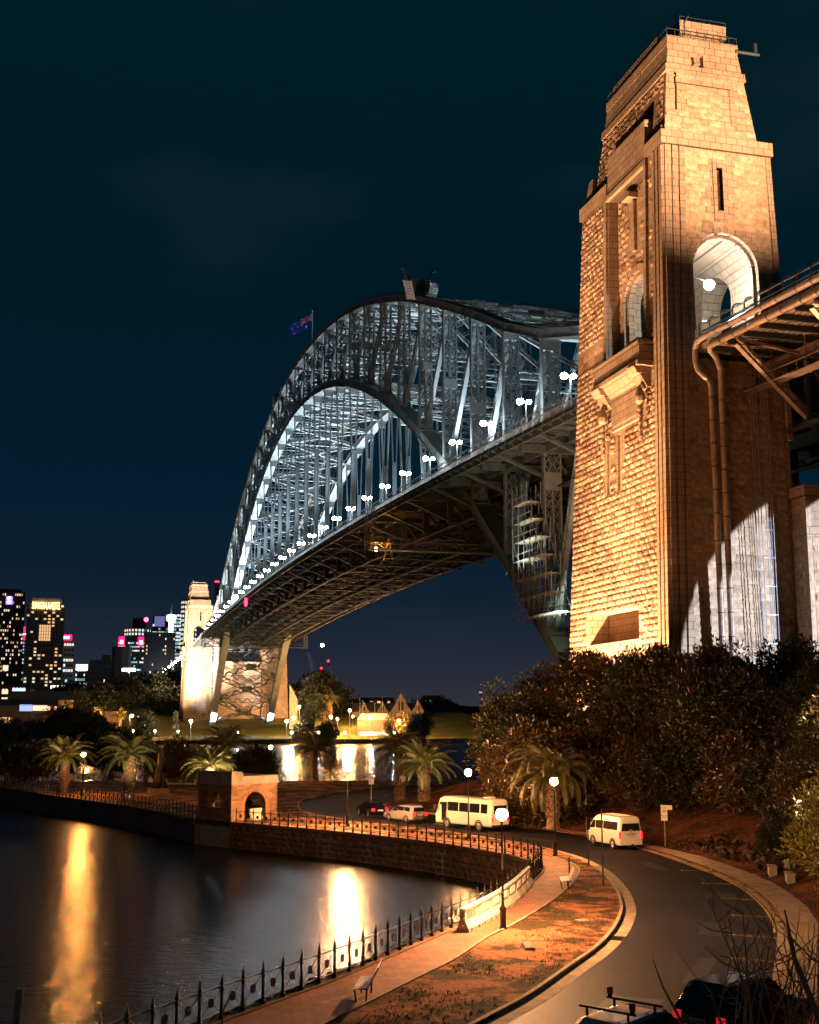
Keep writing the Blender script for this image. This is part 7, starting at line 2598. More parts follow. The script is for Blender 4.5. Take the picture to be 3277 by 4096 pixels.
tag(mb.build('grass_tufts', mat_leaf('grass_blades', (0.05, 0.055, 0.018), (0.12, 0.10, 0.04), .7, .8)), 'short patchy grass growing on the bare lawn', 'grass', kind='stuff')

# dry stalks in the right foreground, on the slope just below the camera
g_ = thing('dry_shrub', 'tangle of dry twiggy stalks in the lower right corner, close to the camera', 'shrub', (0, 0, 0))
mb = MB(); rnd = random.Random(21)
for i in range(30):
    px = rnd.uniform(2820, 3420); D = rnd.uniform(8, 15)
    b = at_d(px, 4350, D); top = at_d(px + rnd.uniform(-220, 160), rnd.uniform(3560, 3980), D + rnd.uniform(-.8, .8))
    m = b.lerp(top, .5) + Vector((rnd.uniform(-.15, .15), rnd.uniform(-.15, .15), 0))
    b.z = max(b.z, hill_z(b.x, b.y))
    mb.tube([b, m, top], [.010, .008, .003], 5)
    for j in range(4):
        t = rnd.uniform(.35, 1); p = m.lerp(top, (t - .3) / .7) if t > .3 else m
        q = p + Vector((rnd.uniform(-.35, .35), rnd.uniform(-.35, .35), rnd.uniform(.05, .4)))
        mb.tube([p, p.lerp(q, .5) + Vector((0, 0, -.03)), q], [.005, .004, .002], 4)
mb.build('stalks', M['dry'], g_)
mb = MB()
ysm = mat_plain('yellow_green_stem', (0.62, 0.46, 0.20), 0.6)
for (x0, y0, x1, y1, D) in ((3140, 3640, 3330, 4200, 4.2), (2610, 3830, 2760, 4150, 7.5), (1480, 4050, 1390, 4200, 9), (930, 3960, 880, 4200, 9)):
    mb = MB()
    a, b = at_d(x1, y1, D), at_d(x0, y0, D)
    k_ = .55 if D > 5 else .7
    mb.tube([a, a.lerp(b, .6) + Vector((0, 0.03, .02)), b], [.018 * k_, .012 * k_, .004 * k_], 5); mb.build('long_stem', ysm, g_)
b = at_d(45, 4300, 12); tp = at_d(80, 3965, 12)
mb = MB(); mb.tube([b, tp], .035, 8)
mb.tube([tp, tp + Vector((0, 0, .02))], .04, 8)
tag(mb.build('metal_rod', M['galv']), 'short pale metal rod rising at the lower left corner in front of the water', 'rod')

# left bank trees behind the palms
lt = [  # px, top py, base dist, top?, rx, seed label
    (110, 2985, 196, 8.0, 7.0, 'broad dark tree at the far left behind the first palm'),
    (300, 2835, 215, 10.5, 8.5, 'largest dark round tree left of the picture, behind the yellow lit palm'),
    (30, 2880, 230, 9.5, 8.0, 'dark tree cut by the left edge of the picture'),
    (450, 2925, 205, 7.0, 6.0, 'lower dark tree right of the largest one'),
    (690, 2985, 178, 5.6, 4.2, 'dark tree behind the container'),
    (1020, 3010, 172, 3.4, 2.6, 'small dark tree between the bright palm and the harbour lamp')]
for i, (px, py, D, rx, ry, lab) in enumerate(lt):
    c = at_d(px, py, D)
    if i in (0, 1, 2, 3):
        # they stand on the land strip: keep it within the land polygon
        pass
    tree('broad_tree', lab, (c.x, c.y, GZ - .1), c.z - GZ, rx * .62, rx * .62, int(40 + rx * 10), 130, 0.5, M['dark'] if i % 2 else M['fig'], 400 + i, 'trees behind the left railing', 0.22, clr=(1.0, 1.8), trunk_r=.35)
p = at(1325, 3140, GZ)
tree('young_tree', 'small reddish young tree right of the harbour palm', (p.x, p.y, GZ), 4.6, 1.5, 1.5, 22, 90, .22, M['fig'], 431, None, .4, clr=(.4, .8), trunk_r=.09)
p = at(1450, 3150, GZ)
# ================================================================= far shore: park, trees, buildings, cranes
RND = random.Random(77)
# park trees
def ftree(name, label, px, pyt, D, rx, leaf, seed, group=None, zbase=None, n=60, cone=0.0, cat='tree', bottom=.1, nl=70, ls=1.5, clr=(2.2, 4.2), aspect=.6):
    c = at_d(px, pyt, D)
    zb = park_z(c.x, c.y) if zbase is None else zbase
    return tree(name, label, (c.x, c.y, zb - .3), max(2, c.z - zb), rx, rx, n, nl, ls, leaf, seed, group, bottom, cat, trunk_r=.8, clr=clr, aspect=aspect, cone=cone, limbs=n > 20)


FT = [(1265, 2700, 690, 11, 'large dark fig on the far shore just right of the far towers'), (1330, 2742, 700, 11, 'dark fig on the far shore under the cranes'), (1180, 2745, 700, 8, 'dark tree on the far shore beside the right far tower'),
      (660, 2690, 740, 20, 'dark hill tree left of the far tower, directly under the row of white road lamps'), (590, 2705, 720, 20, 'dark tree mass left of the far tower'), (520, 2720, 720, 18, 'dark tree below the tower with two red signs'),
      (440, 2745, 700, 17, 'dark tree below the dark apartment blocks'), (350, 2760, 690, 15, 'brownish tree near the warehouse roofs'), (290, 2745, 800, 12, 'brown dim tree beside the pale office block'), (700, 2770, 780, 13, 'dark tree close to the far tower base'),
      (620, 2800, 720, 12, 'dark tree above the far lawn'), (540, 2810, 720, 11, 'dark tree above the far lawn, left of the other'), (460, 2820, 720, 11, 'dark spreading tree at the left end of the far lawn')]
for i, (px, py, D, r, lab) in enumerate(FT):
    ftree('far_tree', lab, px, py, D, r, M['dark'], 500 + i, 'dark trees on the far shore', n=80, nl=80)
ftree('clipped_bush', 'round shaggy bush on the far lawn left of the far tower', 585, 2852, 560, 4.6, M['fig'], 520, None, n=46, cat='bush', clr=(1, 2), ls=.9, bottom=0)
ftree('clipped_bush', 'round shaggy bush on the far lawn right of the conical tree', 1312, 2893, 560, 4.0, M['fig'], 521, None, n=46, cat='bush', clr=(1, 2), ls=.9, bottom=0)
ftree('conical_tree', 'conical shaggy tree beside the right far bearing', 1232, 2820, 560, 3.4, M['fig'], 522, None, n=60, cone=.7, clr=(1, 2), ls=.9, bottom=0)
ftree('clipped_bush', 'low spreading bush in front of the conical tree', 1208, 2888, 550, 4.2, M['fig'], 523, None, n=46, cat='bush', clr=(1, 1.8), ls=.8, bottom=0)
ftree('far_tree', 'tree lit yellow by a lamp, left of the fig trees on the far shore', 1600, 2860, 600, 6.5, M['fig'], 524, None, n=60, ls=1.0, clr=(1.4, 2.6))
ftree('far_tree', 'dark red tree on the far shore beside the left end of the figs', 1680, 2855, 560, 5, M['dark'], 525, None, n=50, ls=1.0, clr=(1.4, 2.6))
ftree('clipped_bush', 'tiny pointed conifer at the foot of the left far tower', 703, 2832, 560, 1.2, M['fig'], 526, None, n=20, cone=.8, cat='bush', clr=(.5, .9), ls=.5, bottom=0)

# promenade railing on the far sea wall
mb = MB()
pts = [Vector(c) for c in FAR[3:9]]
rt = thing('promenade_railing', 'long railing along the far sea wall, lit yellow at the left', 'railing', (0, 0, 0))
acc = []
for a, b in zip(pts[:-1], pts[1:]):
    L_ = (b - a).length; n = max(1, int(L_ / 2.4))
    for i in range(n):
        p, q = a.lerp(b, i / n), a.lerp(b, (i + 1) / n)
        mb.box(p.x + .7, p.x + .85, p.y - .08, p.y + .08, 2.35, 3.6)
        mb.bar((p.x + .77, p.y, 3.45), (q.x + .77, q.y, 3.45), .08, .08); mb.bar((p.x + .77, p.y, 2.6), (q.x + .77, q.y, 2.6), .07, .07)
        mb.bar((p.x + .77, p.y, 2.6), (q.x + .77, q.y, 3.45), .05, .05); mb.bar((p.x + .77, p.y, 3.45), (q.x + .77, q.y, 2.6), .05, .05)
mb.build('rails', M['galv'], rt)

# park lamps
PLP = None
def park_lamp(label, px, py, D, mat, r=.4, h=None, group=None, arm=0.0):
    p = at_d(px, py, D)
    zg = park_z(p.x, p.y) if D < 760 else 4.0
    if p.z < zg + 1.5: zg = p.z - 3.0
    t = thing('park_lamp', label, 'street lamp', (p.x, p.y, zg), 0, group)
    mb = MB(); mb.tube([(0, arm, 0), (0, arm, p.z - zg - (.6 if arm else 0))] + ([(0, arm * .5, p.z - zg + .2), (0, 0, p.z - zg)] if arm else []), .11, 6); mb.build('pole', M['galv'], t)
    mb = MB(); mb.sphere((0, 0, p.z - zg), r, 10, 7); mb.build('globe', mat, t, True)
    return t


cool = mat_emit('park_lamp_cool', (0.95, 1.0, 0.72), 2200)
coolb = mat_emit('park_lamp_blue', (0.75, 0.85, 1.0), 700)
park_lamp('glaring white lamp in front of the left far tower', 764, 2885, 545, cool, .62)
park_lamp('glaring white lamp right of the right far bearing', 1147, 2885, 545, cool, .46)
park_lamp('small white lamp low between the two far bearings', 951, 2927, 520, coolb, .36)
for i, (px, py) in enumerate(((533, 2923), (620, 2924), (713, 2926), (1167, 2930), (1275, 2930), (1380, 2931), (1487, 2932), (1577, 2932))):
    park_lamp('small white promenade lamp on the far sea wall, %s from the left' % ORD[i], px, py, 500, coolb, .33, group='small white lamps along the far promenade')
for i, (px, py, D, r, lab) in enumerate(((528, 2863, 590, .5, 'orange lamp on a thin pole on the far lawn'), (358, 2858, 640, .55, 'orange lamp behind the trees at the left, shining through leaves'), (1399, 2842, 600, .5, 'brightest orange lamp on the far shore, right of the far towers'),
                                         (1324, 2868, 610, .42, 'orange lamp below the thin tall palm'), (1350, 2876, 610, .36, 'small orange lamp right of the one below the palm'), (1198, 2827, 660, .4, 'orange lamp behind the white building at the far tower'),
                                         (1176, 2872, 600, .45, 'orange lamp on a pole right of the far tower base'), (1481, 2868, 600, .3, 'orange lamp in front of the glass wharf hall'), (1596, 2882, 590, .4, 'orange lamp inside the yellow lit tree'),
                                         (1660, 2884, 590, .42, 'orange lamp at the left edge of the fig trees'), (1412, 2867, 640, .36, 'small orange lamp below the brightest one'), (1530, 2862, 640, .36, 'small orange lamp above the glass wharf hall'))):
    park_lamp(lab, px, py, D, M['sodiumfar'], r, arm=.9 if i in (0, 8) else 0)
# row of lamps on the distant approach road
for i in range(9):
    t = i / 8
    px, py = 724 - (724 - 628) * t, 2629 + (2706 - 2629) * t
    D = 800 + 420 * t
    p = at_d(px, py, D)
    tl = thing('road_lamp', 'white lamp on the distant approach road left of the far tower, %s from the tower' % ORD[i], 'street lamp', (p.x, p.y, p.z - 8), 0, 'white lamps on the distant approach road')
    mb = MB(); mb.tube([(0, 0, 0), (0, 0, 8)], .15, 5); mb.build('pole', M['galv'], tl)
    mb = MB(); mb.sphere((0, 0, 8), .75, 8, 6); mb.build('head', coolb, tl, True)
# the distant approach viaduct itself
a, b = at_d(740, 2640, 760), at_d(618, 2722, 1240)
mb = MB(); mb.bar((a.x, a.y, a.z - 8), (b.x, b.y, b.z - 8), 22, 2.2)
for i in range(9):
    p = Vector(a).lerp(Vector(b), i / 8); mb.box(p.x - 2, p.x + 2, p.y - 9, p.y + 9, 2, p.z - 9)
tag(mb.build('approach_viaduct', M['darksteel']), 'dark distant approach viaduct behind the left far tower, carrying the row of white lamps', 'viaduct')

# ---------------- city towers
WM = {}
def wmat(name, c, s):
    if name not in WM: WM[name] = mat_emit('window_light_' + name, c, s)
    return WM[name]


warm = wmat('warm', (1.0, 0.55, 0.24), 0.95); cream = wmat('cream', (1.0, 0.80, 0.52), 1.1); whitew = wmat('white', (0.80, 0.95, 1.0), 1.1); dim = wmat('dim', (1.0, 0.6, 0.35), 0.5); bluew = wmat('blue', (0.35, 0.5, 1.0), 1.2); mint = wmat('mint', (0.4, 0.75, 0.75), 0.6)


def mat_facade(name, wall, glass, bw, bh, fw=0.62, fh=0.55):
    """wall with dark window openings on a regular grid, in object space"""
    m, t, N, L, P = nodes_of(name)
    tcn = N.new('ShaderNodeTexCoord'); sp = N.new('ShaderNodeSeparateXYZ'); L.new(tcn.outputs['Object'], sp.inputs[0])
    def frac(out, per):
        d = N.new('ShaderNodeMath'); d.operation = 'DIVIDE'; d.inputs[1].default_value = per; L.new(out, d.inputs[0])
        f = N.new('ShaderNodeMath'); f.operation = 'FRACT'; L.new(d.outputs[0], f.inputs[0]); return f.outputs[0]
    def lt(out, v):
        f = N.new('ShaderNodeMath'); f.operation = 'LESS_THAN'; f.inputs[1].default_value = v; L.new(out, f.inputs[0]); return f.outputs[0]
    a = lt(frac(sp.outputs['X'], bw), fw); a2 = lt(frac(sp.outputs['Z'], bh), fh)
    mu = N.new('ShaderNodeMath'); mu.operation = 'MULTIPLY'; L.new(a, mu.inputs[0]); L.new(a2, mu.inputs[1])
    mx = N.new('ShaderNodeMixRGB'); L.new(mu.outputs[0], mx.inputs[0]); mx.inputs[1].default_value = (*wall, 1); mx.inputs[2].default_value = (*glass, 1)
    L.new(mx.outputs[0], P.inputs['Base Color']); P.inputs['Roughness'].default_value = .5
    return m


WINM = {}
def win_mesh(mat, w, h):
    k = (mat.name, round(w, 2), round(h, 2))
    if k not in WINM:
        mb = MB(); mb.box(0, w, -.12, 0, 0, h); WINM[k] = mb.mesh('window', mat)
    return WINM[k]


def city_tower(name, label, px0, px1, pyt, pyb, D, body, nx, nz, prob, mats, fw=.62, fh=.55, seed=1, depth=None, top=0, xr=(0, 1), zr=(0, 1), yaw=0.12, cap=100, rowfill=False, group=None, cyl=False):
    """a tower whose front fills px0..px1 of the photo at distance D; lit windows as parts"""
    rnd = random.Random(seed)
    pl_, pr_ = at_d(px0, 2878, D), at_d(px1, 2878, D)
    w = (Vector((pl_.x, pl_.y)) - Vector((pr_.x, pr_.y))).length
    zt = at_d((px0 + px1) / 2, pyt, D).z
    zb = 2.0
    H = zt - zb
    t = thing(name, label, 'building', (pl_.x, pl_.y, zb), 0, group)
    d = Vector((pr_.x - pl_.x, pr_.y - pl_.y, 0)).normalized()
    t.rotation_euler[2] = atan2(d.y, d.x)
    dep = depth or w * .8
    mb = MB()
    if cyl:
        mb.lathe([(w / 2, 0), (w / 2, H)], 28, (w / 2, w / 2, 0))
    else:
        mb.box(0, w, 0, dep, 0, H)
        mb.box(w * .12, w * .88, dep * .15, dep * .85, H + .02, H + .02 + (top or .5))
    bw, bh = w / nx, H / nz
    fac = mat_facade('facade_' + name + str(seed), body, (0.01, 0.012, 0.018), bw, bh, fw, fh)
    mb.build('walls', fac, t)
    vis = max(0.0, (pyb - pyt))
    zmin = max(0, at_d((px0 + px1) / 2, pyb, D).z - zb)
    cells = []
    for j in range(nz):
        z = j * bh
        if z < zmin or not (zr[0] * H <= z <= zr[1] * H): continue
        row = rnd.random()
        for i in range(nx):
            pr = prob
            if rowfill: pr = prob * (1.7 if row < .62 else .25)
            if rnd.random() < pr and xr[0] <= i / nx <= xr[1]: cells.append((i, j))
    rnd.shuffle(cells)
    extra = {}
    for q, (i, j) in enumerate(cells):
        mt = rnd.choice(mats)
        x, z = i * bw + .02 * bw, j * bh + .02 * bh
        if cyl:
            th_ = pi + pi * (i + .5) / nx; x = w / 2 + w / 2 * cos(th_) ; y = w / 2 + w / 2 * sin(th_) 
            a_ = th_ + pi / 2
        if q < cap:
            o = link('window', win_mesh(mt, bw * fw * .96, bh * fh * .96), t, (x, 0, z) if not cyl else (x - cos(a_) * bw * .3, y - sin(a_) * bw * .3, z), None if not cyl else a_)
        else:
            e = extra.setdefault(mt.name, (mt, MB()))[1]
            st_ = len(e.v)
            e.box(0, bw * fw * .96, -.12, 0, 0, bh * fh * .96)
            if cyl: e.xform(Matrix.Translation((x - cos(a_) * bw * .3, y - sin(a_) * bw * .3, z)) @ Matrix.Rotation(a_, 4, 'Z'), st_)
            else: e.xform(Matrix.Translation((x, 0, z)), st_)
    if extra:
        big = MB(); ms = []
        for nm, (mt, e) in extra.items():
            big.add(e.v, e.f, len(ms)); ms.append(mt)
        o = big.build('windows', ms, t); o['kind'] = 'stuff'
    return t, w, H, bw, bh


def sign_on(t, s, size, x, z, mat, name='sign_lettering', wfit=None):
    me = text_mesh(s, size, mat, .3)
    xs_ = [v.co.x for v in me.vertices]
    if wfit:
        k = wfit / (max(xs_) - min(xs_))
        for v in me.vertices: v.co.x *= k
    o = link(name, me, t); o.matrix_local = facing((x, -1.2, z), (0, -1, 0))
    return o


redm = mat_emit('red_neon', (1.0, 0.01, 0.10), 3.5); goldm = mat_emit('gold_neon', (1.0, 0.72, 0.25), 6.0); whm = mat_emit('white_neon', (1, .85, .85), 5.0)
# tall dark tower at the left edge
t, w, H, bw, bh = city_tower('office_tower', 'tall dark residential tower cut by the left edge, with a glowing logo near its top', -60, 76, 2366, 2760, 1250, (.035, .035, .04), 16, 34, .30, [warm, cream, cream, dim], seed=3, top=3)
mb = MB(); mb.box(w * .42, w * .62, -.5, -.3, H * .905, H * .965); mb.build('sign_panel', mat_emit('violet_sign', (.25, .15, 1.0), 2.5), t)
sign_on(t, 'S', 9, w * .45, H * .915, whm)
mb = MB(); mb.box(w * .44, w * .6, -.45, 0, H * .42, H * .46); mb.build('bright_floor', cream, t)
# narrow blue tower behind
t, w, H, bw, bh = city_tower('office_tower', 'narrow blue lit tower with a red sign, between the dark tower and the hotel', 62, 84, 2562, 2760, 1500, (.02, .03, .06), 3, 26, .55, [whitew, bluew, mint], seed=4)
mb = MB(); mb.box(0, w * .95, -.6, -.2, H + .5, H + 16); mb.build('sign_panel', redm, t); sign_on(t, 'H', 10, w * .2, H + 4, whm)
# hotel
t, w, H, bw, bh = city_tower('hotel_tower', 'brown hotel tower with gold roof lettering and a square patch of bright windows', 86, 240, 2414, 2752, 1150, (.085, .06, .04), 9, 38, .27, [warm, warm, cream, warm], seed=5, top=5, yaw=0)
sign_on(t, 'SHANGRI-LA HOTEL', 9, w * .12, H - 5.0, goldm, wfit=w * .74)
mb = MB(); mb.box(w * .12, w * .9, .1, 3, H + .4, H + 5); mb.build('roof_box', M['concrete'], t)
mb = MB(); mb.box(w * .335, w * .645, -.4, -.13, H * .70, H * .83); pq = mb.build('lit_atrium', warm, t)
mb = MB()
for i in range(6): mb.box(w * (.335 + .31 * i / 5) - .2, w * (.335 + .31 * i / 5) + .2, -.62, -.4, H * .70, H * .83)
for i in range(6): mb.box(w * .335, w * .645, -.64, -.42, H * (.70 + .13 * i / 5) - .15, H * (.70 + .13 * i / 5) + .15)
mb.build('atrium_grid', M['blacktrim'], t)
# pale block with red sign
t, w, H, bw, bh = city_tower('office_block', 'pale office block with a red sign on the roof, right of the hotel', 222, 284, 2563, 2750, 1180, (.34, .31, .25), 6, 17, .70, [cream, whitew, cream], fw=.74, fh=.5, seed=6, rowfill=True)
mb = MB(); mb.box(w * .0, w * .82, -.8, -.3, H + .6, H + 5.5); mb.build('sign_panel', redm, t); sign_on(t, 'SUNCORP', 3.6, w * .06, H + 1.7, whm, wfit=w * .6)
mb = MB()
for i in range(8): mb.box(w * (.06 + .115 * i), w * (.06 + .115 * i) + 1.2, -.18, 0, H * .29, H * .35)
mb.build('plant_louvres', M['blacktrim'], t)
t, w, H, bw, bh = city_tower('office_block', 'small distant block with a brilliant white top floor', 294, 343, 2668, 2745, 1450, (.04, .05, .06), 6, 13, .5, [cream, mint, whitew], seed=7)
mb = MB(); mb.box(0, w, -.3, -.13, H - 4, H + 3); mb.build('bright_crown', mat_emit('crown_white', (1, .93, .8), 2), t)
# dark apartment blocks
for i, (a, b, y, D, l) in enumerate(((342, 400, 2655, 1000, 'dark apartment block with no lights, left one of the dark group'), (392, 440, 2635, 1020, 'dark stepped apartment block, tallest of the dark group'), (430, 478, 2690, 980, 'low dark apartment block right of the dark group'))):
    city_tower('apartment_block', l, a, b, y, 2760, D, (.035, .033, .032), 6, 12, .02, [dim, cream], seed=20 + i, top=3)
# chimney
c = at_d(488, 2588, 960)
mb = MB(); mb.lathe([(8, 2), (7, c.z - 4), (7.6, c.z - 3.8), (7.4, c.z)], 8, (c.x, c.y, 0))
tag(mb.build('brick_chimney', mat_plain('dark_brick', (.05, .035, .03), .9)), 'dark square chimney tower in front of the block with two red signs', 'chimney')
t, w, H, bw, bh = city_tower('office_tower', 'round topped tower with white floors, behind the one with two red signs', 484, 590, 2510, 2600, 1500, (.05, .055, .06), 12, 26, .95, [whitew, cream, whitew], fw=.94, fh=.62, seed=9, zr=(.6, 1), cyl=True)
mb = MB(); mb.lathe([(w * .3, H), (w * .3, H + 12)], 20, (w * .6, w * .6, 0)); mb.build('roof_drum', mat_plain('red_lit_drum', (.3, .03, .04), .6), t)
t, w, H, bw, bh = city_tower('office_tower', 'dark glass tower with red signs at both upper corners', 460, 566, 2545, 2760, 1250, (.022, .035, .04), 13, 24, .42, [whitew, mint, cream, mint], fw=.9, fh=.42, seed=8, rowfill=True)
for x in (.02, .76):
    mb = MB(); mb.box(w * x, w * (x + .22), -.6, -.2, H - 10, H - .5); mb.build('sign_panel', redm, t); sign_on(t, 'AON', 6, w * (x + .05), H - 8, whm, wfit=w * .13)
t, w, H, bw, bh = city_tower('office_tower', 'glassy tower with a pale violet roof, behind the dark blocks', 598, 662, 2462, 2600, 1600, (.10, .12, .15), 8, 30, .8, [whitew, mint, whitew], fw=.9, fh=.6, seed=10, zr=(.5, .92), rowfill=True)
mb = MB(); mb.box(w * .1, w * .75, -.3, -.1, H - 14, H - 1); mb.build('violet_plant_floor', mat_emit('violet_floor', (.3, .28, .7), .5), t)
t, w, H, bw, bh = city_tower('office_tower', 'bright white glass tower just left of the banded round tower', 662, 716, 2452, 2640, 1550, (.2, .24, .26), 5, 32, .85, [whitew, whitew, mint], fw=.92, fh=.6, seed=11)
t, w, H, bw, bh = city_tower('office_tower', 'dark tower with scattered warm windows and a glowing ring on top', 566, 692, 2530, 2760, 1150, (.012, .012, .014), 15, 26, .16, [warm, cream, warm], seed=12)
mb = MB(); mb.lathe([(w * .07, H), (w * .07, H + 10), (w * .15, H + 12), (w * .16, H + 16), (w * .1, H + 17)], 20, (w * .84, w * .2, 0)); mb.build('lit_ring', mat_emit('ring_light', (1, .97, .88), 5), t)
mb = MB(); mb.tube([(w * .84, w * .2, H + 17), (w * .84, w * .2, H + 28)], .8, 6); mb.build('mast', M['galv'], t)
t, w, H, bw, bh = city_tower('banded_tower', 'round tower with red banded white floors, touching the left far tower', 711, 775, 2396, 2640, 1400, (.13, .02, .03), 10, 28, .92, [whitew, whitew, cream], fw=.97, fh=.55, seed=13, zr=(.3, 1), cyl=True, rowfill=False)
t, w, H, bw, bh = city_tower('office_tower', 'slim dark tower with red roof lights seen between the far tower and the arch', 846, 862, 2336, 2560, 1500, (.06, .05, .05), 2, 30, .1, [dim], seed=14)
mb = MB(); mb.sphere((1, 0, H + 3), 1.1, 8, 6); mb.sphere((w - 1, 0, H + 3), 1.1, 8, 6); mb.build('roof_lights', M['redlamp'], t, True)
t, w, H, bw, bh = city_tower('office_tower', 'lit glass tower peeking between the far tower and the arch', 858, 880, 2368, 2560, 1600, (.1, .12, .14), 3, 34, .7, [whitew, mint], fw=.9, seed=15)
c = at_d(585, 2482, 1400); tt = thing('beacon_mast', 'mast with a glaring red beacon above the round topped tower', 'mast', (c.x, c.y, c.z - 40))
mb = MB(); mb.tube([(0, 0, 0), (0, 0, 40)], .8, 6); mb.build('mast', M['galv'], tt); mb = MB(); mb.sphere((0, 0, 41), 2.6, 10, 7); mb.build('beacon', mat_emit('beacon', (1, .05, .1), 12), tt, True)
c = at_d(515, 2685, 900); tt = thing('floodlight_mast', 'mast with white sports lights below the two red signs', 'mast', (c.x, c.y, c.z - 34))
mb = MB(); mb.tube([(0, 0, 0), (0, 0, 34)], .7, 6); mb.build('mast', M['white'], tt); mb = MB(); mb.box(-4.5, 4.5, -1, 1, 34, 36); mb.build('lamp_bank', mat_emit('bank_light', (.9, .95, 1), 14), tt)
tt.rotation_euler[2] = YAW - pi / 2

# warehouses at the left, with the bond store lettering
def low_house(name, label, px0, px1, pyt, pyb, D, body, h_roof=0, parts=None, dep=16):
    a, b = at_d(px0, 2878, D), at_d(px1, 2878, D)
    w = (a - b).length; zt = at_d((px0 + px1) / 2, pyt, D).z; zb = max(1.8, at_d((px0 + px1) / 2, pyb, D).z - 6)
    t = thing(name, label, 'building', (a.x, a.y, zb)); dd = b - a; t.rotation_euler[2] = atan2(dd.y, dd.x)
    mb = MB(); mb.box(0, w, 0, dep, 0, zt - zb); mb.build('walls', body, t)
    if h_roof:
        mb = MB(); H = zt - zb
        mb.add([(-.5, -.6, H), (w + .5, -.6, H), (w + .5, dep + .6, H), (-.5, dep + .6, H), (.8, dep / 2, H + h_roof), (w - .8, dep / 2, H + h_roof)], [(0, 1, 5, 4), (2, 3, 4, 5), (1, 2, 5), (3, 0, 4), (3, 2, 1, 0)])
        mb.build('roof', M['slate'], t)
    return t, w, zt - zb


M['slate'] = mat_plain('dark_slate', (.05, .045, .045), .7, var=.3, scale=1)
M['brickred'] = mat_masonry('red_brick', (.22, .07, .045), (.16, .05, .035), (.1, .06, .05), 1.0, .4, .03, .02)
M['brickdark'] = mat_plain('dim_sandstone', (.12, .075, .05), .9, scale=.3)


def wins(t, xs_, z, w, h, mat, arch=False, name='window'):
    for x in xs_:
        if arch:
            n = 8; mb = MB()
            pr = [(x, z), (x + w, z), (x + w, z + h - w / 2)] + [(x + w / 2 + w / 2 * cos(pi * k / n), z + h - w / 2 + w / 2 * sin(pi * k / n)) for k in range(1, n + 1)]
            k = len(pr); mb.add([(p, -.15, q) for p, q in pr] + [(p, 0, q) for p, q in pr], [tuple(range(k))] + [(i, (i + 1) % k, k + (i + 1) % k, k + i) for i in range(k)])
            mb.build(name, mat, t)
        else:
            link(name, win_mesh(mat, w, h), t, (x, 0, z))


t, w, H = low_house('brick_warehouse', 'red brick warehouse at the left edge with arched lit windows', -30, 30, 2738, 2810, 760, M['brickred'])
for k in range(3): wins(t, [w * (.52 + .21 * i) for i in range(2)], H - 5.5 - k * 5.0, 1.7, 3.0, cream, k == 0)
t, w, H = low_house('stone_warehouse', 'dark warehouse with four arched white windows, left', 30, 104, 2740, 2815, 780, M['brickdark'])
wins(t, [w * (.17 + .18 * i) for i in range(4)], H - 4.8, 1.9, 3.2, whitew, True); wins(t, [w * .18, w * .66, w * .74], H - 9.5, 1.0, 2.6, cream)
t, w, H = low_house('clock_house', 'small dark building with a clock face on its gable, left', 112, 134, 2752, 2790, 740, M['brickdark'])
mb = MB(); mb.lathe([(1.2, 0), (1.2, .15)], 20); o = mb.build('clock_face', mat_plain('clock_face', (.4, .36, .3), .5), t); o.matrix_local = facing((w * .5, -.05, H - 2.2), (0, -1, 0))
mb = MB(); mb.bar((0, 0, .18), (0, .85, .18), .12, .05); mb.bar((0, 0, .18), (-.55, .2, .18), .12, .05); mb.build('clock_hands', M['blacktrim'], o)
t, w, H = low_house('bond_store', 'long low bond store with lettered signs and a hipped roof, left', 28, 290, 2800, 2845, 650, M['brickdark'], 4.5)
sm = mat_plain('sign_board', (.30, .22, .14), .8); sd = mat_plain('sign_dark', (.05, .03, .02), .8)
for s_, x0, x1 in (('METCALFE BOND', .25, .485), ('BOND', .77, .90)):
    mb = MB(); mb.box(w * x0, w * x1, -.22, -.02, H - 2.6, H - .5); pn = mb.build('name_board', sm, t)
    sign_on(pn, s_, 1.6, w * x0 + .5, H - 2.2, sd, 'lettering', (x1 - x0) * w - 1.0)
for o in list(bpy.data.objects):
    pass
wins(t, [w * x for x in (.45, .515, .595, .675)], H - 5.2, 3.0, 1.9, cream); wins(t, [w * x for x in (.79, .82, .85)], H - 5.4, 1.0, 2.2, whitew)
t, w, H = low_house('harbour_restaurant', 'low building with wide dark roof and lit windows above the trees, left', -30, 232, 2822, 2870, 600, M['brickdark'], 3.0)
wins(t, [w * .40], H - 2.6, 5.6, 3.0, bluew); wins(t, [w * .60], H - 2.4, 6.5, 2.6, cream); wins(t, [w * .77, w * .94], H - 2.2, 3.0, 1.8, warm); wins(t, [w * .1, w * .17], H - 8, 3.5, 2.6, warm)
t, w, H = low_house('terminal_roof', 'low curved roof glowing white in front of the hotel', 196, 262, 2742, 2765, 900, mat_emit('terminal_glow', (1, .93, .82), 2.2), 0)
t, w, H = low_house('lit_kiosk', 'orange lit wall behind small palms in the far park', 400, 470, 2846, 2866, 640, mat_plain('orange_wall', (.5, .3, .18), .8), 0)
# white house beside the far right tower
t, w, H = low_house('white_house', 'white gabled house against the right far tower', 1157, 1190, 2800, 2870, 640, mat_plain('white_render', (.55, .48, .42), .8), 0, dep=20)
mb = MB(); mb.add([(0, 0, H), (w, 0, H), (0, 0, H + 8), (0, 20, H), (w, 20, H), (0, 20, H + 8)], [(0, 1, 2), (3, 5, 4), (0, 2, 5, 3), (1, 4, 5, 2)]); mb.build('gable', bpy.data.materials['white_render'], t)
t, w, H = low_house('small_shop', 'small dark house with a white sign next to the white gabled house', 1190, 1202, 2780, 2830, 700, M['brickdark']); wins(t, [w * .15], H - 3, w * .6, 2, cream)
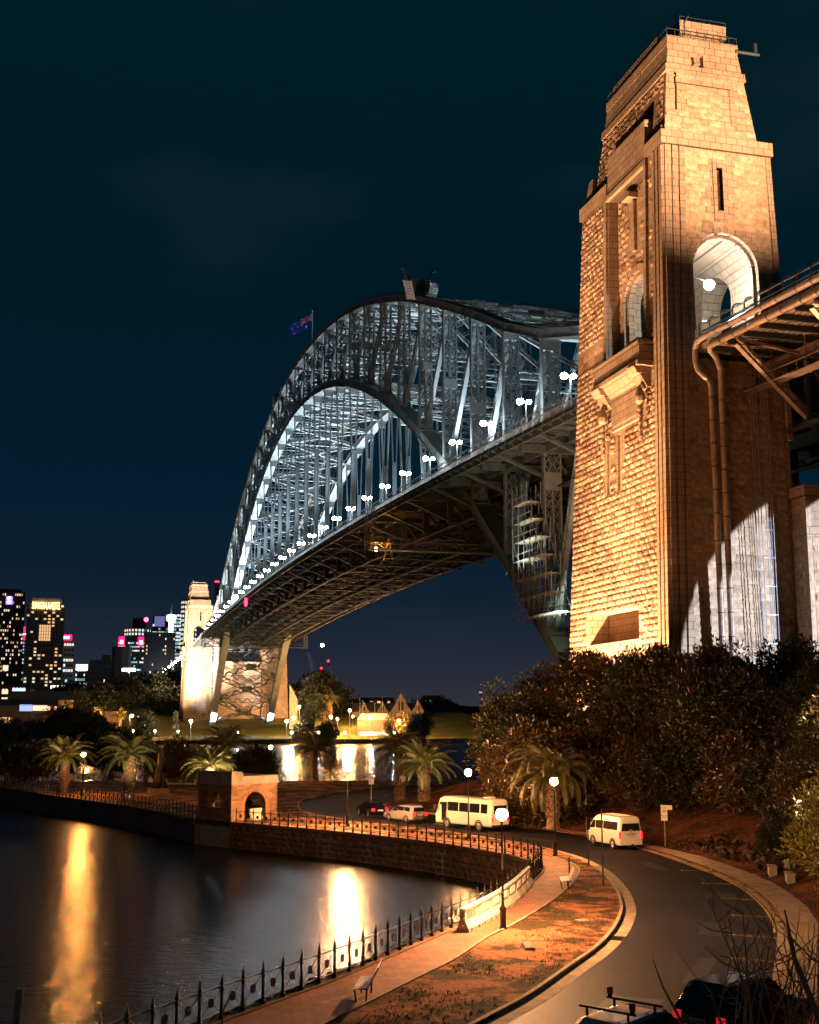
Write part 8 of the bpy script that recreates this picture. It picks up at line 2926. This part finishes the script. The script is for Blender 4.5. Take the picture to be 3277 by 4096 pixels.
# wharf houses
wh = mat_plain('cream_render', (.22, .17, .13), .8); glas = mat_emit('lit_glass_hall', (1.0, .72, .42), .4)
t, w, H = low_house('wharf_building', 'long cream wharf building with curved gables at the right of the far shore', 1405, 1690, 2848, 2885, 690, wh, 5.0, dep=18)
for x, s_ in ((.18, 1.0), (.44, 1.0), (.70, 1.9), (.94, 1.15)):
    mb = MB(); c = w * x; hw = 3.0 * s_
    pr = [(c - hw, 0), (c + hw, 0), (c + hw, H + .6), (c + hw * .55, H + 2.2 * s_), (c + hw * .4, H + 3.6 * s_), (c + .15, H + 5.4 * s_), (c - .15, H + 5.4 * s_), (c - hw * .4, H + 3.6 * s_), (c - hw * .55, H + 2.2 * s_), (c - hw, H + .6)]
    k = len(pr); mb.add([(p, -.8, q) for p, q in pr] + [(p, 0.4, q) for p, q in pr], [tuple(range(k)), tuple(reversed(range(k, 2 * k)))] + [(i, (i + 1) % k, k + (i + 1) % k, k + i) for i in range(k)])
    g2 = mb.build('gable', wh, t)
    mb = MB(); mb.box(c - .8 * s_, c + .8 * s_, -.95, -.81, H + .8, H + 3 * s_); mb.build('window', M['blacktrim'], g2)
    if s_ > 1.5:
        mb = MB()
        for i in range(6): mb.box(c - hw + .3 + i * 1.9, c - hw + .7 + i * 1.9, -.95, -.81, .5, H - .2)
        mb.build('timber_strips', M['blacktrim'], g2)
wins(t, [w * (.05 + .08 * i) for i in range(11)], 1.5, 1.6, 2.4, cream)
for i, x in enumerate((1440, 1452, 1530, 1603, 1670, 1500)):
    c = at_d(x, (2790, 2800, 2785, 2770, 2795, 2800)[i], 680); tf = thing('flag_mast', 'thin mast above the wharf building, %s from the left' % ORD[sorted((1440, 1452, 1530, 1603, 1670, 1500)).index(x)], 'mast', (c.x, c.y, 3), 0, 'thin masts over the wharf roofs')
    mb = MB(); mb.tube([(0, 0, 0), (0, 0, c.z - 3)], [.3, .12], 5); mb.build('pole', M['galv'], tf)
t, w, H = low_house('glass_hall', 'low glass roofed hall glowing white yellow in front of the wharf building', 1430, 1565, 2880, 2905, 610, wh, 0, dep=10)
mb = MB(); mb.add([(0, -1, H), (w, -1, H), (w, 9, H), (0, 9, H), (2, 4, H + 3.2), (w - 2, 4, H + 3.2)], [(0, 1, 5, 4), (2, 3, 4, 5), (1, 2, 5), (3, 0, 4)]); g2 = mb.build('glass_roof', glas, t)
mb = MB()
for i in range(14): mb.bar((w * i / 13, -1.05, H), (2 + (w - 4) * i / 13, 4, H + 3.25), .18, .18)
mb.build('glazing_bars', M['white'], g2)
wins(t, [w * (.08 + .15 * i) for i in range(6)], .8, 2.6, 2.4, cream)
t, w, H = low_house('apartment_building', 'dark flat roofed apartment building on the far hill behind the wharf', 1440, 1578, 2790, 2850, 820, M['brickdark'], dep=22)
wins(t, [w * x for x in (.02, .1, .13, .45, .62, .66, .72, .9)], H - 8.5, 2.0, 3.2, cream); wins(t, [w * x for x in (.3, .5, .53, .8)], H - 5, 1.6, 2.6, warm)
t, w, H = low_house('apartment_building', 'pale distant building with a violet lit floor left of the dark apartments', 1384, 1432, 2792, 2812, 1000, mat_plain('pale_wall', (.3, .28, .28), .7)); wins(t, [0], H - 5, w, 3.0, mat_emit('violet_strip', (.5, .35, 1), 1.5))
t, w, H = low_house('hilltop_building', 'distant dark building with white windows on the right skyline, beside the figs', 1690, 1765, 2782, 2812, 900, M['brickdark']); wins(t, [w * (.1 + .11 * i) for i in range(7)], H - 5, 2.4, 1.6, mint)
ftree('far_tree', 'dark tree at the foot of the right skyline building', 1740, 2800, 800, 14, M['dark'], 540, 'dark trees on the far shore', n=50, nl=60)
ftree('far_tree', 'low dark tree behind the brightest orange lamp', 1420, 2806, 760, 9, M['dark'], 541, 'dark trees on the far shore', n=50, nl=60)
ftree('far_tree', 'low dark tree left of the brightest orange lamp', 1365, 2800, 740, 10, M['dark'], 542, 'dark trees on the far shore', n=50, nl=60)

# construction cranes
def tower_crane(label, base, top, D, w=3.0, lamp=True, redtip=.2):
    a, b = at_d(*base, D), at_d(*top, D)
    t = thing('construction_crane', label, 'crane', (a.x, a.y, a.z))
    v = b - a
    mb = MB(); n = 22
    s = v.cross(FW).normalized() * w / 2; f = FW.cross(s).normalized() * 0 + s.cross(v).normalized() * w / 2
    C_ = [s + f, s - f, -s - f, -s + f]
    for c in C_: mb.bar(c, v + c * .5, .4, .4)
    for i in range(n):
        k0, k1 = i / n, (i + 1) / n
        for j in range(4):
            mb.bar(v * k0 + C_[j] * (1 - .5 * k0), v * k1 + C_[(j + 1) % 4] * (1 - .5 * k1), .22, .22)
            mb.bar(v * k1 + C_[j] * (1 - .5 * k1), v * k0 + C_[(j + 1) % 4] * (1 - .5 * k0), .22, .22)
    mb.build('lattice_jib', M['white'], t)
    if redtip:
        mb = MB(); mb.bar(v, v * (1 + redtip), .9, .9); mb.build('tip_section', mat_plain('red_crane_paint', (.4, .04, .04), .5), t)
    if lamp:
        mb = MB(); mb.sphere(v * (1 + redtip), .8, 8, 6); mb.build('warning_lamp', M['redlamp'], t, True)
    if a.z > 15:
        pass
    mb = MB(); mb.bar((0, 0, -(a.z - 3)), (0, 0, 0), 2.6, 2.6); mb.box(-3, 3, -2, 2, -3, 2); mb.bar((0, 0, 2), Vector((0, 0, 0)) + v * .12 + s * -4, .5, .5)
    mb.build('mast', bpy.data.materials.get('red_crane_paint') or M['darksteel'], t)
    return t


tower_crane('tall pale lattice crane jib leaning left behind the far trees', (1262, 2720), (1233, 2610), 1000, redtip=.0, lamp=False)
tower_crane('short lattice crane with a red beacon, between the two taller cranes', (1268, 2728), (1280, 2690), 1050, redtip=.45)
tower_crane('lattice crane with a red tip beacon, rightmost of the cranes', (1342, 2768), (1318, 2665), 1000, redtip=.2)
# far hills closing the horizon
mb = MB()
rnd = random.Random(5)
def ridge(px0, px1, py, D, amp, seed):
    r_ = random.Random(seed); n = 26; prev = None
    for i in range(n + 1):
        px = px0 + (px1 - px0) * i / n
        c = at_d(px, py + amp * noise.noise(Vector((i * .45, seed, 0))), D); d_ = at_d(px, 2878, D + 200)
        cur = [(c.x, c.y, 0), (c.x, c.y, c.z), (d_.x, d_.y, c.z * .9), (d_.x, d_.y, 0)]
        if prev: mb.add(prev + cur, [(0, 4, 5, 1), (1, 5, 6, 2), (2, 6, 7, 3)])
        prev = cur
ridge(1100, 2100, 2825, 1500, 20, 2); ridge(-100, 800, 2800, 1700, 14, 6)
tag(mb.build('hills', mat_plain('dark_hills', (.02, .025, .02), .9)), kind='structure')
